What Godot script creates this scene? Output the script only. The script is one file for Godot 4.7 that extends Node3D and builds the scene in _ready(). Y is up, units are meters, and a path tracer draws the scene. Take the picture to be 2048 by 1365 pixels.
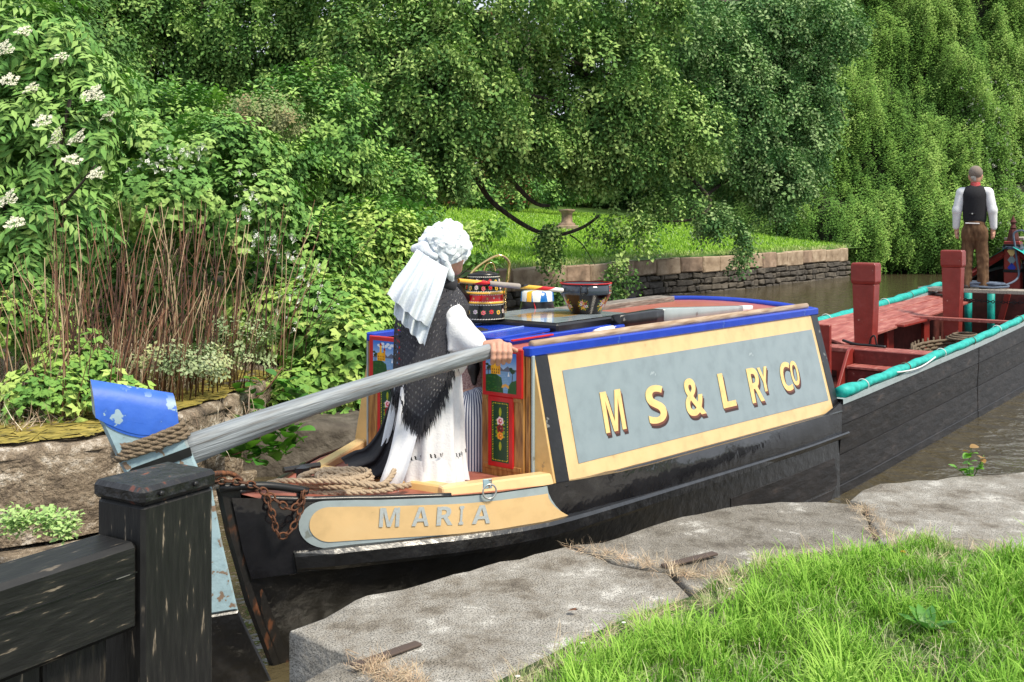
extends Node3D
# A horse-drawn narrowboat leaving a lock, seen from the coping. Metres, y up, water at y = 0.
var rng := RandomNumberGenerator.new()
var counts := {}
var M := {}                       # materials
var boat: Node3D
var cabin_top := 1.44

func rr(a: float, b: float) -> float:
	return rng.randf_range(a, b)

func lin(r: float, g: float, b: float) -> Color:
	return Color(r, g, b).linear_to_srgb()

func W(x: float, y: float, d: float) -> Vector3:      # x right, y up, d metres ahead
	return Vector3(x, y, -d)

# ---------------------------------------------------------------- objects
func named(parent: Node, nm: String) -> String:
	var key := str(parent.get_instance_id()) + "/" + nm
	var k: int = counts.get(key, 0)
	counts[key] = k + 1
	return nm if k == 0 else "%s_%03d" % [nm, k]

func tag(o: Node, label: String, cat := "", group := "", kind := "") -> Node:
	if label != "": o.set_meta("label", label)
	if cat != "": o.set_meta("category", cat)
	if group != "": o.set_meta("group", group)
	if kind != "": o.set_meta("kind", kind)
	return o

func thing(nm: String, label: String, cat: String, at := Vector3.ZERO, turn := 0.0, group := "") -> Node3D:
	var o := Node3D.new()
	o.name = named(self, nm)
	add_child(o, true)
	o.position = at
	o.rotation.y = turn
	tag(o, label, cat, group)
	return o

func part(nm: String, mesh: Mesh, mat: Material, parent: Node, xf := Transform3D.IDENTITY) -> MeshInstance3D:
	var o := MeshInstance3D.new()
	o.name = named(parent, nm)
	o.mesh = mesh
	o.material_override = mat
	o.transform = xf
	parent.add_child(o, true)
	return o

func many(nm: String, mesh: Mesh, mat: Material, parent: Node, buf: PackedFloat32Array, stuff := true) -> MultiMeshInstance3D:
	var mm := MultiMesh.new()
	mm.transform_format = MultiMesh.TRANSFORM_3D
	mm.use_colors = true
	mm.mesh = mesh
	mm.instance_count = buf.size() / 16
	mm.buffer = buf
	var o := MultiMeshInstance3D.new()
	o.name = named(parent, nm)
	o.multimesh = mm
	o.material_override = mat
	parent.add_child(o, true)
	if stuff: o.set_meta("kind", "stuff")
	return o

func put(buf: PackedFloat32Array, b: Basis, o: Vector3, c: Color) -> void:
	buf.append_array(PackedFloat32Array([b.x.x, b.y.x, b.z.x, o.x, b.x.y, b.y.y, b.z.y, o.y, b.x.z, b.y.z, b.z.z, o.z, c.r, c.g, c.b, 1.0]))

# ---------------------------------------------------------------- mesh building
class MB:
	var st := SurfaceTool.new()
	func _init(smooth := false) -> void:
		st.begin(Mesh.PRIMITIVE_TRIANGLES)
		st.set_smooth_group(0 if smooth else -1)
	func tri(a: Vector3, b: Vector3, c: Vector3) -> void:      # counter-clockwise seen from outside
		st.add_vertex(a); st.add_vertex(c); st.add_vertex(b)
	func quad(a: Vector3, b: Vector3, c: Vector3, d: Vector3) -> void:
		tri(a, b, c); tri(a, c, d)
	func vt(p: Vector3, uv: Vector2) -> void:
		st.set_uv(uv); st.add_vertex(p)
	func quv(a: Vector3, b: Vector3, c: Vector3, d: Vector3, r := Rect2(0, 0, 1, 1)) -> void:   # a bottom left, b bottom right, c top right, d top left
		var ua := Vector2(r.position.x, r.end.y); var ub := r.end
		var uc := Vector2(r.end.x, r.position.y); var ud := r.position
		vt(a, ua); vt(c, uc); vt(b, ub)
		vt(a, ua); vt(d, ud); vt(c, uc)
	func done(normals := true) -> ArrayMesh:
		if normals: st.generate_normals()
		return st.commit()
	func hexa(p: Array, bev := 0.0) -> void:       # p: bottom 0..3 counter-clockwise seen from above, top 4..7 above them
		var faces := [[0, 3, 2, 1], [4, 5, 6, 7], [0, 1, 5, 4], [1, 2, 6, 5], [2, 3, 7, 6], [3, 0, 4, 7]]
		if bev <= 0.0:
			for f in faces: quad(p[f[0]], p[f[1]], p[f[2]], p[f[3]])
			return
		var q := {}
		for fi in 6:
			var f: Array = faces[fi]
			for k in 4:
				var c: Vector3 = p[f[k]]
				var e1: Vector3 = p[f[(k + 1) % 4]] - c
				var e2: Vector3 = p[f[(k + 3) % 4]] - c
				q[fi * 8 + f[k]] = c + e1.normalized() * minf(bev, e1.length() * .45) + e2.normalized() * minf(bev, e2.length() * .45)
			quad(q[fi * 8 + f[0]], q[fi * 8 + f[1]], q[fi * 8 + f[2]], q[fi * 8 + f[3]])
		for fi in 6:
			for fj in range(fi + 1, 6):
				for k in 4:
					var a: int = faces[fi][k]
					var b: int = faces[fi][(k + 1) % 4]
					var at: int = faces[fj].find(b)
					if at >= 0 and faces[fj][(at + 1) % 4] == a:
						quad(q[fi * 8 + b], q[fi * 8 + a], q[fj * 8 + a], q[fj * 8 + b])
		for v in 8:
			var own := []
			for fi in 6:
				if faces[fi].has(v): own.append(q[fi * 8 + v])
			var mid := Vector3.ZERO
			for k in 8: mid += p[k] / 8.0
			if (own[1] - own[0]).cross(own[2] - own[0]).dot(p[v] - mid) > 0: tri(own[0], own[1], own[2])
			else: tri(own[0], own[2], own[1])
	func box(c: Vector3, s: Vector3, bev := 0.0, b := Basis.IDENTITY) -> void:
		var p := []
		for y in [-.5, .5]:
			for k in [[-.5, .5], [.5, .5], [.5, -.5], [-.5, -.5]]:
				p.append(c + b * Vector3(s.x * k[0], s.y * y, s.z * k[1]))
		hexa(p, bev)
	func grid(rows: Array) -> void:                # rows of points; outward when rows go up and points go counter-clockwise seen from above
		for i in rows.size() - 1:
			var a: Array = rows[i]
			var b: Array = rows[i + 1]
			for j in a.size() - 1:
				quad(a[j], a[j + 1], b[j + 1], b[j])
	func grid_uv(rows: Array, u0 := 0.0, u1 := 1.0, v0 := 1.0, v1 := 0.0) -> void:
		for i in rows.size() - 1:
			for j in rows[i].size() - 1:
				var s := func(ii: int, jj: int): return Vector2(lerpf(u0, u1, jj / float(rows[i].size() - 1)), lerpf(v0, v1, ii / float(rows.size() - 1)))
				vt(rows[i][j], s.call(i, j)); vt(rows[i + 1][j + 1], s.call(i + 1, j + 1)); vt(rows[i][j + 1], s.call(i, j + 1))
				vt(rows[i][j], s.call(i, j)); vt(rows[i + 1][j], s.call(i + 1, j)); vt(rows[i + 1][j + 1], s.call(i + 1, j + 1))
	func tube(pts: Array, rad, n := 8, caps := true, flat := 1.0) -> void:
		var rows := []
		var side := Vector3.ZERO
		for i in pts.size():
			var t: Vector3 = (pts[mini(i + 1, pts.size() - 1)] - pts[maxi(i - 1, 0)]).normalized()
			if side == Vector3.ZERO:
				side = t.cross(Vector3.UP if absf(t.y) < .9 else Vector3.RIGHT).normalized()
			else:
				side = (side - t * side.dot(t)).normalized()
			var up := t.cross(side)
			var r: float = rad[i] if rad is Array else rad
			var row := []
			for k in n + 1:
				var a := TAU * (k % n) / n
				row.append(pts[i] + (side * cos(a) + up * sin(a) * flat) * r)
			rows.append(row)
		grid(rows)
		if caps:
			for k in n:
				tri(pts[0], rows[0][k + 1], rows[0][k])
				tri(pts[-1], rows[-1][k], rows[-1][k + 1])
	func lathe(prof: Array, n := 24, c := Vector3.ZERO) -> void:     # Vector2(radius, height), from bottom to top
		var rows := []
		for p in prof:
			var row := []
			for k in n + 1:
				var a := -TAU * (k % n) / n
				row.append(c + Vector3(p.x * cos(a), p.y, p.x * sin(a)))
			rows.append(row)
		grid(rows)
	func lathe_uv(prof: Array, n := 24, c := Vector3.ZERO, turns := 1.0) -> void:
		var rows := []
		for p in prof:
			var row := []
			for k in n + 1:
				var a := -TAU * k / n
				row.append(c + Vector3(p.x * cos(a), p.y, p.x * sin(a)))
			rows.append(row)
		grid_uv(rows, 0, turns)
	func area(p: PackedVector2Array) -> float:
		var s := 0.0
		for k in p.size(): s += p[k].cross(p[(k + 1) % p.size()])
		return s
	func prism(poly: PackedVector2Array, xf: Transform3D, depth: float, bev := 0.0) -> void:   # polygon in xf's xy plane, from z = 0 to z = depth
		var pl := poly.duplicate()
		if area(pl) > 0: pl.reverse()
		var inner := pl
		if bev > 0:
			var o := Geometry2D.offset_polygon(pl, -bev, Geometry2D.JOIN_MITER)
			if o.size() == 1 and o[0].size() == pl.size():
				inner = o[0]
				if area(inner) > 0: inner.reverse()
				var best := 0
				for k in inner.size():
					if inner[k].distance_to(pl[0]) < inner[best].distance_to(pl[0]): best = k
				inner = inner.slice(best) + inner.slice(0, best)
		var tr := Geometry2D.triangulate_polygon(inner)
		for k in range(0, tr.size(), 3):
			var a := inner[tr[k]]; var b := inner[tr[k + 1]]; var c := inner[tr[k + 2]]
			if (b - a).cross(c - a) < 0:
				var t := b; b = c; c = t
			tri(xf * Vector3(a.x, a.y, depth), xf * Vector3(b.x, b.y, depth), xf * Vector3(c.x, c.y, depth))
			tri(xf * Vector3(a.x, a.y, 0), xf * Vector3(c.x, c.y, 0), xf * Vector3(b.x, b.y, 0))
		var n := pl.size()
		for k in n:
			var a := pl[k]; var b := pl[(k + 1) % n]
			var ia := inner[k]; var ib := inner[(k + 1) % n]
			var w0 := bev if inner != pl else 0.0
			quad(xf * Vector3(b.x, b.y, w0), xf * Vector3(a.x, a.y, w0), xf * Vector3(a.x, a.y, depth - w0), xf * Vector3(b.x, b.y, depth - w0))
			if w0 > 0:
				quad(xf * Vector3(b.x, b.y, depth - w0), xf * Vector3(a.x, a.y, depth - w0), xf * Vector3(ia.x, ia.y, depth), xf * Vector3(ib.x, ib.y, depth))
				quad(xf * Vector3(ib.x, ib.y, 0), xf * Vector3(ia.x, ia.y, 0), xf * Vector3(a.x, a.y, w0), xf * Vector3(b.x, b.y, w0))

func boxm(c: Vector3, s: Vector3, bev := 0.004, b := Basis.IDENTITY) -> ArrayMesh:
	var m := MB.new()
	m.box(c, s, bev, b)
	return m.done()

func tubem(pts: Array, rad, n := 8, caps := true, flat := 1.0) -> ArrayMesh:
	var m := MB.new(true)
	m.tube(pts, rad, n, caps, flat)
	return m.done()

func spline(pts: Array, per := 6) -> Array:          # smooth curve through points
	var out := []
	for i in pts.size() - 1:
		var p0 = pts[maxi(i - 1, 0)]
		var p3 = pts[mini(i + 2, pts.size() - 1)]
		for k in per:
			out.append(pts[i].cubic_interpolate(pts[i + 1], p0, p3, k / float(per)))
	out.append(pts[-1])
	return out

func table(t: Array, x: float) -> float:             # [[x, y], ...] interpolated
	if x <= t[0][0]: return t[0][1]
	for k in t.size() - 1:
		if x <= t[k + 1][0]:
			return lerpf(t[k][1], t[k + 1][1], (x - t[k][0]) / (t[k + 1][0] - t[k][0]))
	return t[-1][1]

func along(dir: Vector3, up := Vector3.UP) -> Basis:  # x along dir
	var x := dir.normalized()
	var z := x.cross(up if absf(x.dot(up)) < .98 else Vector3.RIGHT).normalized()
	return Basis(x, z.cross(x), z)

# ---------------------------------------------------------------- materials
func ntex(freq: float, stops: Array, sd := 1, size := 512, oct := 5, gain := .55) -> NoiseTexture2D:
	var n := FastNoiseLite.new()
	n.noise_type = FastNoiseLite.TYPE_SIMPLEX_SMOOTH
	n.seed = sd
	n.frequency = freq
	n.fractal_octaves = oct
	n.fractal_gain = gain
	var g := Gradient.new()
	var of := PackedFloat32Array()
	var cs := PackedColorArray()
	for s in stops:
		of.append(s[0]); cs.append(s[1])
	g.offsets = of
	g.colors = cs
	var t := NoiseTexture2D.new()
	t.width = size
	t.height = size
	t.seamless = true
	t.seamless_blend_skirt = .2
	t.noise = n
	t.color_ramp = g
	return t

func grey(v: float) -> Color:
	return Color(v, v, v)

func grain(m: StandardMaterial3D, sd: int) -> void:      # fine speckle over a broader mottle
	m.detail_enabled = true
	m.detail_blend_mode = BaseMaterial3D.BLEND_MODE_MUL
	m.detail_albedo = ntex(.09, [[0, grey(.35)], [.33, grey(.5)], [.42, grey(.95)], [.7, grey(1)], [1, grey(1)]], sd, 512, 3)
	m.detail_uv_layer = BaseMaterial3D.DETAIL_UV_2
	m.uv2_triplanar = true
	m.uv2_scale = Vector3(2.3, 2.3, 2.3)

func plainm(c: Color, rough := .6, metal := 0.0) -> StandardMaterial3D:
	var m := StandardMaterial3D.new()
	m.albedo_color = c
	m.roughness = rough
	m.metallic = metal
	return m

var bumps := {}
func bump(m: StandardMaterial3D, freq: float, cm: float, sd := 3) -> StandardMaterial3D:
	var key := "%.4f/%d" % [freq, sd]
	if not bumps.has(key): bumps[key] = ntex(freq, [[0, Color.BLACK], [1, Color.WHITE]], sd, 512, 5)
	m.heightmap_enabled = true
	m.heightmap_texture = bumps[key]
	m.heightmap_scale = cm
	return m

func noisy(stops: Array, scale: Vector3, rough := .8, freq := .01, sd := 1, cm := 0.0, bfreq := .02, gain := .55) -> StandardMaterial3D:
	var m := StandardMaterial3D.new()
	m.albedo_texture = ntex(freq, stops, sd, 512, 5 if gain < .6 else 7, gain)
	m.uv1_triplanar = true
	m.uv1_scale = scale
	m.uv1_triplanar_sharpness = 4
	m.roughness = rough
	if cm > 0: bump(m, bfreq, cm, sd % 3 + 3)
	return m

func paint(c: Color, worn: Color, amount := .25, rough := .3, sd := 1, cm := .15, scale := Vector3(.8, .8, .8)) -> StandardMaterial3D:
	# a painted surface: faint unevenness, chips of the undercoat
	var m := noisy([[0, worn], [amount, worn], [amount + .02, c.darkened(.06)], [.5, c], [1, c.lightened(.05)]], scale, rough, .012, sd, cm, .012)
	return m

func leafm(rough := .55, back := 1.0) -> StandardMaterial3D:
	var m := StandardMaterial3D.new()
	m.albedo_color = Color.WHITE
	m.vertex_color_use_as_albedo = true
	m.roughness = rough
	m.metallic_specular = .15
	m.backlight_enabled = true
	m.backlight = lin(.05 * back, .12 * back, .008 * back)
	return m

func pic(w: int, h: int, c: Color) -> Image:
	var im := Image.create_empty(w, h, false, Image.FORMAT_RGBA8)
	im.fill(c)
	return im

func blob(im: Image, x: float, y: float, rx: float, ry: float, c: Color, turn := 0.0) -> void:
	var r := int(ceil(maxf(rx, ry))) + 1
	var ca := cos(turn)
	var sa := sin(turn)
	for j in range(maxi(0, int(y) - r), mini(im.get_height(), int(y) + r + 1)):
		for i in range(maxi(0, int(x) - r), mini(im.get_width(), int(x) + r + 1)):
			var dx := i - x
			var dy := j - y
			var a := (dx * ca + dy * sa) / rx
			var b := (-dx * sa + dy * ca) / ry
			if a * a + b * b <= 1: im.set_pixel(i, j, c)

func poly(im: Image, pts: Array, c: Color) -> void:
	var pv := PackedVector2Array(pts)
	var lo := Vector2(1e9, 1e9)
	var hi := -lo
	for p in pts:
		lo = lo.min(p); hi = hi.max(p)
	for j in range(maxi(0, int(lo.y)), mini(im.get_height(), int(hi.y) + 2)):
		for i in range(maxi(0, int(lo.x)), mini(im.get_width(), int(hi.x) + 2)):
			if Geometry2D.is_point_in_polygon(Vector2(i + .5, j + .5), pv): im.set_pixel(i, j, c)

func stroke(im: Image, a: Vector2, b: Vector2, r: float, c: Color) -> void:
	var n := int(a.distance_to(b) / maxf(r * .6, 1)) + 1
	for k in n + 1:
		var p := a.lerp(b, k / float(n))
		blob(im, p.x, p.y, r, r, c)

func rose(im: Image, x: float, y: float, r: float, c: Color, inner: Color) -> void:
	for k in 6:
		var a := TAU * k / 6 + .3
		blob(im, x + cos(a) * r * .55, y + sin(a) * r * .55, r * .5, r * .42, c, a)
	blob(im, x, y, r * .55, r * .55, inner)
	blob(im, x + r * .15, y - r * .1, r * .25, r * .2, c.lightened(.3))

func leafy(im: Image, x: float, y: float, r: float, a: float, c: Color) -> void:
	blob(im, x + cos(a) * r, y + sin(a) * r, r, r * .38, c, a)

func texm(im: Image, rough := .3) -> StandardMaterial3D:
	im.generate_mipmaps()
	var m := StandardMaterial3D.new()
	m.albedo_texture = ImageTexture.create_from_image(im)
	m.roughness = rough
	return m

# ================================================================= the scene
func _ready() -> void:
	rng.seed = 20
	# camera: level, with the lens shifted down
	var cam := Camera3D.new()
	cam.name = "camera"
	add_child(cam)
	cam.position = Vector3(0, 2.2, 0)
	cam.projection = Camera3D.PROJECTION_FRUSTUM
	cam.near = .05
	cam.far = 600
	cam.size = .05 * 1365.0 / 2115.0
	cam.frustum_offset = Vector2(0, -.05 * 245.5 / 2115.0)
	cam.current = true
	# bright overcast sky
	var env := Environment.new()
	env.background_mode = Environment.BG_SKY
	var sky := Sky.new()
	var sm := ProceduralSkyMaterial.new()
	sm.sky_top_color = lin(.60, .67, .78)
	sm.sky_horizon_color = lin(.78, .83, .90)
	sm.sky_curve = .2
	sm.ground_bottom_color = lin(.12, .13, .08)
	sm.ground_horizon_color = lin(.3, .32, .26)
	sm.sun_angle_max = 1.0
	var cl := FastNoiseLite.new()
	cl.seed = 5; cl.frequency = .006; cl.fractal_octaves = 5
	var ct := NoiseTexture2D.new()
	ct.width = 512; ct.height = 256; ct.seamless = true; ct.noise = cl
	var cg := Gradient.new()
	cg.offsets = PackedFloat32Array([.3, .8]); cg.colors = PackedColorArray([Color(0, 0, 0, 0), Color(.5, .5, .52, .3)])
	ct.color_ramp = cg
	sm.sky_cover = ct
	sm.sky_cover_modulate = Color(1, 1, 1, .35)
	sky.sky_material = sm
	env.sky = sky
	env.tonemap_mode = Environment.TONE_MAPPER_LINEAR
	env.tonemap_exposure = 1.33
	env.background_energy_multiplier = 1.0
	env.sdfgi_enabled = true
	env.ssao_enabled = true
	env.ssil_enabled = true
	var we := WorldEnvironment.new()
	we.name = "sky"
	we.environment = env
	add_child(we)
	var sun := DirectionalLight3D.new()
	sun.name = "sun"
	add_child(sun)
	sun.light_color = Color(1, .96, .88)
	sun.light_energy = 1.08
	sun.light_angular_distance = 12
	sun.shadow_enabled = true
	sun.look_at_from_position(Vector3(9, 16, 7), Vector3.ZERO)
	make_materials()
	make_setting()
	make_boat()
	make_roof_things()
	make_people()
	make_gate()
	make_far_bank()
	make_plants()
	make_grass()

func make_materials() -> void:
	M.yellow = paint(lin(0.776, 0.5358, 0.2625), lin(0.582, 0.3948, 0.189), .10, .28, 1, .12)
	M.yellow_dim = paint(lin(0.7178, 0.4606, 0.1785), lin(0.388, 0.2632, 0.126), .16, .35, 2, .3)
	M.cab_grey = paint(lin(0.248, 0.312, 0.344), lin(0.336, 0.4, 0.432), .08, .25, 3, .1)
	M.band_grey = paint(lin(.36, .43, .45), lin(.2, .22, .2), .14, .4, 4, .3)
	M.blue = paint(lin(.012, .055, .50), lin(.05, .12, .5), .10, .25, 5, .12)
	M.black = paint(lin(.012, .012, .014), lin(.18, .18, .17), .13, .3, 6, .2)
	M.tar = noisy([[0, lin(0.0039, 0.0039, 0.00455)], [.55, lin(0.0078, 0.0078, 0.0091)], [.8, lin(0.0195, 0.0195, 0.02145)], [1, lin(0.039, 0.0325, 0.02925)]], Vector3(1, 1, 1), .30, .01, 7, .45, .018)
	M.tar.clearcoat_enabled = true; M.tar.clearcoat = .25; M.tar.clearcoat_roughness = .2
	M.pale_line = plainm(lin(.25, .35, .7), .3)
	M.gloss = noisy([[0, lin(.006, .006, .008)], [.7, lin(.014, .014, .017)], [1, lin(.035, .035, .035)]], Vector3(.6, .6, .6), .10, .01, 8, .7, .006)
	M.gloss.metallic_specular = .8; M.tar.metallic_specular = .7
	M.plank = noisy([[0, lin(0.00558, 0.0045, 0.00465)], [.35, lin(0.01023, 0.00855, 0.008835)], [.6, lin(0.01674, 0.01395, 0.01395)], [.78, lin(0.0279, 0.0234, 0.02325)], [.9, lin(0.05115, 0.03825, 0.03255)], [1, lin(0.0837, 0.0585, 0.0465)]], Vector3(.35, 1.2, .5), .5, .012, 9, .5, .02)
	M.roof = paint(lin(.44, .12, .08), lin(.3, .1, .07), .2, .35, 10, .15)
	M.deck = noisy([[0, lin(.2, .06, .04)], [.4, lin(.3, .09, .06)], [.7, lin(.36, .12, .085)], [1, lin(.42, .2, .15)]], Vector3(1, 1, 1), .5, .012, 11, .2)
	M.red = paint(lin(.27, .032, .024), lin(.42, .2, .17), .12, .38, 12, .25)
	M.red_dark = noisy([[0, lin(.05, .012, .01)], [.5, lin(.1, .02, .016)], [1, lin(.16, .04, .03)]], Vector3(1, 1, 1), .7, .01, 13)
	M.red_top = noisy([[0, lin(.22, .05, .04)], [.4, lin(.33, .085, .07)], [.75, lin(.42, .15, .12)], [1, lin(.5, .28, .24)]], Vector3(.3, 2, 2), .55, .012, 14, .2)
	M.scarlet = paint(lin(.55, .012, .014), lin(.3, .02, .02), .1, .25, 15, .05)
	M.turq = noisy([[0, lin(.005, .26, .23)], [.5, lin(.008, .42, .37)], [1, lin(.03, .52, .46)]], Vector3(1.2, 1.2, 1.2), .55, .012, 16, .5, .012)
	M.oak = noisy([[0, lin(.13, .05, .012)], [.35, lin(.28, .12, .03)], [.6, lin(.42, .21, .06)], [1, lin(.55, .3, .1)]], Vector3(4, .5, 4), .3, .014, 17, .1)
	M.tiller = noisy([[0, lin(0.1312, 0.123, 0.1148)], [.3, lin(0.1968, 0.2132, 0.2296)], [.62, lin(0.2706, 0.3034, 0.3362)], [.85, lin(0.3444, 0.3772, 0.4018)], [.95, lin(0.328, 0.2296, 0.1476)], [1, lin(0.3444, 0.246, 0.1476)]], Vector3(.35, 6, 6), .5, .014, 18, .25)
	M.pale_blue = paint(lin(.34, .48, .54), lin(.24, .17, .12), .30, .4, 19, .3, Vector3(1.4, 1.4, 1.4))
	M.mid_blue = paint(lin(.03, .13, .60), lin(.3, .42, .5), .27, .5, 20, .2, Vector3(1.1, 1.1, 1.1))
	M.rust = noisy([[0, lin(.02, .012, .01)], [.4, lin(.07, .03, .018)], [.7, lin(.2, .075, .03)], [1, lin(.3, .13, .06)]], Vector3(3, 3, 3), .8, .02, 21, .3)
	M.iron = plainm(lin(.02, .02, .022), .4, .3)
	M.steel = plainm(lin(.5, .5, .48), .35, .6)
	M.brass = plainm(lin(.85, .6, .26), .16, 1.0)
	M.pole = noisy([[0, lin(.2, .12, .07)], [.4, lin(.36, .25, .16)], [.7, lin(.46, .35, .25)], [1, lin(.55, .45, .35)]], Vector3(.5, 5, 5), .6, .014, 22, .15)
	M.old_wood = noisy([[0, lin(.08, .065, .055)], [.4, lin(.17, .145, .12)], [.7, lin(.27, .235, .2)], [1, lin(.38, .34, .3)]], Vector3(.5, 4, 4), .75, .014, 23, .4)
	M.deck_wood = noisy([[0, lin(.2, .17, .13)], [.5, lin(.36, .32, .27)], [1, lin(.48, .44, .38)]], Vector3(.5, 4, 4), .7, .014, 24, .3)
	M.rope = noisy([[0, lin(.24, .17, .11)], [.5, lin(.42, .32, .22)], [1, lin(.55, .45, .33)]], Vector3(9, 9, 9), .9, .02, 25, .2)
	M.rope_old = noisy([[0, lin(.1, .075, .05)], [.5, lin(.2, .15, .1)], [1, lin(.32, .25, .17)]], Vector3(9, 9, 9), .9, .02, 26, .2)
	M.rope_blue = noisy([[0, lin(.05, .07, .11)], [.5, lin(.1, .13, .19)], [1, lin(.2, .24, .3)]], Vector3(9, 9, 9), .9, .02, 27)
	M.white = plainm(lin(.78, .78, .76), .5)
	M.letter = paint(lin(.84, .60, .24), lin(.7, .45, .2), .08, .3, 28, .03)
	M.letter_shade = plainm(lin(.05, .018, .014), .4)
	M.letter_grey = paint(lin(0.473, 0.5184, 0.525), lin(0.77, 0.54, 0.2625), .2, .5, 29, .03, Vector3(2, 2, 2))
	M.timber = noisy([[0, lin(.004, .004, .0045)], [.40, lin(.008, .008, .0085)], [.62, lin(.012, .012, .012)], [.74, lin(.016, .016, .015)], [.80, lin(.035, .03, .025)], [.86, lin(.17, .14, .105)], [1, lin(.34, .28, .22)]], Vector3(5, .7, 5), .5, .014, 30, .10, .02)
	M.timber_side = noisy([[0, lin(.004, .004, .0045)], [.42, lin(.008, .008, .0085)], [.62, lin(.012, .012, .012)], [.74, lin(.016, .016, .015)], [.80, lin(.035, .03, .025)], [.86, lin(.17, .14, .105)], [1, lin(.34, .29, .23)]], Vector3(.7, 5, 5), .5, .014, 31, .10, .02)
	M.cap = noisy([[0, lin(.007, .007, .008)], [.58, lin(.013, .013, .015)], [.7, lin(.03, .03, .034)], [.78, lin(.05, .04, .035)], [.84, lin(.22, .055, .025)], [1, lin(.36, .1, .05)]], Vector3(1.6, 1.6, 1.6), .38, .012, 32, .5)
	M.coping = noisy([[0, lin(.12, .10, .08)], [.28, lin(.22, .195, .16)], [.40, lin(.29, .265, .228)], [.52, lin(.33, .31, .275)], [.66, lin(.38, .36, .325)], [.74, lin(.43, .41, .37)], [.78, lin(.56, .54, .5)], [1, lin(.62, .6, .56)]], Vector3(.8, .8, .8), .9, .005, 33, .8, .05, .74)
	grain(M.coping, 2)
	M.coping2 = noisy([[0, lin(.10, .085, .07)], [.3, lin(.18, .16, .132)], [.44, lin(.245, .225, .192)], [.6, lin(.27, .25, .22)], [.73, lin(.33, .31, .275)], [.77, lin(.5, .48, .44)], [1, lin(.58, .56, .52)]], Vector3(.9, .9, .9), .9, .005, 34, .8, .05, .74)
	grain(M.coping2, 3)
	M.old_stone = noisy([[0, lin(0.0675, 0.054, 0.0405)], [.3, lin(0.1485, 0.1148, 0.0837)], [.48, lin(0.27, 0.2093, 0.1485)], [.62, lin(0.3645, 0.297, 0.2228)], [.72, lin(0.6075, 0.54, 0.459)], [1, lin(0.7425, 0.675, 0.594)]], Vector3(1.1, 1.1, 1.1), .92, .007, 35, 2.0, .035, .72)
	grain(M.old_stone, 4)
	M.sand_stone = noisy([[0, lin(0.169, 0.117, 0.078)], [.4, lin(0.338, 0.247, 0.169)], [.7, lin(0.468, 0.364, 0.26)], [1, lin(0.624, 0.52, 0.416)]], Vector3(.4, .4, .4), .9, .012, 36, 1.5)
	M.sand_stone2 = noisy([[0, lin(0.13, 0.091, 0.065)], [.4, lin(0.26, 0.182, 0.13)], [.7, lin(0.39, 0.273, 0.195)], [1, lin(0.52, 0.403, 0.312)]], Vector3(.4, .4, .4), .9, .012, 37, 1.5)
	M.rubble = noisy([[0, lin(.03, .026, .022)], [.5, lin(.075, .065, .055)], [1, lin(.16, .145, .125)]], Vector3(.6, .6, .6), .9, .012, 38, 2.0)
	M.rubble2 = noisy([[0, lin(.05, .04, .032)], [.5, lin(.105, .09, .072)], [1, lin(.2, .175, .145)]], Vector3(.6, .6, .6), .9, .012, 39, 2.0)
	M.soil = noisy([[0, lin(.03, .022, .012)], [.5, lin(.07, .055, .03)], [1, lin(.13, .1, .05)]], Vector3(.8, .8, .8), .95, .012, 40, 1.0)
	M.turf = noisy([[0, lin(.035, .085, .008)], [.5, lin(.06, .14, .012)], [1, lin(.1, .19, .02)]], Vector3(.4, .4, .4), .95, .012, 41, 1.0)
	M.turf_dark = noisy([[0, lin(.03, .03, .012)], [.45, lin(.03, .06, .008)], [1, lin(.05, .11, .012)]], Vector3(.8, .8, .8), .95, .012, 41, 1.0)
	M.moss = noisy([[0, lin(.10, .08, .03)], [.35, lin(.22, .18, .035)], [.6, lin(.34, .27, .05)], [.8, lin(.40, .31, .07)], [1, lin(.5, .42, .18)]], Vector3(.9, .9, .9), .95, .016, 42, 1.2, .03)
	M.bark = noisy([[0, lin(.02, .015, .011)], [.5, lin(.055, .042, .032)], [1, lin(.13, .11, .09)]], Vector3(2, .5, 2), .95, .012, 43, 2.0)
	M.water = noisy([[0, lin(.072, .058, .030)], [1, lin(.098, .08, .044)]], Vector3(.1, .1, .1), .05, .01, 44)
	M.water.metallic_specular = .5
	bump(M.water, .0125, 4.0, 7)
	M.water.uv1_scale = Vector3(.36, .36, .36)
	M.brick = noisy([[0, lin(.16, .05, .03)], [.5, lin(.26, .09, .05)], [1, lin(.36, .15, .09)]], Vector3(.6, .6, .6), .9, .012, 45)
	M.slate = noisy([[0, lin(.07, .055, .05)], [1, lin(.17, .13, .12)]], Vector3(.6, .6, .6), .8, .012, 46)
	M.glass = plainm(lin(.02, .025, .03), .06)
	M.skin = plainm(lin(.56, .30, .21), .5)
	M.skin.subsurf_scatter_enabled = true; M.skin.subsurf_scatter_strength = .08
	M.cloth_white = noisy([[0, lin(0.7087, 0.7214, 0.7594)], [1, lin(0.8353, 0.8353, 0.8606)]], Vector3(3, 3, 3), .9, .02, 47, .12, .04)
	M.cloth_blue_white = noisy([[0, lin(0.6834, 0.7444, 0.8177)], [1, lin(0.8055, 0.8543, 0.9)]], Vector3(3, 3, 3), .9, .02, 48, .15, .04)
	M.cloth_black = noisy([[0, lin(.006, .006, .009)], [1, lin(.016, .016, .022)]], Vector3(3, 3, 3), .85, .02, 49, .1, .04)
	M.cord = noisy([[0, lin(.06, .028, .012)], [.4, lin(.11, .055, .025)], [.75, lin(.18, .10, .05)], [1, lin(.24, .14, .07)]], Vector3(2, .7, 2), .9, .012, 50, .3, .03)
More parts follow.
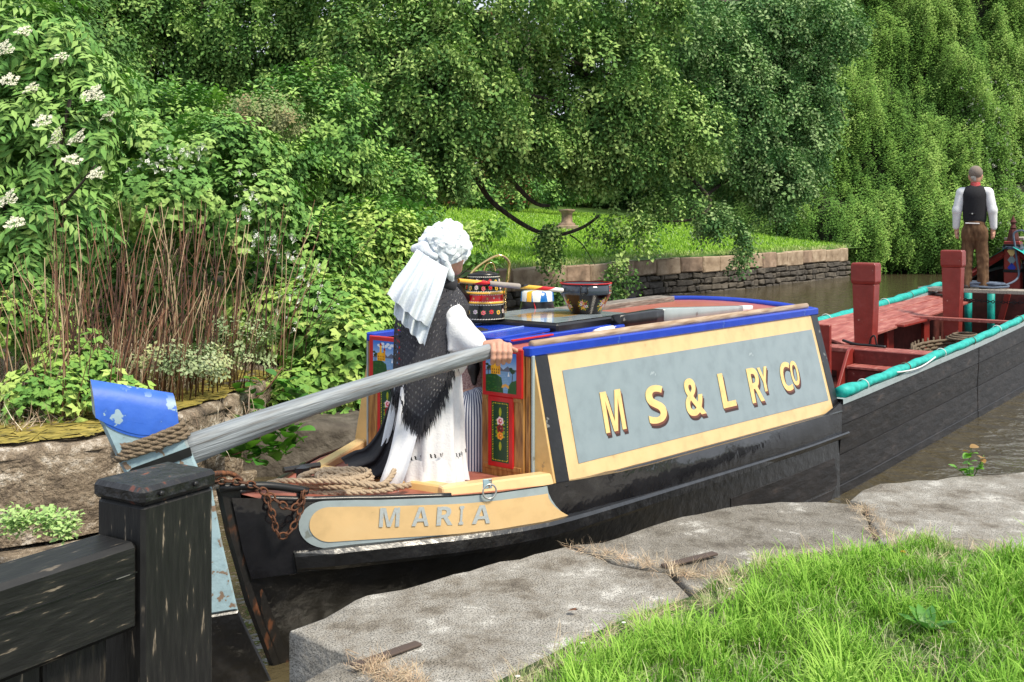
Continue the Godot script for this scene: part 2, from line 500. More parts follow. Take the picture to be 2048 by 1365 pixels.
	M.tweed = noisy([[0, lin(.13, .1, .08)], [.5, lin(.26, .21, .18)], [1, lin(.36, .3, .26)]], Vector3(14, 14, 14), .95, .03, 51)
	M.wicker = noisy([[0, lin(.05, .035, .022)], [.5, lin(.16, .12, .08)], [1, lin(.3, .25, .18)]], Vector3(6, 6, 6), .8, .02, 52)
	M.leaf = leafm(.42)
	M.leaf_dark = leafm(.4, .6)
	M.blade = leafm(.5, 1.2)
	M.petal = leafm(.7, .8)
	M.dry = leafm(.9, .2)
	M.cramp = plainm(lin(.085, .06, .05), .8)
	M.castle = castle_panel()
	M.roses = rose_panel()
	M.red_dull = noisy([[0, lin(.1, .016, .014)], [.7, lin(.16, .024, .02)], [.9, lin(.2, .05, .04)], [1, lin(.5, .42, .38)]], Vector3(.6, 1.5, 1.5), .5, .012, 54, .2)
	M.rust_black = noisy([[0, lin(.01, .01, .01)], [.64, lin(.018, .016, .015)], [.78, lin(.10, .04, .02)], [1, lin(.24, .10, .05)]], Vector3(1.4, .6, 1.4), .5, .014, 55, .5)
	M.blue_flat = plainm(lin(.02, .045, .4), .35)
	M.gold_paint = plainm(lin(.82, .46, .05), .2)
	M.slate_paint = plainm(lin(.05, .065, .085), .12)
	M.mop_grip = plainm(lin(.34, .30, .27), .8)
	M.pad_grey = paint(lin(.33, .38, .39), lin(.2, .2, .2), .08, .25, 56, .1)
	M.shoe = plainm(lin(.05, .035, .03), .5)
	M.hair_grey = plainm(lin(.5, .47, .43), .7)
	M.hair_dark = plainm(lin(.015, .012, .012), .5)
	M.wool_black = plainm(lin(0.0308, 0.0308, 0.0374), 1.0)
	M.blouse = noisy([[0, lin(.1, .05, .05)], [.4, lin(.35, .2, .19)], [.7, lin(.5, .34, .3)], [1, lin(.6, .5, .44)]], Vector3(6, 6, 6), .9, .02, 57)
	M.timber_side2 = M.timber_side.duplicate()
	M.timber_dark = noisy([[0, lin(.005, .005, .005)], [.6, lin(.015, .014, .013)], [.8, lin(.06, .05, .035)], [1, lin(.2, .15, .09)]], Vector3(3, .4, 3), .6, .014, 58, .6)
	M.soil_dark = noisy([[0, lin(.008, .012, .004)], [1, lin(.03, .035, .012)]], Vector3(.5, .5, .5), .95, .012, 59)
	M.cream_petal = plainm(lin(.80, .79, .62), .8)
	M.white_petal = plainm(lin(.85, .85, .82), .8)
	M.pink = plainm(lin(.75, .2, .32), .8)
	M.green_stem = plainm(lin(.09, .17, .04), .7)
	M.stalk_dark = plainm(lin(.075, .035, .024), .8)
	M.stalk_red = plainm(lin(.20, .095, .055), .8)
	M.stalk_pale = plainm(lin(.46, .34, .21), .85)
	for q in [["leaf_a", .08, .24, .025], ["leaf_b", .13, .32, .035], ["leaf_c", .055, .18, .03], ["leaf_tip", .3, .18, .06], ["leaf_yellow", .6, .45, .02]]:
		var m := plainm(lin(q[1], q[2], q[3]), .42)
		m.backlight_enabled = true
		m.backlight = lin(q[1] * .8, q[2] * .8, q[3] * .6)
		M[q[0]] = m
	um_small.radius = .5 * .1 ; um_small.height = .1; um_small.radial_segments = 8; um_small.rings = 5

# ================================================================= the narrowboat (x forward, y up, z to the near side)
const BOAT_AT := Vector3(-1.323, 0, -5.03)
const BOAT_TURN := 52.3
const GUNWALE := [[0.0, .04], [.15, .11], [.3, .19], [.5, .30], [.7, .43], [.9, .56], [1.15, .69], [1.43, .785], [1.7, .825], [2.3, .875], [3.2, .943], [4.2, 1.015], [5.2, 1.075], [7.0, 1.07], [16, 1.06], [18, .95], [20, .62], [22, .06]]
const SWIM := [[.0, .0], [.28, .0], [.6, .08], [1.0, .22], [1.6, .46], [2.4, .74], [3.2, .92], [4.2, 1.02], [5.2, 1.06], [7, 1.06], [16, 1.05], [18, .88], [20, .5], [22, .04]]
const DECK := [[0.0, .885], [.3, .83], [.6, .80], [1.0, .775], [1.5, .762], [2.2, .715], [5.06, .675]]
const HOLD := [[5.06, .755], [9.0, .81], [11, .86], [13, .93], [15, 1.03], [18, 1.25], [22, 1.5]]

func gw(u: float) -> float: return table(GUNWALE, u)
func sheer(u: float) -> float: return table(DECK, u) if u < 5.06 else table(HOLD, u)
func post_u(y: float) -> float: return table([[-.4, .42], [-.05, .28], [.27, .14], [.62, .02], [.95, -.06]], y)

func hull(u: float, y: float, off := 0.0) -> Vector3:       # near side skin
	var up := clampf(y / .47, 0, 1)
	var z := gw(u) if y >= .47 else lerpf(table(SWIM, u), gw(u) - .02, pow(up, .7)) if y > 0 else table(SWIM, u)
	var x := lerpf(post_u(y), .5, u / .5) if u < .5 else u
	z = maxf(z, .03)
	if off != 0.0:
		var d := (gw(u + .05) - gw(u - .05)) / .1
		var n := Vector3(-d, 0, 1).normalized() * off
		return Vector3(x, y, z) + n
	return Vector3(x, y, z)

func far(p: Vector3) -> Vector3: return Vector3(p.x, p.y, -p.z)

func side(u: float, t: float, off := 0.0) -> Vector3:       # near cabin side: t = 0 at its foot, 1 at the roof
	var k := (u - 1.541) / (5.059 - 1.541)
	var p := Vector3(u, lerpf(lerpf(.735, .675, k), lerpf(1.445, 1.436, k), t), lerpf(lerpf(.785, 1.05, k), lerpf(.632, .857, k), t))
	return p + Vector3(-.08, .27, 1).normalized() * off

func bw(u: float, y: float, w: float) -> Vector3:           # boat point to world point
	return BOAT_AT + Basis(Vector3.UP, deg_to_rad(BOAT_TURN)) * Vector3(u, y, w)

func letter(parent: Node, ch: String, cap: float, width: float, at: Vector3, right: Vector3, up: Vector3, mat: Material, shade: Material = null) -> void:
	# at: foot of the letter's left edge; cap height and width in metres
	var t := TextMesh.new()
	var f := SystemFont.new()
	f.font_names = PackedStringArray(["Droid Sans"])
	f.font_weight = 700
	t.font = f
	t.text = ch
	t.font_size = 64
	t.pixel_size = .01
	t.depth = .3
	t.curve_step = .5
	var bb := t.get_aabb()
	var x := right.normalized()
	var z := x.cross(up).normalized()
	var y := z.cross(x)
	var sx := width / bb.size.x
	var sy := cap / bb.size.y
	var thick := .0012
	var b := Basis(x * sx, y * sy, z * (thick / .3))
	var xf := Transform3D(b, at - b * Vector3(bb.position.x, bb.position.y, 0) + z * .0025)
	var o := part("letter", t, mat, parent, xf)
	if shade:
		for k in 4:
			var q := Transform3D(b, xf.origin + x * (.0042 * (k + 1)) - y * (.0075 * (k + 1)) - z * (.0004 * (k + 1)))
			if k == 3: part("letter_shade", t, shade, parent, q)
			elif k == 1: part("letter_shade", t, M.letter_mid, parent, q)

func strip(lo: Callable, hi: Callable, u0: float, u1: float, off: float, n: int, rows := 3) -> ArrayMesh:
	var m := MB.new(true)
	var rws := []
	for r in rows + 1:
		var row := []
		for k in n + 1:
			var s := pow(k / float(n), 1.8)
			var a: Vector2 = lo.call(s)
			var b: Vector2 = hi.call(s)
			var c := a.lerp(b, r / float(rows))
			c.x = lerpf(b.x, a.x, pow(1.0 - r / float(rows), 1.7))
			row.append(hull(lerpf(u0, u1, s) + c.x, c.y, off))
		rws.append(row)
	m.grid(rws)
	return m.done()

func side_panel(u0: float, u1: float, t0: float, t1: float, off: float, n := 6) -> ArrayMesh:
	var m := MB.new(true)
	var front := []
	for r in [0.0, .5, 1.0]:
		var row := []
		for k in n + 1: row.append(side(lerpf(u0, u1, k / float(n)), lerpf(t0, t1, r), off))
		front.append(row)
	m.grid(front)
	return m.done()

func m_of(rows: Array) -> ArrayMesh:
	var m := MB.new(true)
	m.grid(rows)
	return m.done()

func make_boat() -> void:
	M.letter_mid = plainm(lin(.16, .05, .03), .4)
	boat = thing("narrowboat", "long black narrowboat with yellow stern cabin, open red hold and turquoise rolled cloths", "boat", BOAT_AT, deg_to_rad(BOAT_TURN))
	# --- stern hull, tarred
	var us := [0.0, .05, .1, .2, .3, .4, .5, .7, .9, 1.15, 1.43, 1.7, 2.0, 2.3, 2.8, 3.2, 3.7, 4.2, 4.7, 5.06]
	var m := MB.new(true)
	var a := []
	var b := []
	for sec in [[0, 20, M.tar, "hull"]]:
		m = MB.new(true)
		a = []; b = []
		for y in [-.45, -.2, 0.0, .1, .2, .3, .4, .468]:
			var r1 := []
			var r2 := []
			for u in us.slice(sec[0], sec[1]):
				r1.append(hull(u, y)); r2.push_front(far(hull(u, y)))
			a.append(r1); b.append(r2)
		if sec[3] == "hull_run":
			part("hull_run", m_of(a), sec[2], boat); part("hull_run", m_of(b), sec[2], boat)
			continue
		m.grid(a); m.grid(b)
		part(sec[3], m.done(), sec[2], boat)
	m = MB.new(true)
	a = []; b = []
	for k in 6:
		var r1 := []
		var r2 := []
		for u in us:
			var y := lerpf(.45, sheer(u), k / 5.0)
			var bul := .022 * sin(PI * k / 5.0) * clampf(u - 1.5, 0, 1) * clampf((5.06 - u) / 1.2, 0, 1)
			r1.append(hull(u, maxf(y, .47), bul) if k else hull(u, .4705)); r2.push_front(far(r1[-1]))
		a.append(r1); b.append(r2)
	m.grid(a); m.grid(b)
	part("upper_hull", m.done(), M.gloss, boat)
	for s in [1, -1]:
		var ledge := MB.new()
		for k in 12:
			var u0 := lerpf(1.5, 5.07, k / 12.0)
			var u1 := lerpf(1.5, 5.07, (k + 1) / 12.0)
			var a0 := hull(u0, sheer(u0) + .001, .004)
			var a1 := hull(u1, sheer(u1) + .001, .004)
			var b0 := side(u0, .02, -.02)
			var b1 := side(u1, .02, -.02)
			ledge.quad(Vector3(a0.x, a0.y, a0.z * s), Vector3(a1.x, a1.y, a1.z * s), Vector3(b1.x, b1.y, b1.z * s), Vector3(b0.x, b0.y, b0.z * s))
		part("side_deck", ledge.done(), M.gloss, boat)
	# rubbing strake, both sides
	for s in [1, -1]:
		m = MB.new()
		var prev := []
		for k in 29:
			var u := .22 + k * .176
			var h := lerpf(.10, .05, clampf((u - 1) / 3, 0, 1))
			var out := lerpf(.045, .03, clampf(u / 4, 0, 1)) * (1.0 if k else .4)
			var cur := []
			for q in [[-.001, h * .55], [out * .7, h * .5], [out, h * .3], [out, -h * .3], [out * .7, -h * .5], [-.02, -h * .6]]:
				var p := hull(u, lerpf(.53, .475, clampf((u - 1) / 3.5, 0, 1)) + q[1], q[0])
				p.z *= s
				cur.append(p)
			if prev:
				for q in 5:
					if s > 0: m.quad(prev[q], prev[q + 1], cur[q + 1], cur[q])
					else: m.quad(prev[q + 1], prev[q], cur[q], cur[q + 1])
			elif s > 0:
				for q in range(1, 5): m.tri(cur[0], cur[q], cur[q + 1])
			prev = cur
		part("rubbing_strake", m.done(), M.tar, boat)
	# stern post
	m = MB.new()
	var pp := []
	for y in [-.45, .0, .35, .7, .93]:
		var x := post_u(y)
		pp.append([Vector3(x - .035, y, .02), Vector3(x - .035, y, -.02), Vector3(x + .05, y, -.042), Vector3(x + .05, y, .042)])
	for k in 4:
		for q in 4: m.quad(pp[k][(q + 1) % 4], pp[k][q], pp[k + 1][q], pp[k + 1][(q + 1) % 4])
	m.quad(pp[4][3], pp[4][2], pp[4][1], pp[4][0])
	part("stern_post", m.done(), M.rust_black, boat)
	# name panel: grey border and yellow field on the counter's bend
	var lo := func(s: float):
		var e := 1.0 - sqrt(maxf(0.0, 1.0 - pow(1.0 - minf(s / .10, 1.0), 2)))
		return Vector2(.21 * s * s, lerpf(lerpf(.588, .525, s), .70, e))
	var hi := func(s: float):
		var e := 1.0 - sqrt(maxf(0.0, 1.0 - pow(1.0 - minf(s / .10, 1.0), 2)))
		var u := lerpf(.255, 1.45, s)
		return Vector2(0.0, lerpf(sheer(u) - .006, .70, e))
	var panel := part("name_panel", strip(lo, hi, .255, 1.45, .004, 60, 6), M.band_grey, boat)
	var lo2 := func(s: float):
		var e := 1.0 - sqrt(maxf(0.0, 1.0 - pow(1.0 - minf(s / .08, 1.0), 2)))
		return Vector2(.185 * s * s, lerpf(lerpf(.615, .555, s), .70, e))
	var hi2 := func(s: float):
		var e := 1.0 - sqrt(maxf(0.0, 1.0 - pow(1.0 - minf(s / .08, 1.0), 2)))
		var u := lerpf(.30, 1.45, s)
		return Vector2(.0, lerpf(sheer(u) - lerpf(.036, .045, s), .70, e))
	part("yellow_field", strip(lo2, hi2, .30, 1.45, .0075, 60, 6), M.yellow, panel)
	var tx := [["M", .60, .108], ["A", .74, .094], ["R", .848, .092], ["I", .950, .027], ["A", 1.016, .108]]
	for t in tx:
		var by := lerpf(.660, .618, (t[1] - .6) / .5)
		var p := hull(t[1], by, .009)
		var q := hull(t[1] + .1, by - .008, .009)
		letter(panel, t[0], .095, t[2] * .95, p, q - p, Vector3(0, 1, 0), M.letter_grey)
	# mooring ring
	var rp := hull(1.10, .815, .012)
	var dirn := Vector3(-.5, 0, .86)
	var tor := TorusMesh.new()
	tor.inner_radius = .032; tor.outer_radius = .042; tor.rings = 24; tor.ring_segments = 8
	part("mooring_ring", tor, M.steel, boat, Transform3D(Basis(along(dirn.cross(Vector3.UP)) * Basis(Vector3.RIGHT, PI / 2)), rp + Vector3(0, -.03, 0) + dirn * .01))
	part("ring_plate", boxm(rp + Vector3(-.012, .01, 0), Vector3(.05, .05, .012), .003, Basis(Vector3.UP, atan2(dirn.x, dirn.z))), M.pale_blue, boat)
	# --- stern deck
	m = MB.new()
	for k in us.size() - 9:
		var u0: float = us[k]
		var u1: float = us[k + 1]
		if u0 < .1: continue
		m.quad(Vector3(u0, sheer(u0) - .012, gw(u0) - .012), Vector3(u1, sheer(u1) - .012, gw(u1) - .012), Vector3(u1, sheer(u1) - .012, -gw(u1) + .012), Vector3(u0, sheer(u0) - .012, -gw(u0) + .012))
	part("stern_deck", m.done(), M.deck, boat)
	for s in [1, -1]:
		m = MB.new(true)
		var path := []
		for k in 17:
			var u := .12 + k * .05
			var p := hull(u, sheer(u) - .002, -.012)
			path.append(Vector3(p.x, p.y, p.z * s))
		m.tube(path, .016, 6)
		part("deck_edge", m.done(), M.black, boat)
	# coaming round the steering well
	var cm := [Vector2(1.545, .765), Vector2(.97, .505), Vector2(.83, -.42), Vector2(1.545, -.765)]
	for k in 3:
		m = MB.new()
		var p: Vector2 = cm[k]
		var q: Vector2 = cm[k + 1]
		var inn := (Vector2(1.55, 0) - (p + q) / 2).normalized()
		inn = Vector2(-(q - p).y, (q - p).x).normalized() * signf(Vector2(-(q - p).y, (q - p).x).dot(inn))
		var dd := (q - p).normalized()
		var j0 := 0.0 if k == 0 else .035
		p += dd * j0
		if k < 2: q += dd * .035
		var bl := []
		for yy in [.70, .805]:
			var o := .035 if yy < .75 else .0
			bl += [Vector3(p.x, yy, p.y), Vector3(q.x, yy, q.y), Vector3(q.x + inn.x * .075, yy, q.y + inn.y * .075), Vector3(p.x + inn.x * .075, yy, p.y + inn.y * .075)]
			for h in 2:
				bl[-4 + h] -= Vector3(inn.x, 0, inn.y) * o
		if (bl[1] - bl[0]).cross(bl[3] - bl[0]).y < 0: bl = [bl[1], bl[0], bl[3], bl[2], bl[5], bl[4], bl[7], bl[6]]
		m.hexa(bl, .008)
		part("coaming", m.done(), M.yellow_dim if k == 1 else M.yellow, boat)
	part("well_floor", boxm(Vector3(1.25, .38, 0), Vector3(.6, .03, .8), .0), M.deck_wood, boat)
	m = MB.new()
	m.lathe([Vector2(.03, 0), Vector2(.03, .05), Vector2(.05, .06), Vector2(.05, .085), Vector2(.0, .095)], 14, Vector3(.62, .785, -.23))
	part("mooring_stud", m.done(), M.black, boat)
	m = MB.new()
	m.tube([Vector3(.52, .865, -.26), Vector3(.72, .865, -.2)], .016, 8)
	part("stud_bar", m.done(), M.iron, boat)
	make_rudder()
	make_cabin()
	make_hold()
	make_chain()

func make_rudder() -> void:
	var rud := Node3D.new()
	rud.name = "rudder"
	boat.add_child(rud)
	rud.position = Vector3(-.08, 0, 0)
	rud.rotation.y = -deg_to_rad(26)
	var m := MB.new()
	var flat := Transform3D(Basis.IDENTITY, Vector3(0, 0, -.045))
	m.prism(PackedVector2Array([Vector2(-.05, .98), Vector2(-.3, .98), Vector2(-.5, .6), Vector2(-1.1, .36), Vector2(.075, .36), Vector2(.0, .7)]), flat, .09, .01)
	part("upper_blade", m.done(), M.pale_blue, rud)
	m = MB.new()
	m.prism(PackedVector2Array([Vector2(.078, .358), Vector2(-1.1, .358), Vector2(-1.1, -.3), Vector2(.34, -.3), Vector2(.255, -.05)]), flat, .09, .01)
	part("lower_blade", m.done(), M.tar, rud)
	# head: a shaped block with a rounded blue top
	m = MB.new()
	var prof := [Vector2(-.06, .93), Vector2(-.36, .93), Vector2(-.445, 1.09), Vector2(-.505, 1.235), Vector2(-.555, 1.35), Vector2(-.20, 1.262), Vector2(-.165, 1.19), Vector2(-.13, 1.1)]
	m.prism(PackedVector2Array(prof), Transform3D(Basis.IDENTITY, Vector3(0, 0, -.075)), .15, .012)
	part("rudder_head", m.done(), M.pale_blue, rud)
	m = MB.new(true)
	var rows := []
	for k in 9:
		var an := PI * k / 8.0
		var z := .082 * cos(an)
		var up := .13 * sin(an)
		var low := 0.0 if k > 0 and k < 8 else -.03
		var row := []
		for q in 9:
			var t := q / 8.0
			var base := Vector2(-.553, 1.352).lerp(Vector2(-.198, 1.264), t)
			var bow := -.045 * sin(PI * t) if (k == 0 or k == 8) else 0.0
			row.append(Vector3(base.x - up * .12, base.y + up + low + bow, z))
		rows.append(row)
	m.grid(rows)
	var head := part("blue_top", m.done(), M.mid_blue, rud)
	for e in [0, 8]:
		var mm := MB.new()
		for k in 8:
			if e == 0: mm.tri(rows[0][e].lerp(rows[8][e], .5), rows[k][e], rows[k + 1][e])
			else: mm.tri(rows[0][e].lerp(rows[8][e], .5), rows[k + 1][e], rows[k][e])
		part("top_end", mm.done(), M.pale_blue, head)
	var cres := []
	for k in 17: cres.append(Vector2(-.375 + .155 * cos(PI + PI * k / 16.0) , 1.285 + .065 * sin(PI + PI * k / 16.0) - .04 * cos(PI + PI * k / 16.0)))
	m = MB.new()
	m.prism(PackedVector2Array(cres), Transform3D(Basis.IDENTITY, Vector3(0, 0, .0755)), .004)
	part("blue_crescent", m.done(), M.mid_blue, head)
	# slot for the tiller and its wedge
	m = MB.new()
	m.prism(PackedVector2Array([Vector2(-.43, 1.06), Vector2(-.40, 1.04), Vector2(-.14, 1.115), Vector2(-.15, 1.155), Vector2(-.40, 1.085)]), Transform3D(Basis.IDENTITY, Vector3(0, 0, .0755)), .006)
	part("tiller_slot", m.done(), M.black, rud)
	# rope bound round the head
	for t in 3:
		var loop := []
		for k in 41:
			var an := TAU * k / 40.0
			var s := cos(an)
			var x := lerpf(-.47 - t * -.012, -.155 - t * .01, (s + 1) / 2)
			var z := sin(an)
			loop.append(Vector3(x, lerpf(1.15, 1.235, (s + 1) / 2) + (t - 1) * .025, .093 * signf(z) * pow(absf(z), .35)))
		var mb := MB.new(true)
		twisted(mb, loop, .016)
		part("rope_binding", mb.done(), M.rope_old, rud)
	# tiller bar
	var path := []
	var rad := []
	for k in 24:
		var t := k / 23.0
		path.append(Vector3(lerpf(0, 1.70, t), .026 * sin(PI * t), 0))
		rad.append(lerpf(.068, .038, pow(t, .8)))
	var tb := MB.new(true)
	var rws := []
	for k in 24:
		var t := k / 23.0
		var row := []
		var sq := clampf(1.0 - t * 3.2, 0, 1)
		for q in 17:
			var an := TAU * q / 16.0
			var c := Vector2(cos(an), sin(an))
			var box := c / maxf(absf(c.x), absf(c.y))
			var e := c.lerp(box * .97, sq * .85)
			row.append(path[k] + (Vector3(0, 1, 0) * e.y * (1.0 + .05 * sin(t * 9)) + Vector3(0, 0, -1) * e.x * .92) * rad[k])
		rws.append(row)
	tb.grid(rws)
	for e in [0, 23]:
		for q in 16:
			if e: tb.tri(path[e], rws[e][q], rws[e][q + 1])
			else: tb.tri(path[e], rws[e][q + 1], rws[e][q])
	part("tiller", tb.done(), M.tiller, rud, Transform3D(Basis(Vector3(0, 0, 1), atan2(.40, 1.66)), Vector3(-.19, 1.112, 0)))

func twisted(mb: MB, path: Array, r: float, pitch := 7.0, sides := 6) -> void:      # three-strand rope
	var total := 0.0
	var side := Vector3.ZERO
	var s := [[], [], []]
	for i in path.size():
		var t: Vector3 = (path[mini(i + 1, path.size() - 1)] - path[maxi(i - 1, 0)]).normalized()
		if side == Vector3.ZERO: side = t.cross(Vector3.UP if absf(t.y) < .9 else Vector3.RIGHT).normalized()
		else: side = (side - t * side.dot(t)).normalized()
		var up := t.cross(side)
		if i: total += path[i].distance_to(path[i - 1])
		for k in 3:
			var an := total / (r * pitch) * TAU + TAU * k / 3
			s[k].append(path[i] + (side * cos(an) + up * sin(an)) * r * .5)
	for k in 3: mb.tube(s[k], r * .56, sides)

func oak_texture() -> StandardMaterial3D: return M.oak

func castle_panel() -> StandardMaterial3D:
	var im := pic(128, 128, Color(.32, .55, .82))
	for j in 60:
		for i in 128: im.set_pixel(i, j, Color(.18, .42, .80).lerp(Color(.72, .82, .92), j / 60.0))
	for k in 9: blob(im, 30 + k * 9, 16 + 6 * sin(k * 2.3), 9, 5, Color(.86, .9, .95))
	poly(im, [Vector2(0, 58), Vector2(18, 44), Vector2(34, 56), Vector2(52, 38), Vector2(74, 54), Vector2(92, 42), Vector2(112, 54), Vector2(128, 50), Vector2(128, 62), Vector2(0, 62)], Color(.36, .38, .47))
	poly(im, [Vector2(0, 60), Vector2(128, 58), Vector2(128, 128), Vector2(0, 128)], Color(.45, .62, .80))
	for k in 10: stroke(im, Vector2(50 + k * 3, 70 + k * 5), Vector2(80 + k * 3, 70 + k * 5), 1, Color(.62, .76, .88))
	poly(im, [Vector2(0, 74), Vector2(40, 68), Vector2(66, 80), Vector2(70, 100), Vector2(74, 128), Vector2(0, 128)], Color(.07, .30, .10))
	poly(im, [Vector2(128, 84), Vector2(108, 90), Vector2(96, 104), Vector2(92, 128), Vector2(128, 128)], Color(.08, .33, .11))
	for k in 26: blob(im, rng.randi_range(2, 62), rng.randi_range(78, 126), 4, 2, Color(.14, .42, .12) if k % 2 else Color(.2, .36, .08))
	poly(im, [Vector2(22, 70), Vector2(22, 44), Vector2(34, 40), Vector2(62, 44), Vector2(62, 70)], Color(.92, .66, .08))
	poly(im, [Vector2(34, 62), Vector2(34, 16), Vector2(44, 16), Vector2(44, 62)], Color(.95, .72, .12))
	poly(im, [Vector2(54, 62), Vector2(54, 32), Vector2(62, 32), Vector2(62, 62)], Color(.88, .6, .06))
	poly(im, [Vector2(31, 17), Vector2(39, 6), Vector2(47, 17)], Color(.7, .12, .06))
	poly(im, [Vector2(52, 33), Vector2(58, 23), Vector2(64, 33)], Color(.7, .12, .06))
	for k in 4: blob(im, 27 + k * 9, 55, 2, 3, Color(.45, .25, .03))
	for k in 4: blob(im, 27 + k * 9, 64, 2, 3, Color(.45, .25, .03))
	stroke(im, Vector2(58, 24), Vector2(58, 14), 1, Color(.2, .12, .05))
	poly(im, [Vector2(66, 112), Vector2(70, 102), Vector2(84, 98), Vector2(98, 104), Vector2(98, 112), Vector2(92, 112), Vector2(84, 106), Vector2(74, 112)], Color(.9, .66, .3))
	poly(im, [Vector2(92, 74), Vector2(96, 58), Vector2(100, 74)], Color(.97, .97, .98))
	for k in 7: blob(im, 110 + 6 * cos(k * 1.7), 54 + 6 * sin(k * 2.1), 6, 4, Color(.06, .24, .12))
	stroke(im, Vector2(112, 60), Vector2(110, 92), 1.4, Color(.2, .12, .06))
	for k in 6: blob(im, 10 + 5 * cos(k * 1.9), 46 + 6 * sin(k * 2.1), 6, 4, Color(.06, .22, .12))
	stroke(im, Vector2(10, 48), Vector2(10, 72), 1.4, Color(.2, .12, .06))
	return texm(im, .22)

func rose_panel() -> StandardMaterial3D:
	var im := pic(96, 256, Color(.04, .24, .13))
	var ye := Color(.85, .74, .12)
	for k in 24:
		for x in [7, 88]: blob(im, x, 10 + k * 10.2, 2.2, 4.5, ye if k % 2 else Color(.6, .62, .1), .3)
	for k in 8:
		for y in [7, 248]: blob(im, 12 + k * 10, y, 4.5, 2.2, ye if k % 2 else Color(.6, .62, .1), .3)
	for a in [-PI / 2, PI / 2]:
		leafy(im, 48, 62 if a < 0 else 168, 19, a, Color(.62, .66, .08))
	for y in [88, 118, 140]:
		for a in [0.3, PI - .3, -.35, PI + .35]: leafy(im, 48, y, 14, a, Color(.5, .58, .1))
	rose(im, 48, 82, 19, Color(.95, .84, .86), Color(.86, .35, .42))
	rose(im, 48, 114, 19, Color(.55, .05, .06), Color(.35, .02, .03))
	rose(im, 48, 144, 17, Color(.95, .62, .08), Color(.86, .42, .05))
	return texm(im, .22)

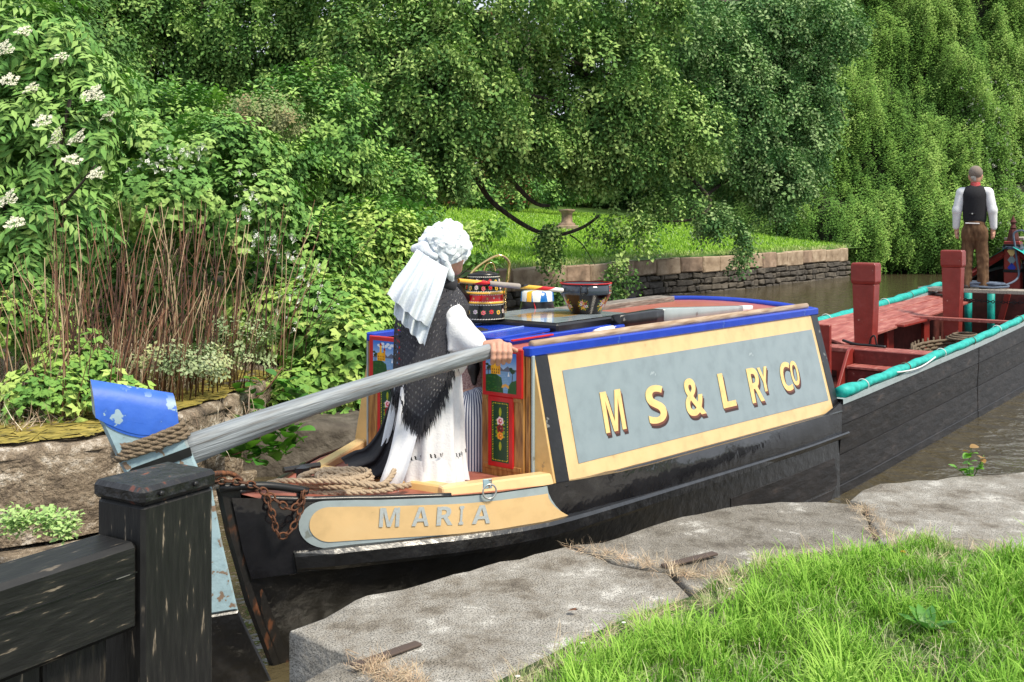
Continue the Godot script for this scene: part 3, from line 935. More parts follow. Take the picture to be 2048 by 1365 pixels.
func make_cabin() -> void:
	# near and far side walls
	for s in [1, -1]:
		var wall := MB.new(true)
		var rows := []
		for t in [0.0, .5, 1.0]:
			var row := []
			for k in 9:
				var p := side(lerpf(1.541, 5.059, k / 8.0), t)
				row.append(Vector3(p.x, p.y, p.z * s))
			if s < 0: row.reverse()
			rows.append(row)
		wall.grid(rows)
		var cs := part("cabin_side", wall.done(), M.yellow, boat)
		if s > 0:
			part("grey_panel", side_panel(1.762, 4.91, .125, .845, .003), M.cab_grey, cs)
			part("corner_strip", side_panel(1.545, 1.655, -.01, 1.0, .004), M.black, cs)
			part("corner_strip", side_panel(4.955, 5.058, -.01, 1.0, .004), M.black, cs)
			var lt := [["M", 2.052, 2.255, .30, .625, 0], ["S", 2.50, 2.70, .285, .60, 0], ["&", 2.925, 3.15, .275, .60, 0], ["L", 3.37, 3.545, .28, .59, 0], ["R", 3.76, 3.935, .265, .585, 0], ["Y", 3.915, 4.055, .345, .575, 0], ["C", 4.235, 4.40, .30, .58, 0], ["O", 4.40, 4.52, .335, .575, 0]]
			for l in lt:
				var p := side(l[1], l[3], .004)
				var q := side(l[2], l[3], .004)
				var up := side(l[1], l[4], .004) - p
				letter(cs, l[0], up.length(), p.distance_to(q), p, q - p, up, M.letter, M.letter_shade)
		# rail along the roof edge
		var m := MB.new()
		var p0 := side(1.50, 1.0)
		var p1 := side(5.075, 1.0)
		var h := [Vector3(p0.x, p0.y - .012, (p0.z - .05) * s), Vector3(p0.x, p0.y - .012, (p0.z + .014) * s), Vector3(p1.x, p1.y - .012, (p1.z + .014) * s), Vector3(p1.x, p1.y - .012, (p1.z - .05) * s)]
		for k in 4: h.append(h[k] + Vector3(0, .055, 0))
		if s < 0: h = [h[0], h[3], h[2], h[1], h[4], h[7], h[6], h[5]]
		m.hexa(h, .008)
		part("roof_rail", m.done(), M.blue, boat)
		var bead := MB.new(true)
		var pa := []
		for k in 9:
			var p := side(lerpf(1.6, 5.06, k / 8.0), -.012, .01)
			pa.append(Vector3(p.x, p.y, p.z * s))
		bead.tube(pa, .012, 8)
		part("guard_bead", bead.done(), M.gloss, boat)
	# cambered roof
	var rm := MB.new(true)
	var rows := []
	for k in 9:
		var row := []
		var u := lerpf(5.04, 1.52, k / 8.0)
		for q in 13:
			var t := lerpf(1, -1, q / 12.0)
			var ed := side(u, 1.0)
			row.append(Vector3(u, ed.y + .006 + .058 * (1 - t * t), (ed.z - .045) * t))
		row.reverse()
		rows.append(row)
	rows.reverse()
	for k in 8:
		for q in 12:
			if k == 0 and q >= 4 and q < 8: continue          # the hatch opening
			rm.quad(rows[k][q + 1], rows[k][q], rows[k + 1][q], rows[k + 1][q + 1])
	part("roof", rm.done(), M.roof, boat)
	rm = MB.new(true)
	for e in [[5.06, 5.03], [1.535, 1.51]]:
		if e[0] < 2: continue
		var pts := []
		for q in 13:
			var t := lerpf(1, -1, q / 12.0)
			var ed := side(e[0], 1.0)
			pts.append(Vector3(e[0] - .005, ed.y + .018 + .052 * (1 - t * t), (ed.z) * t))
		rm.tube(pts, .03, 6)
	part("front_rail", rm.done(), M.blue, boat)
	# walls at the cabin's ends
	part("front_bulkhead", boxm(Vector3(5.03, 1.06, 0), Vector3(.03, .75, 1.7), .002), M.red, boat)
	var end := MB.new()
	for s in [1, -1]:
		var zi := .605
		var q := [Vector3(1.53, .74, zi * s), Vector3(1.53, .74, .785 * s), Vector3(1.56, .74, .785 * s), Vector3(1.56, .74, zi * s), Vector3(1.53, 1.452, zi * s), Vector3(1.53, 1.452, .633 * s), Vector3(1.56, 1.452, .633 * s), Vector3(1.56, 1.452, zi * s)]
		if s < 0: q = [q[1], q[0], q[3], q[2], q[5], q[4], q[7], q[6]]
		var mb := MB.new()
		mb.hexa(q, .003)
		part("rear_board", mb.done(), M.yellow_dim, boat)
		mb = MB.new()
		mb.box(Vector3(1.523, 1.09, .615 * s), Vector3(.03, .72, .032), .004)
		part("door_post", mb.done(), M.oak, boat)
		mb = MB.new()
		mb.box(Vector3(1.522, 1.09, .643 * s), Vector3(.022, .70, .014), .003)
		part("door_trim", mb.done(), M.band_grey, boat)
		# door leaf folded back against the bulkhead
		var door := part("door", boxm(Vector3(1.512, 1.105, .447 * s), Vector3(.03, .73, .30), .004), M.oak, boat)
		part("castle_frame", boxm(Vector3(1.490, 1.336, .455 * s), Vector3(.016, .275, .285), .005), M.scarlet, door)
		var pm := MB.new()
		var zl := .34 if s > 0 else -.56
		pm.quv(Vector3(1.4805, 1.222, zl), Vector3(1.4805, 1.222, zl + .218), Vector3(1.4805, 1.447, zl + .218), Vector3(1.4805, 1.447, zl))
		part("castle_painting", pm.done(), M.castle, door)
		part("rose_frame", boxm(Vector3(1.492, 1.0, .44 * s), Vector3(.014, .40, .185), .006), M.scarlet, door)
		pm = MB.new()
		zl = .44 * s - .062
		pm.quv(Vector3(1.4845, .83, zl), Vector3(1.4845, .83, zl + .124), Vector3(1.4845, 1.17, zl + .124), Vector3(1.4845, 1.17, zl))
		part("rose_painting", pm.done(), M.roses, door)
		for y in [.80, 1.19]:
			part("door_rail", boxm(Vector3(1.494, y, .447 * s), Vector3(.008, .03, .27), .003), M.oak, door)
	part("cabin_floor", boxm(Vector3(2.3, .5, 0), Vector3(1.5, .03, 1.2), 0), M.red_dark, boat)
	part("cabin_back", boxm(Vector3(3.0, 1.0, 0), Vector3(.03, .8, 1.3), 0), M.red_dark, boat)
	for s in [1, -1]:
		part("side_bed", boxm(Vector3(2.3, .72, .5 * s), Vector3(1.3, .4, .34), .01), M.oak, boat)
	# sliding hatch and its runners
	part("hatch_surround", boxm(Vector3(1.56, 1.487, 0), Vector3(.05, .07, .74), .006), M.blue, boat)
	for s in [1, -1]:
		part("hatch_runner", boxm(Vector3(2.27, 1.478, .405 * s), Vector3(1.36, .06, .05), .006), M.blue, boat)
		part("hatch_edge", boxm(Vector3(1.78, 1.505, .45 * s), Vector3(.4, .010, .02), .003), M.scarlet, boat)
	part("hatch_board", boxm(Vector3(1.82, 1.512, 0), Vector3(.52, .02, .72), .004, Basis(Vector3(0, 0, 1), .02)), M.blue, boat)
	for z in [-.17, .17]: part("hatch_bead", boxm(Vector3(1.82, 1.525, z), Vector3(.48, .008, .012), .002, Basis(Vector3(0, 0, 1), .02)), M.pale_line, boat)
	part("hatch_lining", boxm(Vector3(2.13, 1.47, 0), Vector3(.02, .075, .74), .003), M.blue, boat)
	var sl := part("sliding_hatch", boxm(Vector3(2.56, 1.525, 0), Vector3(.92, .06, .80), .012), M.black, boat)
	var im := pic(128, 128, Color(.62, .67, .70))
	for k in 60: blob(im, rng.randi_range(0, 127), rng.randi_range(0, 127), rr(4, 14), rr(2, 5), Color(.62, .67, .70).lerp(Color(.5, .54, .58), rr(0, 1)))
	blob(im, 64, 64, 40, 30, Color(.72, .56, .36))
	for k in 30: blob(im, 64 + rr(-30, 30), 64 + rr(-22, 22), rr(3, 9), rr(2, 4), Color(.72, .56, .36).lerp(Color(.62, .60, .52), rr(0, 1)))
	var tm := MB.new()
	tm.quv(Vector3(2.13, 1.558, .37), Vector3(2.99, 1.558, .37), Vector3(2.99, 1.558, -.37), Vector3(2.13, 1.558, -.37))
	part("hatch_top", tm.done(), texm(im, .12), sl)

func make_chain() -> void:
	var ch := Node3D.new()
	ch.name = "chain"
	boat.add_child(ch)
	var tor := TorusMesh.new()
	tor.inner_radius = .011; tor.outer_radius = .020; tor.rings = 14; tor.ring_segments = 6
	var runs := [[Vector3(-.20, .99, .0), Vector3(-.06, .97, .06), Vector3(.03, .94, .10), Vector3(.08, .90, .13)],
		[Vector3(.08, .90, .13), Vector3(.10, .80, .155), Vector3(.13, .70, .16), Vector3(.17, .69, .18), Vector3(.22, .76, .2), Vector3(.26, .87, .2), Vector3(.3, .86, .13)],
		[Vector3(.08, .90, .13), Vector3(.13, .85, .165), Vector3(.18, .81, .19), Vector3(.23, .83, .2), Vector3(.27, .87, .18)]]
	for r in runs:
		var pts := spline(r, 10)
		var acc := 0.0
		var k := 0
		for i in range(1, pts.size()):
			acc += pts[i].distance_to(pts[i - 1])
			if acc > .031:
				acc = 0
				k += 1
				var d: Vector3 = (pts[i] - pts[i - 1]).normalized()
				var b := along(d)
				if k % 2: b = b * Basis(Vector3.RIGHT, PI / 2)
				part("chain_link", tor, M.rust, ch, Transform3D(b * Basis.from_scale(Vector3(1.35, 1, 1)), pts[i]))
	# ring bolt where it is made fast
	part("chain_bolt", tubem([Vector3(.30, .80, .13), Vector3(.30, .88, .13)], .022, 8), M.iron, ch)
	part("rudder_hook", tubem(spline([Vector3(-.26, 1.0, .05), Vector3(-.16, 1.02, .05), Vector3(-.05, 1.0, .04), Vector3(0.02, .95, .03)], 5), .013, 6), M.rust, ch)
	part("deck_rail_iron", tubem(spline([Vector3(-.1, .94, .02), Vector3(.1, .925, .11), Vector3(.3, .87, .18)], 5), .02, 6), M.iron, ch)

func make_hold() -> void:
	# planked sides
	for s in [1, -1]:
		var cuts := [5.06, 9.2, 13.4, 17.2, 22.0]
		for lv in 4:
			for c in 4:
				var m := MB.new()
				var rows := []
				for q in [[0.0, -.010], [.02, 0.0], [.98, 0.0], [1.0, -.010]]:
					var row := []
					for k in 9:
						var u := lerpf(cuts[c] + (.006 if c else (-1.7 if lv < 2 else 0.0)), cuts[c + 1], k / 8.0)
						var y := table(HOLD, u)
						var ys := [-.45, .08, y * .42, y * .74, y]
						var yy := lerpf(ys[lv], ys[lv + 1], q[0])
						var p := hull(u, yy, q[1] + .004 * (c % 2) + (.004 if lv < 2 else 0.0))
						row.append(Vector3(p.x, p.y, p.z * s))
					if s < 0: row.reverse()
					rows.append(row)
				m.grid(rows)
				part("hull_plank", m.done(), M.plank, boat)
		# gunwale cap and inner lining
		var cap := MB.new()
		var lin_ := MB.new(true)
		var prev := []
		var inner := [[], []]
		for k in 33:
			var u := lerpf(5.06, 21.8, k / 32.0)
			var cur := []
			for q in [[.012, -.03], [.012, .012], [-.10, .012], [-.10, -.03]]:
				var p := hull(u, sheer(u) + q[1], q[0])
				cur.append(Vector3(p.x, p.y, p.z * s))
			if prev:
				for q in 4:
					if s > 0: cap.quad(prev[q], cur[q], cur[(q + 1) % 4], prev[(q + 1) % 4])
					else: cap.quad(cur[q], prev[q], prev[(q + 1) % 4], cur[(q + 1) % 4])
			prev = cur
			var pi := hull(u, sheer(u) - .01, -.07)
			inner[0].append(Vector3(pi.x, .1, pi.z * s)); inner[1].append(Vector3(pi.x, pi.y, pi.z * s))
		if s > 0:
			inner[0].reverse(); inner[1].reverse()
		lin_.grid(inner)
		part("gunwale", cap.done(), M.band_grey, boat)
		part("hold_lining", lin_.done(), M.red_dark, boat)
		# rolled side cloth lashed on top
		var pts := []
		var rad := []
		for k in 81:
			var u := lerpf(5.12, 15.2, k / 80.0)
			var p := hull(u, sheer(u) + .05, -.035)
			pts.append(Vector3(p.x, p.y + .005 * sin(k * 1.3), p.z * s))
			rad.append((.046 if s > 0 else .066) + .0025 * sin(k * 2.1) + .003 * sin(k * .7) - (.008 if k % 9 == 4 else 0.0) + (.014 if k < 3 and s > 0 else 0.0))
		part("rolled_cloth", tubem(pts, rad, 12, true, .8), M.turq, boat)
		for k in 8:
			var i := 4 + k * 9
			if i > 78: continue
			var t := TorusMesh.new()
			t.inner_radius = rad[i] + .002; t.outer_radius = rad[i] + .012; t.rings = 20; t.ring_segments = 6
			part("lashing", t, M.rope_old if k % 2 else M.white, boat, Transform3D(along(pts[i + 1] - pts[i - 1]) * Basis(Vector3(0, 0, 1), PI / 2 + .15), pts[i]))
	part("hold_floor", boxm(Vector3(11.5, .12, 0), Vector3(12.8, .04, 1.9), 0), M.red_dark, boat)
	var loop := []
	for k in 13: loop.append(Vector3(lerpf(6.35, 7.5, k / 12.0), sheer(7) + .05 - .03 * sin(PI * k / 12.0) + k * .0014, 1.09 + .015 * sin(PI * k / 12.0)))
	part("slack_lashing", tubem(loop, .007, 6), M.white, boat)
	# red board behind the cabin, side planks on the far side
	part("hold_post", boxm(Vector3(7.75, .62, -.13), Vector3(.05, .90, .16), .006), M.red, boat)
	for k in 3:
		var z0 := -.36 - k * .205
		var m := MB.new()
		var y0 := .735 + k * .055
		var y1 := .90 + k * .03
		var ul := 9.0 + k * .02
		var h := [Vector3(ul, y0 - .035, z0), Vector3(14.75, y1 - .035, z0), Vector3(14.75, y1 - .02, z0 - .2), Vector3(ul, y0 + .02, z0 - .2)]
		for q in 4: h.append(h[q] + Vector3(0, .035, 0))
		m.hexa(h, .006)
		part("side_plank", m.done(), M.red_top, boat)
	part("short_plank", boxm(Vector3(11.6, .79, -.33), Vector3(1.4, .03, .12), .004), M.red, boat)
	for u in [9.3, 11.0, 12.6, 14.2]:
		part("hold_knee", boxm(Vector3(u, .45, -.5), Vector3(.25, .62, .05), .006), M.red, boat)
	# cross beam with its tall stand, and the second one
	part("cross_beam", boxm(Vector3(8.45, .745, .0), Vector3(.30, .05, 1.96), .006), M.red_top, boat)
	part("beam_board", boxm(Vector3(8.33, .62, -.35), Vector3(.04, .22, .75), .004), M.red, boat)
	for t in [[8.68, .77, 1.70, .125, .10, 0.0], [12.15, .2, 1.76, .13, .085, .02]]:
		var m := MB.new()
		var h := []
		var bh: float = t[3]
		for y in [0, 1]:
			var w: float = [t[4], bh][y]
			for c in [[-.09, 1], [.09, 1], [.09, -1], [-.09, -1]]:
				h.append(Vector3(t[0] + c[0] + t[5] * y, [t[1], t[2] - .24][y], c[1] * w))
		m.hexa(h, .006)
		var st := part("hold_stand", m.done(), M.red, boat)
		m = MB.new()
		h = []
		for y in 4:
			var yy: float = [t[2] - .238, t[2] - .205, t[2] - .02, t[2]][y]
			var sc: float = [1.0, 1.1, 1.1, 1.0][y]
			h.append([])
			for c in [[-.09, 1], [.09, 1], [.09, -1], [-.09, -1]]:
				h[y].append(Vector3(t[0] + c[0] * sc + t[5], yy, c[1] * bh * sc))
		for y in 3: m.hexa(h[y] + h[y + 1], .004)
		part("stand_head", m.done(), M.red, st)
	part("stand_clamp", tubem(spline([Vector3(8.50, .83, -.2), Vector3(8.48, .80, -.05), Vector3(8.5, .795, .12), Vector3(8.5, .79, .28)], 5), .016, 6), M.iron, boat)
	part("clamp_loop", tubem(spline([Vector3(8.5, .80, .1), Vector3(8.5, .88, .12), Vector3(8.5, .9, .16), Vector3(8.5, .80, .18)], 5), .010, 6), M.iron, boat)
	part("thwart", boxm(Vector3(11.95, .82, .22), Vector3(.09, .045, 1.5), .006), M.red_top, boat)
	# steps down into the hold
	for s in [[.0, 0], [.86, 1]]:
		var m := MB.new()
		m.prism(PackedVector2Array([Vector2(7.80, .36), Vector2(8.30, .36), Vector2(8.30, .76), Vector2(8.22, .79), Vector2(8.14, .76)]), Transform3D(Basis.IDENTITY, Vector3(0, 0, s[0] - .03)), .035, .006)
		part("step_side", m.done(), M.red, boat)
	part("step_riser", boxm(Vector3(8.27, .69, .43), Vector3(.03, .15, .82), .004), M.red_dull, boat)
	part("step_tread", boxm(Vector3(8.13, .60, .43), Vector3(.24, .03, .82), .005), M.red_top, boat)
	part("step_riser", boxm(Vector3(8.05, .48, .43), Vector3(.03, .20, .82), .004), M.red_dull, boat)
	# standing plank, mast and the fore cloths
	part("standing_plank", boxm(Vector3(14.55, 1.062, -.22), Vector3(.42, .06, 1.82), .006, Basis(Vector3.UP, .03)), M.deck_wood, boat)
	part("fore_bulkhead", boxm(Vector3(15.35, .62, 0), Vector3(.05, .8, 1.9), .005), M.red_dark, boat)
	for z in [-.55, -.2, .5]:
		part("cloth_roll", tubem([Vector3(15.1, .25, z), Vector3(15.1, 1.02, z)], .06, 10), M.turq, boat)
	part("red_brace", boxm(Vector3(15.12, .6, -.05), Vector3(.05, .8, .09), .004, Basis(Vector3.RIGHT, .25)), M.red, boat)
	var mast := part("mast", boxm(Vector3(15.7, 1.3, .0), Vector3(.21, 1.05, .25), .012), M.red, boat)
	var ml := MB.new()
	ml.lathe([Vector2(.10, 1.82), Vector2(.075, 1.95), Vector2(.06, 2.02)], 10, Vector3(15.7, 0, 0))
	ml.lathe([Vector2(.035, 2.02), Vector2(.05, 2.04), Vector2(.03, 2.10), Vector2(.05, 2.14), Vector2(.03, 2.18), Vector2(.0, 2.26)], 10, Vector3(15.7, 0, 0))
	part("mast_head", ml.done(), M.red_dark, mast)
	for y in [1.335, 1.75]:
		part("black_band", boxm(Vector3(15.7, y, 0), Vector3(.225, .05, .265), .004), M.black, mast)
	var ic := [M.letter, M.cab_grey, M.blue_flat]
	for k in 3:
		var y := 1.64 - k * .125
		for e in 2:
			var dm := MB.new()
			dm.prism(PackedVector2Array([Vector2(0, -.085), Vector2(.065, 0), Vector2(0, .085), Vector2(-.065, 0)] if k else [Vector2(0, -.085), Vector2(.07, .02), Vector2(.045, .05), Vector2(-.045, .05), Vector2(-.07, .02)]), Transform3D(Basis(Vector3.UP, -PI / 2) if e == 0 else Basis.IDENTITY, Vector3(15.594, y, 0) if e == 0 else Vector3(15.7, y, .1255)), .003)
			part("diamond", dm.done(), ic[(k + e * 2) % 3], mast)
	for s in [1, -1]:
		var cl := MB.new(true)
		var rows := []
		for k in 9:
			var t := k / 8.0
			var row := []
			for q in 9:
				var u := lerpf(15.45, 20.5, q / 8.0)
				var p := hull(u, sheer(u), .0)
				var topy := 1.72 + (q / 8.0) * .1
				row.append(Vector3(u, lerpf(p.y, topy, t) + .012 * sin(q * 2.4 + k), lerpf(p.z, .05, t) * s + .01 * sin(k * 2.0 + q)))
			if s < 0: row.reverse()
			rows.append(row)
		cl.grid(rows)
		part("fore_cloth", cl.done(), M.turq, boat)
		var br := MB.new()
		br.tube([Vector3(15.42, 1.10, -.85 * s), Vector3(15.62, 1.62, -.12 * s)], .055, 4)
		part("mast_brace", br.done(), M.red, boat)
	part("top_plank", boxm(Vector3(18.2, 1.86, 0), Vector3(4.9, .04, .3), .004), M.deck_wood, boat)
	for r in [[Vector3(14.42, .93, -.75), Vector3(14.42, .90, .1), Vector3(14.42, .93, .95)]]:
		var pts := spline(r, 24)
		var tor := TorusMesh.new()
		tor.inner_radius = .014; tor.outer_radius = .028; tor.rings = 10; tor.ring_segments = 5
		var cn := Node3D.new()
		cn.name = "hold_chain"
		boat.add_child(cn)
		for i in pts.size() - 1:
			part("chain_link", tor, M.iron, cn, Transform3D(along(pts[i + 1] - pts[i]) * (Basis(Vector3.RIGHT, PI / 2) if i % 2 else Basis.IDENTITY), pts[i]))

# ================================================================= things on the cabin roof
func roof_thing(nm: String, label: String, cat: String, u: float, y: float, w: float, turn := 0.0, group := "") -> Node3D:
	return thing(nm, label, cat, bw(u, y, w), deg_to_rad(BOAT_TURN) + turn, group)

func flower_band(base: Color, w: int, h: int, rows: Array, n: int) -> StandardMaterial3D:
	var im := pic(w, h, base)
	var cs := [Color(.85, .16, .17), Color(.95, .75, .25), Color(.92, .82, .78), Color(.9, .42, .42)]
	for r in rows:
		for k in n:
			var x := (k + .5) * w / n
			for a in [.5, 2.6, -.5, 3.6]: leafy(im, x, h * r, h * .10, a, Color(.2, .42, .1))
		for k in n:
			var x := (k + .5) * w / n
			var c: Color = cs[k % 4]
			rose(im, x, h * r + (k % 2) * 3 - 1, h * .14, c, c.darkened(.3) if k % 4 != 1 else Color(.35, .15, .05))
	for k in n * 3: blob(im, (k + .5) * w / (n * 3), h * .05, 5, 2, Color(.85, .83, .75), .2)
	for k in n * 3: blob(im, (k + .5) * w / (n * 3), h * .95, 5, 2, Color(.85, .83, .75), -.2)
	return texm(im, .14)

func lathed(prof: Array, n := 36, uv := false, turns := 1.0) -> ArrayMesh:
	var m := MB.new(true)
	if uv: m.lathe_uv(prof, n, Vector3.ZERO, turns)
	else: m.lathe(prof, n)
	return m.done()

func strap(pts: Array, wide: Vector3, thick := .004) -> ArrayMesh:
	var m := MB.new(true)
	var rows := []
	for i in pts.size():
		var t: Vector3 = (pts[mini(i + 1, pts.size() - 1)] - pts[maxi(i - 1, 0)]).normalized()
		var n := t.cross(wide).normalized() * thick
		var p: Vector3 = pts[i]
		rows.append([p + wide + n, p + wide - n, p - wide - n, p - wide + n, p + wide + n])
	m.grid(rows)
	return m.done()

func make_roof_things() -> void:
	var black := Color(.035, .04, .045)
	# painted water can
	var t := roof_thing("water_can", "painted water can with rose bands and a big brass handle, beside the white bonnet", "water can", 2.06, 1.562, -.15, -.7)
	part("lower_band", lathed([Vector2(.138, .0), Vector2(.130, .10)], 36, true, 2.0), flower_band(black, 256, 64, [.5], 8), t)
	part("red_band", lathed([Vector2(.131, .112), Vector2(.124, .16)], 36, true, 3.0), flower_band(Color(.74, .04, .05), 256, 32, [.5], 6), t)
	part("upper_band", lathed([Vector2(.121, .172), Vector2(.105, .275)], 36, true, 2.0), flower_band(black, 256, 64, [.33, .72], 8), t)
	for y in [.106, .166]:
		part("yellow_hoop", lathed([Vector2(.128 - (y - .1) * .1, y - .007), Vector2(.134 - (y - .1) * .1, y - .007), Vector2(.132 - (y - .1) * .1, y + .007), Vector2(.12 - (y - .1) * .1, y + .007)]), M.gold_paint, t)
	part("lid", lathed([Vector2(.103, .275), Vector2(.105, .283), Vector2(.05, .30), Vector2(.0, .305)]), M.black, t)
	part("spout", tubem([Vector3(-.11, .12, .05), Vector3(-.2, .22, .1), Vector3(-.26, .31, .13)], [.03, .024, .02], 10), M.black, t)
	part("brass_handle", strap(spline([Vector3(-.10, .26, 0), Vector3(-.05, .32, 0), Vector3(.05, .385, 0), Vector3(.115, .40, .0), Vector3(.165, .355, 0), Vector3(.16, .26, 0), Vector3(.145, .2, 0), Vector3(.135, .15, 0)], 6), Vector3(0, 0, .024), .006), M.brass, t)
	part("lid_handle", strap(spline([Vector3(.0, .30, 0), Vector3(.02, .345, 0), Vector3(.06, .35, 0), Vector3(.075, .30, 0)], 5), Vector3(0, 0, .012)), M.brass, t)
	var tor := TorusMesh.new()
	tor.inner_radius = .004; tor.outer_radius = .009; tor.rings = 10; tor.ring_segments = 5
	for k in 11: part("chain_link", tor, M.brass, t, Transform3D(Basis(Vector3.UP, k * PI / 2) * Basis(Vector3.RIGHT, PI / 2), Vector3(.143 - .0 * k, .19 - k * .015, .0 + .005 * sin(k))))
	# second can with a blue and white lid
	t = roof_thing("lidded_can", "small black can with a blue, white and yellow lid behind the water can", "can", 2.98, 1.505, -.40, -.6)
	part("can_body", lathed([Vector2(0, 0), Vector2(.135, 0), Vector2(.115, .10)], 30), M.black, t)
	var im := pic(256, 32, Color(.86, .87, .84))
	for k in 7: poly(im, [Vector2(k * 37, 32), Vector2(k * 37 + 10, 4), Vector2(k * 37 + 20, 32)], Color(.1, .4, .7))
	for k in 3: poly(im, [Vector2(k * 90 + 60, 0), Vector2(k * 90 + 74, 0), Vector2(k * 90 + 74, 32), Vector2(k * 90 + 60, 32)], Color(.93, .7, .08))
	part("can_lid", lathed([Vector2(.122, .10), Vector2(.116, .165), Vector2(.1, .172), Vector2(0, .178)], 30, true), texm(im, .2), t)
	part("red_flash", tubem([Vector3(-.06, .01, .128), Vector3(-.058, .06, .118), Vector3(-.065, .1, .109)], [.022, .014, .003], 6, true, .3), M.scarlet, t)
	# painted hand bowl
	t = roof_thing("hand_bowl", "dark painted bowl with rose bunches and a red rim, standing on the hatch slide", "bowl", 2.80, 1.562, .14, 0)
	part("bowl_body", lathed([Vector2(.104, .0), Vector2(.137, .064), Vector2(.17, .128)], 40, true, 3.0), bowl_paint(Color(.09, .03, .035)), t)
	part("bowl_band", lathed([Vector2(.170, .128), Vector2(.173, .132), Vector2(.173, .198), Vector2(.165, .198), Vector2(.15, .13), Vector2(.09, .02), Vector2(0, .016)], 40), M.slate_paint, t)
	part("bowl_rim", lathed([Vector2(.165, .197), Vector2(.178, .197), Vector2(.178, .204), Vector2(.165, .204)], 40), M.scarlet, t)
	var pb := MB.new(true)
	var rows := []
	for y in [.135, .195]:
		var row := []
		for k in 9:
			var a := lerpf(.1, .75, k / 8.0) - PI * .0
			row.append(Vector3(.1745 * sin(a), y, .1745 * cos(a)))
		rows.append(row)
	pb.grid_uv(rows)
	part("rose_bunch", pb.done(), flower_band(Color(.2, .25, .3), 96, 48, [.3, .68], 4), t)
	for s in [-1.05]:
		part("bowl_handle", strap(spline([Vector3(.17 * sin(s - .13), .185, .17 * cos(s - .13)), Vector3(.195 * sin(s - .1), .18, .195 * cos(s - .1)), Vector3(.195 * sin(s - .1), .14, .195 * cos(s - .1)), Vector3(.17 * sin(s + .1), .138, .17 * cos(s + .1)), Vector3(.195 * sin(s + .13), .16, .195 * cos(s + .13)), Vector3(.17 * sin(s + .13), .185, .17 * cos(s + .13))], 4), Vector3(0, .008, 0), .004), M.black, t)
	# striped mop handle lying across the can
	var a := bw(1.66, 1.825, -.02)
	var b := bw(2.60, 1.722, .085)
	t = thing("mop", "barber striped mop handle with a grey grip, propped through the brass can handle", "mop", a)
	var d := b - a
	var cols := [M.gold_paint, M.scarlet, M.mop_grip, M.mop_grip, M.black, M.gold_paint, M.scarlet, M.white]
	var seg := [0.0, .16, .27, .42, .56, .60, .74, .87, 1.0]
	for k in 8:
		var r: float = .017 if cols[k] == M.mop_grip else .0145
		var p0: float = seg[k]
		var p1: float = seg[k + 1]
		# each painted band is cut on the slant, as a spiral
		var m := MB.new(true)
		var bs := along(d)
		var rws := []
		for e in [p0, lerpf(p0, p1, .5), p1]:
			var row := []
			for q in 13:
				var an := TAU * (q % 12) / 12
				var sl := (.05 * sin(an) if (e > .01 and e < .99 and cols[k] != M.mop_grip) else 0.0)
				row.append(d * e + bs.x * sl + (bs.y * sin(an) + bs.z * cos(an)) * r)
			row.reverse()
			rws.append(row)
		m.grid(rws)
		part("handle_band", m.done(), cols[k], t)
	# plank on the far side of the roof
	t = roof_thing("roof_plank", "weathered grey plank lying on the far half of the red cabin roof", "plank", 3.75, 1.488, -.36, .01)
	part("plank_board", boxm(Vector3(0, .025, 0), Vector3(2.1, .05, .17), .006), M.old_wood, t)
	# long pole on the near side
	t = roof_thing("boat_pole", "long pale round wooden pole lying along the blue roof rail", "pole", 1.56, 1.495, .605, 0)
	part("pole_shaft", tubem([Vector3(0, 0, 0), Vector3(1.2, .004, .06), Vector3(2.4, .003, .125), Vector3(3.46, 0, .185)], [.024, .0245, .024, .023], 12), M.pole, t)
	# spare shaped timber
	t = roof_thing("spare_tiller", "black and grey shaped timber with a white tip lying on the roof", "timber", 2.66, 1.50, .47, 0)
	for sec in [[0, 5, M.black, "black_butt"], [5, 18, M.pad_grey, "grey_blade"], [18, 20, M.cloth_white, "white_tip"]]:
		var m := MB.new(true)
		rows = []
		for k in range(sec[0], sec[1] + 1):
			var s: float = k / 20.0
			var h := lerpf(.085, .10, minf(s / .3, 1)) * (1.0 - .62 * clampf((s - .3) / .7, 0, 1)) 
			var wd := lerpf(.075, .10, minf(s / .3, 1)) * (1.0 - .6 * pow(clampf((s - .3) / .7, 0, 1), 1.5))
			var zc := .02 * sin(s * 4) + .02 * s
			var y0 := -.012 - .02 * s
			var row := []
			for q in [[.5, .12], [.5, .9], [.38, 1.0], [-.38, 1.0], [-.5, .88], [-.5, .0], [.4, .0], [.5, .12]]:
				row.append(Vector3(s * 2.0, y0 + h * q[1], zc + wd * q[0]))
			row.reverse()
			rows.append(row)
		m.grid(rows)
		var e0: Array = rows[0]
		var e1: Array = rows[-1]
		for q in range(1, 6):
			m.tri(e0[0], e0[q + 1], e0[q])
			m.tri(e1[0], e1[q], e1[q + 1])
		part(sec[3], m.done(), sec[2], t)
	# bound rope's end
	t = roof_thing("rope_end", "short white rope end with blue whipping between the pole and the hatch", "rope", 2.36, 1.487, .50, -.03)
	part("rope_body", tubem([Vector3(0, 0, 0), Vector3(.08, .004, 0), Vector3(.2, .01, 0)], [.018, .024, .02], 10), M.cloth_white, t)
	part("blue_whipping", tubem([Vector3(.2, .01, 0), Vector3(.32, .016, 0)], [.018, .014], 10), M.blue, t)
	# rope coil on the stern deck
	var path := []
	var n := 330
	for k in n:
		var q := k / float(n)
		var an := q * TAU * 7.5
		var r := .115 + .045 * sin(q * 23.0) - .02 * q
		var y := .016 + .085 * pow(q, .8) + .012 * sin(an * 1.3 + 1)
		path.append(Vector3(cos(an) * r * 1.25 + .03 * sin(q * 41), y * (1.0 - .35 * absf(sin(an * .5 + 1))), sin(an) * r * .72 + .02 * sin(q * 31)))
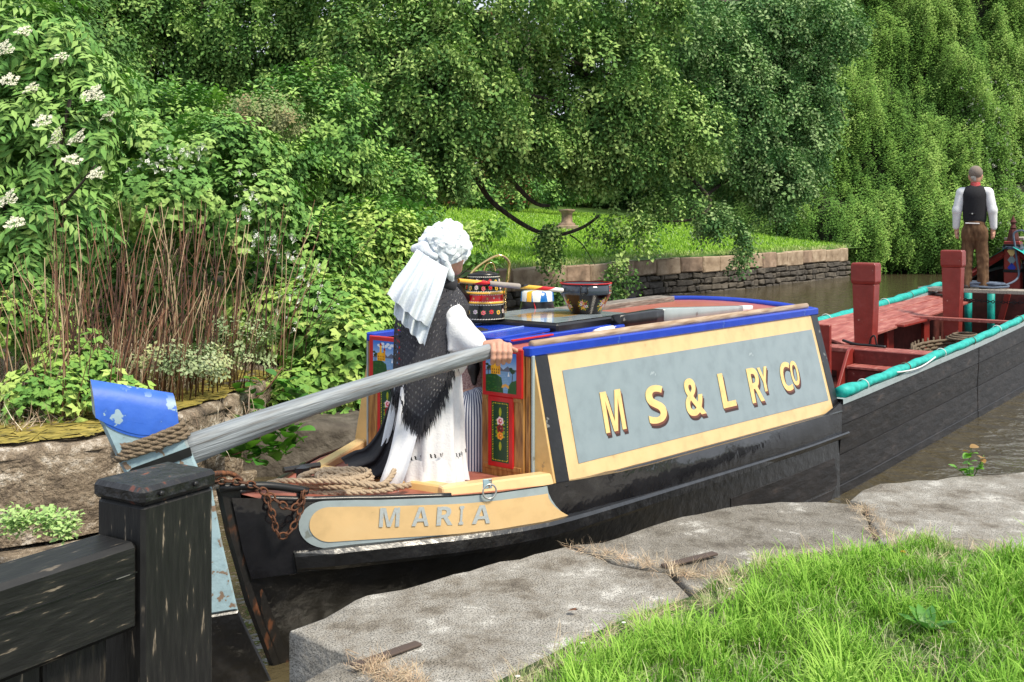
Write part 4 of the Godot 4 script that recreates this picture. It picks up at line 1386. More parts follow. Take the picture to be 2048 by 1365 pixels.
	for p in [Vector3(.2, .035, .1), Vector3(.3, .03, .14), Vector3(.36, .02, .08), Vector3(.22, .02, .16), Vector3(0.02, .03, .2)]: path.append(p)
	var full := path.slice(0, n) + spline([path[n - 1]] + path.slice(n), 10)
	t = thing("rope_coil", "pale new rope coiled on the red stern deck beside the black cloak", "rope", bw(.62, .792, .05), .25)
	var mb := MB.new()
	mb = MB.new(true)
	twisted(mb, full, .0155)
	part("rope_loops", mb.done(), M.rope, t)
	mb = MB.new(true)
	twisted(mb, spline([Vector3(-.42, .06, .12), Vector3(-.3, .085, .1), Vector3(-.15, .08, .12), Vector3(0, .08, .16), Vector3(.18, .05, .17), Vector3(.26, .06, .08), Vector3(.32, .11, -.06)], 14), .0155)
	part("rope_tail", mb.done(), M.rope, t)
	# wicker basket in the hold
	t = thing("wicker_basket", "large dark wicker basket on the floor of the red hold", "basket", bw(11.2, .14, .25), deg_to_rad(BOAT_TURN))
	for k in 9:
		var pts := []
		for q in 49:
			var an := TAU * q / 48.0
			var wob := .014 * (1 if (q + k) % 2 else -1)
			pts.append(Vector3((.95 + wob) * cos(an), .03 + k * .045, (.42 + wob) * sin(an)))
		part("willow_round", tubem(pts, .022, 5, false), M.wicker, t)
	for k in 36:
		var an := TAU * k / 36.0
		part("willow_stake", tubem([Vector3(.95 * cos(an), 0, .42 * sin(an)), Vector3(.96 * cos(an), .45, .43 * sin(an))], .012, 5), M.wicker, t)
	for k in 3:
		var pts := []
		for q in 33:
			var an := TAU * q / 32.0
			pts.append(Vector3(.6 + .35 * cos(an) * (1 - k * .2), .46 + .02 * k, .2 * sin(an) * (1 - k * .15)))
		part("willow_ring", tubem(pts, .016, 5, false), M.wicker, t)
	# blue rope heaped on the standing plank
	path = []
	for k in 260:
		var q := k / 260.0
		var an := q * TAU * 9
		path.append(Vector3(cos(an) * (.34 + .1 * sin(q * 29)) + .1 * sin(q * 7), .02 + .07 * absf(sin(q * 17)) , sin(an) * (.14 + .04 * sin(q * 19))))
	t = thing("blue_rope", "grey blue rope heaped on the standing plank and hung round the mast", "rope", bw(14.6, 1.097, -.35), deg_to_rad(BOAT_TURN + 90))
	part("rope_heap", tubem(path, .017, 6), M.rope_blue, t)
	var inv := t.transform.affine_inverse()
	var run := []
	for p in [[14.6, 1.11, -.2], [15.0, 1.14, .05], [15.50, 1.25, .12], [15.54, 1.5, .09], [15.55, 1.75, .06], [15.56, 1.95, .04], [15.6, 2.0, .16], [15.7, 1.9, .2], [15.75, 1.6, .2]]: run.append(inv * bw(p[0], p[1], p[2]))
	part("rope_run", tubem(spline(run, 8), .017, 6), M.rope_blue, t)
	var turns := []
	for k in 33: turns.append(inv * bw(15.7 + .135 * cos(k * PI / 8), 1.69 + k * .0014, .155 * sin(k * PI / 8)))
	part("rope_turns", tubem(turns, .014, 6), M.rope_blue, t)

func bowl_paint(base: Color) -> StandardMaterial3D:
	var im := pic(192, 96, base)
	for c in [[48, 50, 1.0], [138, 50, .75]]:
		for k in 15:
			var a := TAU * k / 15.0
			leafy(im, c[0] + cos(a) * 16 * c[2], c[1] + sin(a) * 20 * c[2], 10 * c[2], a, Color(.75, .62, .1) if k % 2 else Color(.35, .45, .1))
		for k in 9:
			var a := k * 2.4
			var r: float = sqrt(k / 9.0) * 24 * c[2]
			var col: Color = [Color(.9, .86, .82), Color(.62, .16, .05), Color(.93, .68, .1), Color(.88, .6, .6)][k % 4]
			rose(im, c[0] + cos(a) * r * .9, c[1] + sin(a) * r, 9 * c[2], col, Color(.25, .2, .3) if k % 4 == 0 else col.darkened(.3))
	return texm(im, .14)

# ================================================================= people
func sdf_mesh(bones: Array, cell: float, blend: float) -> ArrayMesh:
	# bones: [from, to, radius, radius, flattening along z]; joined by a smooth minimum and meshed as surface nets
	var lo := Vector3(1e9, 1e9, 1e9)
	var hi := -lo
	for b in bones:
		var r: float = maxf(b[2], b[3]) + cell * 3 + blend * .5
		lo = lo.min(b[0] - Vector3(r, r, r)).min(b[1] - Vector3(r, r, r))
		hi = hi.max(b[0] + Vector3(r, r, r)).max(b[1] + Vector3(r, r, r))
	var nx := int((hi.x - lo.x) / cell) + 2
	var ny := int((hi.y - lo.y) / cell) + 2
	var nz := int((hi.z - lo.z) / cell) + 2
	var f := PackedFloat32Array()
	f.resize(nx * ny * nz)
	f.fill(9.0)
	for b in bones:
		var a: Vector3 = b[0]
		var ab: Vector3 = b[1] - a
		var l2 := maxf(ab.length_squared(), 1e-9)
		var ra: float = b[2]
		var rb: float = b[3]
		var r := maxf(ra, rb) + cell * 3 + blend * .5
		var fl: float = b[4] if b.size() > 4 else 1.0
		var p0: Vector3 = ((a.min(b[1]) - Vector3(r, r, r) - lo) / cell).floor().max(Vector3.ZERO)
		var p1: Vector3 = ((a.max(b[1]) + Vector3(r, r, r) - lo) / cell).ceil().min(Vector3(nx - 1, ny - 1, nz - 1))
		for i in range(int(p0.x), int(p1.x) + 1):
			for j in range(int(p0.y), int(p1.y) + 1):
				var at := (i * ny + j) * nz
				for k in range(int(p0.z), int(p1.z) + 1):
					var p := lo + Vector3(i, j, k) * cell - a
					var t := clampf(p.dot(ab) / l2, 0.0, 1.0)
					var q := p - ab * t
					q.z *= fl
					var d := q.length() - ra - (rb - ra) * t
					var o := f[at + k]
					var h := blend - absf(o - d)
					var v := minf(o, d)
					if h > 0.0: v -= h * h * .25 / blend
					f[at + k] = v
	var ids := {}
	var pts := PackedVector3Array()
	var off := [Vector3i(0, 0, 0), Vector3i(1, 0, 0), Vector3i(0, 1, 0), Vector3i(1, 1, 0), Vector3i(0, 0, 1), Vector3i(1, 0, 1), Vector3i(0, 1, 1), Vector3i(1, 1, 1)]
	var edges := [[0, 1], [2, 3], [4, 5], [6, 7], [0, 2], [1, 3], [4, 6], [5, 7], [0, 4], [1, 5], [2, 6], [3, 7]]
	var step := [0, ny * nz, nz, ny * nz + nz, 1, ny * nz + 1, nz + 1, ny * nz + nz + 1]
	for i in nx - 1:
		for j in ny - 1:
			var at := (i * ny + j) * nz
			for k in nz - 1:
				var v0 := f[at + k]
				if absf(v0) > cell * 2.0: continue
				var neg := 0
				for c in 8:
					if f[at + k + step[c]] < 0: neg += 1
				if neg == 0 or neg == 8: continue
				var sum := Vector3.ZERO
				var n := 0
				for e in edges:
					var a := f[at + k + step[e[0]]]
					var b := f[at + k + step[e[1]]]
					if (a < 0) != (b < 0):
						sum += Vector3(off[e[0]]).lerp(Vector3(off[e[1]]), a / (a - b))
						n += 1
				ids[at + k] = pts.size()
				pts.append(lo + (Vector3(i, j, k) + sum / n) * cell)
	var st := SurfaceTool.new()
	st.begin(Mesh.PRIMITIVE_TRIANGLES)
	for p in pts: st.add_vertex(p)
	for key in ids:
		for ax in 3:
			var nb: int = key + [ny * nz, nz, 1][ax]
			var a := f[key]
			var b := f[nb]
			if (a < 0) == (b < 0): continue
			var s1: int = [nz, 1, ny * nz][ax]
			var s2: int = [1, ny * nz, nz][ax]
			var q := [key, key - s1, key - s1 - s2, key - s2]
			if not (ids.has(q[1]) and ids.has(q[2]) and ids.has(q[3])): continue
			if a >= 0: q = [q[3], q[2], q[1], q[0]]
			for w in [0, 2, 1, 0, 3, 2]: st.add_index(ids[q[w]])
	st.generate_normals()
	return st.commit()

func finger(bones: Array, pts: Array, r := .0095) -> void:
	for k in pts.size() - 1: bones.append([pts[k], pts[k + 1], r - k * .0007, r - (k + 1) * .0007])

func make_people() -> void:
	make_man()
	make_woman()
	make_helper()

func make_man() -> void:
	var t := thing("person", "person in a flat cap, black waistcoat and brown trousers standing on the hold's plank", "person", bw(14.5, 1.092, -.30), deg_to_rad(-25))
	t.scale = Vector3.ONE * 1.045
	var B := []
	# skin: head, neck, trunk, arms with hands, legs
	B.append([Vector3(.01, 1.66, -.01), Vector3(.015, 1.735, -.01), .082, .088]); B.append([Vector3(.03, 1.635, -.05), Vector3(.035, 1.65, -.06), .05, .05])
	B.append([Vector3(.06, 1.66, -.095), Vector3(.055, 1.69, -.09), .016, .012])
	for s in [1, -1]: B.append([Vector3(.01 + .085 * s, 1.665, 0), Vector3(.01 + .088 * s, 1.70, .005), .014, .018])
	B.append([Vector3(0, 1.5, .0), Vector3(.008, 1.62, 0), .055, .05])
	B.append([Vector3(0, 1.05, 0), Vector3(0, 1.4, 0), .12, .14, 1.3])
	for s in [1, -1]:
		B.append([Vector3(.17 * s, 1.45, 0), Vector3(.23 * s, 1.17, .03), .05, .042]); B.append([Vector3(.23 * s, 1.17, .03), Vector3(.25 * s, .92, -.0), .04, .03])
		B.append([Vector3(.25 * s, .90, -.0), Vector3(.252 * s, .835, -.01), .032, .035, 1.6])
		for k in 4: finger(B, [Vector3(.252 * s, .83, -.03 + k * .019), Vector3(.25 * s, .785 - .004 * (k % 2), -.035 + k * .019), Vector3(.235 * s, .75 + .012 * absf(k - 1.5), -.035 + k * .017)], .0105)
		finger(B, [Vector3(.245 * s, .87, -.035), Vector3(.232 * s, .83, -.06), Vector3(.222 * s, .795, -.06)], .012)
		B.append([Vector3(.09 * s, .9, 0), Vector3(.115 * s, .48, .0), .08, .05]); B.append([Vector3(.115 * s, .48, 0), Vector3(.12 * s, .08, .02), .05, .035])
	part("body", sdf_mesh(B, .012, .03), M.skin, t)
	# shirt with its sleeves
	B = [[Vector3(0, 1.02, 0), Vector3(0, 1.38, .0), .150, .155, 1.25]]
	for s in [1, -1]:
		B.append([Vector3(.10 * s, 1.46, .0), Vector3(.175 * s, 1.45, 0), .075, .075])
		B.append([Vector3(.185 * s, 1.44, 0), Vector3(.245 * s, 1.18, .035), .078, .066]); B.append([Vector3(.245 * s, 1.18, .035), Vector3(.26 * s, .93, .0), .066, .05])
	part("shirt", sdf_mesh(B, .014, .03), M.cloth_white, t)
	# waistcoat
	B = [[Vector3(0, 1.07, .005), Vector3(0, 1.38, .01), .165, .178, 1.2], [Vector3(-.09, 1.44, .008), Vector3(.09, 1.44, .008), .085, .085], [Vector3(-.06, 1.5, .01), Vector3(.06, 1.5, .01), .05, .05]]
	var wc := part("waistcoat", sdf_mesh(B, .014, .05), M.cloth_black, t)
	part("back_strap", boxm(Vector3(-.03, 1.13, .152), Vector3(.10, .014, .01), .003), M.cloth_black, wc)
	part("buckle", boxm(Vector3(-.03, 1.13, .159), Vector3(.02, .02, .006), .002), M.steel, wc)
	part("shirt_tail", boxm(Vector3(-.03, .985, .135), Vector3(.2, .016, .03), .006, Basis(Vector3(0, 0, 1), -.03)), M.cloth_white, t)
	# trousers
	B = [[Vector3(0, .93, .01), Vector3(0, .97, .01), .150, .148, 1.1]]
	for s in [1, -1]:
		B.append([Vector3(.072 * s, .86, .025), Vector3(.078 * s, .80, .02), .115, .11]); B.append([Vector3(.08 * s, .8, .01), Vector3(.108 * s, .47, .0), .098, .083]); B.append([Vector3(.108 * s, .47, .0), Vector3(.118 * s, .06, .02), .083, .078])
		for k in 5: B.append([Vector3(.108 * s - .06, .13 + k * .09, .055), Vector3(.108 * s + .06, .16 + k * .09 * s * s, .05), .02, .016])
	part("trousers", sdf_mesh(B, .014, .03), M.cord, t)
	for s in [1, -1]:
		var sh := sdf_mesh([[Vector3(.12 * s, .035, .06), Vector3(.15 * s, .03, -.16), .045, .04], [Vector3(.12 * s, .07, .03), Vector3(.12 * s, .1, .02), .045, .045]], .011, .03)
		part("shoe", sh, M.shoe, t)
		part("shoe_sole", boxm(Vector3(.135 * s, .008, -.05), Vector3(.085, .016, .29), .006, Basis(Vector3.UP, -.13 * s)), M.black, t)
	# neckerchief and cap
	var nk := MB.new(true)
	var rows := []
	for y in [1.535, 1.57, 1.605]:
		var row := []
		for k in 25:
			var a := TAU * k / 24.0
			var r: float = .075 - (y - 1.535) * .12
			row.append(Vector3(.01 + r * cos(a) * (1 + .02 * sin(a * 9)), y + .006 * sin(a * 5), -r * sin(a)))
		rows.append(row)
	nk.grid_uv(rows, 0, 4, 1, 0)
	var im := pic(48, 48, Color(.75, .05, .06))
	for k in 5:
		for q in 5: blob(im, 5 + k * 10, 5 + q * 10, 2.2, 2.2, Color(.95, .9, .9))
	part("neckerchief", nk.done(), texm(im, .8), t)
	B = [[Vector3(.012, 1.75, .015), Vector3(.02, 1.755, -.05), .098, .092, 1.0], [Vector3(.015, 1.775, .03), Vector3(.03, 1.76, -.09), .07, .05]]
	var cap := part("flat_cap", sdf_mesh(B, .011, .04), M.tweed, t)
	part("cap_peak", sdf_mesh([[Vector3(-.02, 1.715, -.115), Vector3(.09, 1.715, -.105), .022, .022], [Vector3(0.02, 1.712, -.13), Vector3(.07, 1.712, -.13), .018, .018]], .009, .02), M.tweed, cap)
	var hair := [[Vector3(-.01, 1.675, .05), Vector3(.0, 1.645, .05), .046, .03]]
	part("grey_hair", sdf_mesh(hair, .01, .03), M.hair_grey, t)

const WB := Vector3(-.45, .395, -5.8)
func wp(px: float, py: float, z: float) -> Vector3:        # millimetre-like sketch units of the figure drawing: 364.7 to the metre
	return Vector3((px - 860) / 364.7, 2.2 - (py - 437) / 364.7 - WB.y, z)

func cloth_grid(left: Array, right: Array, nz: float, folds: float, amp: float, cols := 28, ph := 0.0) -> ArrayMesh:
	# a hanging cloth between two edge curves, with folds running down it
	var l := spline(left, 5)
	var r := spline(right, 5)
	var m := MB.new(true)
	var rows := []
	for i in range(l.size() - 1, -1, -1):
		var t := i / float(l.size() - 1)
		var row := []
		for k in cols + 1:
			var s := k / float(cols)
			var p: Vector3 = l[i].lerp(r[i], s)
			var fold := sin(s * folds * TAU + ph + .6 * sin(t * 2.2 + s * 3.0)) + .45 * sin(s * folds * 1.7 * TAU + ph * 2 + .8 * t) + .25 * sin(s * 9.0 + t * 6.0 + ph)
			p.z += nz * sin(PI * s) + amp * fold * (.45 + .55 * t)
			p.y += amp * .35 * sin(s * folds * TAU + 1.0) * t + amp * .3 * sin(s * 5.0 + ph) * t
			row.append(p)
		rows.append(row)
	m.grid(rows)
	return m.done()

func make_woman() -> void:
	var t := thing("person", "person in a white bonnet, black crochet shawl and long white dress holding the tiller", "person", WB)
	var B := []
	var hc := wp(891, 512, .0)
	# skin: head turned forward, neck, trunk, legs, left arm hidden, right arm to the tiller
	B.append([hc + Vector3(0, -.02, 0), hc + Vector3(.01, .03, -.01), .082, .09]); B.append([hc + Vector3(.05, -.07, -.03), hc + Vector3(.03, -.06, -.02), .042, .05])
	B.append([hc + Vector3(.085, -.03, -.05), hc + Vector3(.075, .0, -.045), .013, .012])
	B.append([hc + Vector3(.012, -.02, .085), hc + Vector3(.008, .01, .085), .014, .018])
	B.append([wp(880, 560, 0), wp(888, 530, 0), .05, .046])
	B.append([wp(862, 600, 0), wp(862, 720, 0), .10, .11, 1.2])
	B.append([wp(850, 760, -.05), wp(850, 940, -.05), .09, .06]); B.append([wp(870, 760, .05), wp(870, 940, .05), .09, .06])
	B.append([wp(850, 940, -.05), wp(850, 1090, -.05), .06, .045]); B.append([wp(870, 940, .05), wp(870, 1090, .05), .06, .045])
	B.append([wp(900, 628, .045), wp(930, 668, .10), .045, .042]); B.append([wp(930, 668, .10), wp(966, 692, .185), .042, .03])
	B.append([wp(820, 605, -.05), wp(815, 690, -.12), .05, .04]); B.append([wp(815, 690, -.12), wp(870, 720, -.18), .04, .03])
	part("body", sdf_mesh(B, .012, .03), M.skin, t)
	# right hand closed over the tiller
	var H := []
	H.append([wp(960, 690, .175), wp(972, 688, .185), .027, .028, 1.0])
	H.append([wp(974, 684, .188), wp(999, 680, .196), .029, .028, 1.0]); H.append([wp(978, 690, .20), wp(1006, 688, .205), .026, .024])
	for k in 4:
		var x := 987 + k * 10.5
		var kn := wp(x, 679 + absf(k - 1.2) * 2.2, .222 - k * .004)
		H.append([wp(980 + k * 5, 684, .20), kn, .021, .017])
		finger(H, [kn, wp(x + 1.5, 692 + k * .4, .258), wp(x + 1, 705 - k * .6, .262), wp(x - .5, 716 - absf(k - 1) * 2.4, .248)], .0145)
	finger(H, [wp(985, 690, .18), wp(1006, 688, .165), wp(1022, 690, .17), wp(1032, 693, .185)], .014)
	part("right_hand", sdf_mesh(H, .0035, .007), M.skin, t)
	var rg := TorusMesh.new()
	rg.inner_radius = .011; rg.outer_radius = .015; rg.rings = 14; rg.ring_segments = 6
	part("finger_ring", rg, M.brass, t, Transform3D(along(wp(1001, 700, .256) - wp(1000, 690, .24)) * Basis(Vector3(0, 0, 1), PI / 2), wp(1000.5, 697, .2505)))
	# white dress
	var prof := [[590, .10, .09, 868], [610, .15, .11, 866], [640, .165, .125, 864], [690, .165, .135, 862], [720, .16, .14, 861], [760, .165, .155, 861], [820, .180, .17, 858], [880, .195, .18, 854], [930, .21, .18, 852], [952, .215, .182, 852], [1010, .2, .185, 861], [1075, .2, .185, 860]]
	var m := MB.new(true)
	var rows := []
	for i in range(prof.size() - 1, -1, -1):
		var q: Array = prof[i]
		var row := []
		var am := clampf((q[0] - 690) / 250.0, 0, 1) * .014 + .002
		for k in 73:
			var a := -TAU * (k % 72) / 72
			var fold: float = 1.0 + am / q[1] * (sin(a * 9 + .5) + .6 * sin(a * 16 + 2) + .4 * sin(a * 5 + q[0] * .01))
			row.append(wp(q[3], q[0], 0) + Vector3(cos(a) * q[1] * fold, 0, sin(a) * q[2] * fold))
		rows.append(row)
	m.grid(rows)
	part("white_dress", m.done(), M.cloth_white, t)
	# eyelet bands near the hem
	var im := pic(256, 32, Color(.12, .12, .14, 0))
	for k in 12:
		for e in [0, 8]:
			poly(im, [Vector2(k * 21 + e, 8), Vector2(k * 21 + e + 3, 8), Vector2(k * 21 + e + 5, 24), Vector2(k * 21 + e + 2, 24)], Color(.09, .09, .11))
	var lace := texm(im, .9)
	lace.transparency = BaseMaterial3D.TRANSPARENCY_ALPHA_SCISSOR
	lace.alpha_scissor_threshold = .5
	m = MB.new(true)
	rows = []
	for py in [908, 892]:
		var row := []
		for k in 25:
			var a := lerpf(PI * .92, -.1, k / 24.0)
			var fold: float = .207 + .014 * (sin(-a * 9 + .5) + .6 * sin(-a * 16 + 2)) * .8
			row.append(wp(853, py + 3 * sin(a * 4), 0) + Vector3(cos(a) * (fold + .006), 0, sin(a) * (fold - .022)))
		rows.append(row)
	m.grid_uv(rows, 0, 1.0)
	part("eyelet_band", m.done(), lace, t)
	# flounce below it
	m = MB.new(true)
	rows = []
	for py in [958, 930, 907]:
		var row := []
		for k in 49:
			var a := lerpf(PI * .95, -.35, k / 48.0)
			var r: float = .204 + (py - 907) * .0003 + .012 * sin(a * 17) * (py - 895) / 60.0
			row.append(wp(852, py + 1.5 * sin(a * 21), 0) + Vector3(cos(a) * r * 1.05, 0, sin(a) * r * .90))
		rows.append(row)
	m.grid(rows)
	part("flounce", m.done(), M.cloth_white, t)
	# apron tail hanging over the coaming
	part("apron_tail", cloth_grid([wp(808, 752, .11), wp(799, 830, .15), wp(788, 890, .21), wp(775, 930, .24), wp(763, 963, .245)], [wp(852, 752, .13), wp(846, 830, .165), wp(832, 890, .235), wp(820, 930, .265), wp(803, 968, .27)], .01, 1.2, .012), M.cloth_white, t)
	part("apron_tie", cloth_grid([wp(796, 740, .06), wp(784, 800, .05), wp(772, 850, .04), wp(763, 892, .03)], [wp(806, 740, .1), wp(797, 800, .09), wp(788, 850, .07), wp(778, 880, .055)], .004, .8, .004), M.cloth_blue_white, t)
	# black skirt swept back over the coaming
	part("black_skirt", cloth_grid([wp(800, 740, -.08), wp(776, 810, -.10), wp(752, 870, -.12), wp(725, 905, -.13), wp(700, 916, -.16), wp(672, 932, -.18)], [wp(822, 740, .10), wp(815, 820, .12), wp(806, 880, .13), wp(792, 925, .13), wp(775, 945, .12), wp(735, 952, .10)], .05, 3.0, .022, 40), M.cloth_black, t)
	# puffed sleeve
	var S := []
	S.append([wp(890, 600, .03), wp(906, 630, .07), .06, .075]); S.append([wp(900, 628, .05), wp(920, 655, .09), .055, .075]); S.append([wp(920, 658, .10), wp(948, 680, .14), .078, .070]); S.append([wp(948, 680, .14), wp(964, 686, .178), .062, .036])
	for k in 7: S.append([wp(905 + k * 8, 640 + k * 5, .150 + .006 * sin(k * 2.0)), wp(902 + k * 10, 694 + k * 1.0, .15), .017, .011])
	part("sleeve", sdf_mesh(S, .0095, .018), M.cloth_white, t)
	part("cuff", tubem([wp(957, 688, .165), wp(966, 691, .184)], [.041, .038], 14), M.cloth_white, t)
	part("bodice_front", sdf_mesh([[wp(895, 600, -.02), wp(900, 720, .03), .085, .10, 1.1], [wp(898, 700, .08), wp(905, 725, .1), .06, .045]], .014, .04), M.cloth_white, t)
	# crochet shawl
	var low := [[-105, 775], [-75, 785], [-50, 795], [-25, 825], [-8, 842], [10, 815], [28, 775], [45, 730], [60, 680], [80, 640], [95, 628]]
	var shp := [[556, .055, .06, 882], [572, .10, .085, 876], [590, .152, .12, 872], [612, .192, .15, 868], [650, .200, .165, 863], [700, .194, .17, 859], [760, .195, .18, 858], [850, .20, .19, 857]]
	m = MB.new(true)
	rows = []
	var edge := []
	var nr := 16
	for i in range(nr, -1, -1):
		var row := []
		for k in 61:
			var deg := lerpf(-105, 95, k / 60.0)
			var py := lerpf(556, table(low, deg), i / float(nr))
			var ax := table(shp.map(func(q): return [q[0], q[1]]), py)
			var bz := table(shp.map(func(q): return [q[0], q[2]]), py)
			var cx := table(shp.map(func(q): return [q[0], q[3]]), py)
			var a := deg_to_rad(deg)
			var wv := 1.0 + .02 * sin(deg * .21 + py * .01)
			row.append(wp(cx, py, 0) + Vector3(sin(a) * ax * wv, 0, cos(a) * bz * wv))
		rows.append(row)
		if i == nr: edge = row
	m.grid_uv(rows, 0, 10, 11, 0)
	var ci := pic(64, 64, Color(.27, .27, .29, 1))
	for q in [[16, 14], [48, 14], [0, 44], [64, 44], [32, 44]]:
		blob(ci, q[0] - 7, q[1], 4.0, 8.0, Color(0, 0, 0, 0), .4); blob(ci, q[0] + 7, q[1] + 2, 2.8, 6.0, Color(0, 0, 0, 0), -.4)
	var cr := StandardMaterial3D.new()
	cr.albedo_texture = ImageTexture.create_from_image(ci)
	cr.albedo_color = Color(.9, .9, .92)
	cr.transparency = BaseMaterial3D.TRANSPARENCY_ALPHA_SCISSOR
	cr.alpha_scissor_threshold = .5
	cr.roughness = 1
	var shawl := part("crochet_shawl", m.done(), cr, t)
	var fm := MB.new()
	for k in edge.size() - 1:
		for j in 8:
			var p: Vector3 = edge[k].lerp(edge[k + 1], (j + rng.randf()) / 8.0)
			p.y += rr(-.01, .05)
			var outw := Vector3(p.x, 0, p.z).normalized()
			p += outw * rr(.002, .012)
			var e: Vector3 = p + Vector3(rr(-.018, .018), -rr(.05, .10), 0) + outw * rr(-.004, .014)
			var sx := Vector3(outw.z, 0, -outw.x) * rr(.002, .0045)
			var md: Vector3 = p.lerp(e, .5) + sx * rr(-2, 2)
			fm.quad(p - sx, md - sx, md + sx, p + sx)
			fm.tri(md - sx, e, md + sx)
	tag(part("fringe", fm.done(), M.wool_black, shawl), "", "", "", "stuff")
	var collar := [[wp(872, 562, .03), wp(900, 568, .05), .045, .04], [wp(905, 565, -.02), wp(900, 575, .04), .03, .03]]
	part("shawl_collar", sdf_mesh(collar, .011, .02), M.wool_black, shawl)
	# bonnet: a soft crown with rings of pleated frill, and a two-tier curtain down the back
	m = MB.new(true)
	rows = []
	var nz := FastNoiseLite.new()
	nz.seed = 4; nz.frequency = 9.0; nz.fractal_octaves = 2
	for i in 33:
		var el := lerpf(-1.0, PI / 2, i / 32.0)
		var row := []
		for k in 65:
			var a := -TAU * (k % 64) / 64
			var dir := Vector3(cos(a) * cos(el), sin(el), sin(a) * cos(el))
			var r := .122 * (1.0 + .05 * nz.get_noise_3dv(dir) + .025 * sin(a * 11 + el * 3))
			if el < -.5: r *= 1.0 - (-.5 - el) * .8
			row.append(wp(891, 491, 0) + Vector3(dir.x * r * 1.02, dir.y * r, dir.z * r * 1.02))
		rows.append(row)
	m.grid(rows)
	var bon := part("bonnet", m.done(), M.cloth_blue_white, t)
	var ax := Vector3(.30, .38, .87).normalized()
	var bs := along(ax)
	for f in [[.022, .9, .036, 5], [.052, .6, .040, 7], [.082, .25, .042, 9], [.106, -.1, .036, 12], [.114, -.5, .030, 14]]:
		m = MB.new(true)
		var rr0 := []
		for e in 5:
			var row := []
			var q := e / 4.0
			for k in 145:
				var an := TAU * (k % 144) / 144
				var wv := sin(an * f[3] + f[0] * 90) + .45 * sin(an * (f[3] * 2) + 1.0) + .6 * nz.get_noise_2d(an * 2.0, f[0] * 40)
				var rad: float = f[0] + f[2] * q * (.75 + .25 * sin(an * 4 + f[0] * 30))
				var axial: float = .118 * sin(acos(clampf(f[0] / .122, -1, 1))) * signf(f[1] + .2) + .010 * q * f[1] - .012 * q * q + wv * .0065 * q
				row.append(wp(891, 491, 0) + bs.x * axial + (bs.y * cos(an) + bs.z * sin(an)) * (rad + wv * .003 * q))
			rr0.append(row)
		m.grid(rr0)
		part("frill", m.done(), M.cloth_blue_white, bon)
	part("bonnet_knot", sdf_mesh([[wp(832, 497, .07), wp(852, 492, .09), .024, .03], [wp(850, 500, .10), wp(872, 512, .11), .026, .022], [wp(842, 505, .09), wp(850, 520, .10), .02, .02]], .009, .012), M.cloth_blue_white, bon)
	part("bonnet_tie", sdf_mesh([[wp(892, 520, .105), wp(902, 548, .085), .024, .022], [wp(902, 548, .085), wp(905, 560, .07), .02, .014]], .009, .015), M.cloth_blue_white, bon)
	part("long_curtain", cloth_grid([wp(836, 498, .10), wp(818, 545, .14), wp(800, 590, .17), wp(795, 625, .18)], [wp(898, 540, .12), wp(885, 590, .19), wp(868, 640, .205), wp(856, 682, .21)], .03, 4.2, .019, 80), M.cloth_blue_white, bon)
	part("upper_curtain", cloth_grid([wp(838, 497, .11), wp(818, 530, .15), wp(797, 560, .18), wp(783, 588, .19)], [wp(900, 535, .125), wp(890, 575, .20), wp(878, 612, .22), wp(866, 645, .225)], .05, 3.8, .022, 80, 1.2), M.cloth_blue_white, bon)
	if false: part("hair_wisp", tubem(spline([wp(921, 528, .02), wp(928, 545, .03), wp(934, 560, .035)], 5), [.008, .008, .007, .007, .006, .005, .005, .004, .004, .003, .002], 6), M.hair_grey, t)

func make_helper() -> void:
	var at := Vector3(-.235, .52, -6.22)
	var t := thing("person", "person in a blue and white striped skirt bending in the cabin doorway", "person", at)
	var B := []
	for s in [1, -1]: B.append([Vector3(.07 * s, .55, 0), Vector3(.07 * s, 0.02, 0), .07, .045])
	B.append([Vector3(0, .62, -.02), Vector3(.03, .85, -.14), .11, .10]); B.append([Vector3(.03, .85, -.14), Vector3(.05, .89, -.2), .05, .045]); B.append([Vector3(.05, .91, -.22), Vector3(.07, .92, -.25), .085, .075])
	B.append([Vector3(-.08, .82, -.08), Vector3(-.12, .67, -.04), .04, .035]); B.append([Vector3(-.12, .67, -.04), Vector3(-.1, .58, -.2), .035, .03]); B.append([Vector3(.12, .8, -.14), Vector3(.16, .66, -.22), .04, .035])
	part("body", sdf_mesh(B, .013, .03), M.skin, t)
	var m := MB.new(true)
	var rows := []
	for q in [[.10, .165], [.25, .165], [.40, .165], [.52, .168], [.60, .155], [.66, .12], [.69, .06], [.70, .0]]:
		var row := []
		for k in 49:
			var a := -TAU * k / 48
			row.append(Vector3(q[1] * cos(a) * (1 + .02 * sin(a * 7)), q[0] - .0 + .02 * cos(a), q[1] * sin(a) * (1 + .02 * sin(a * 7))))
		rows.append(row)
	m.grid_uv(rows, 0, 1)
	var im := pic(768, 8, Color(.80, .82, .86))
	for k in 64:
		for x in 5:
			for y in 8: im.set_pixel(k * 12 + x, y, Color(.13, .17, .36))
	part("striped_skirt", m.done(), texm(im, .9), t)
	part("floral_blouse", sdf_mesh([[Vector3(0, .66, -.06), Vector3(.02, .84, -.14), .13, .12], [Vector3(-.07, .82, -.08), Vector3(-.11, .68, -.02), .055, .05]], .013, .03), M.blouse, t)
	part("dark_hair", sdf_mesh([[Vector3(.045, .93, -.2), Vector3(.06, .93, -.22), .09, .08], [Vector3(.01, .92, -.08), Vector3(.01, .80, .03), .04, .03], [Vector3(.01, .80, .03), Vector3(.015, .72, .06), .03, .016]], .012, .03), M.hair_dark, t)

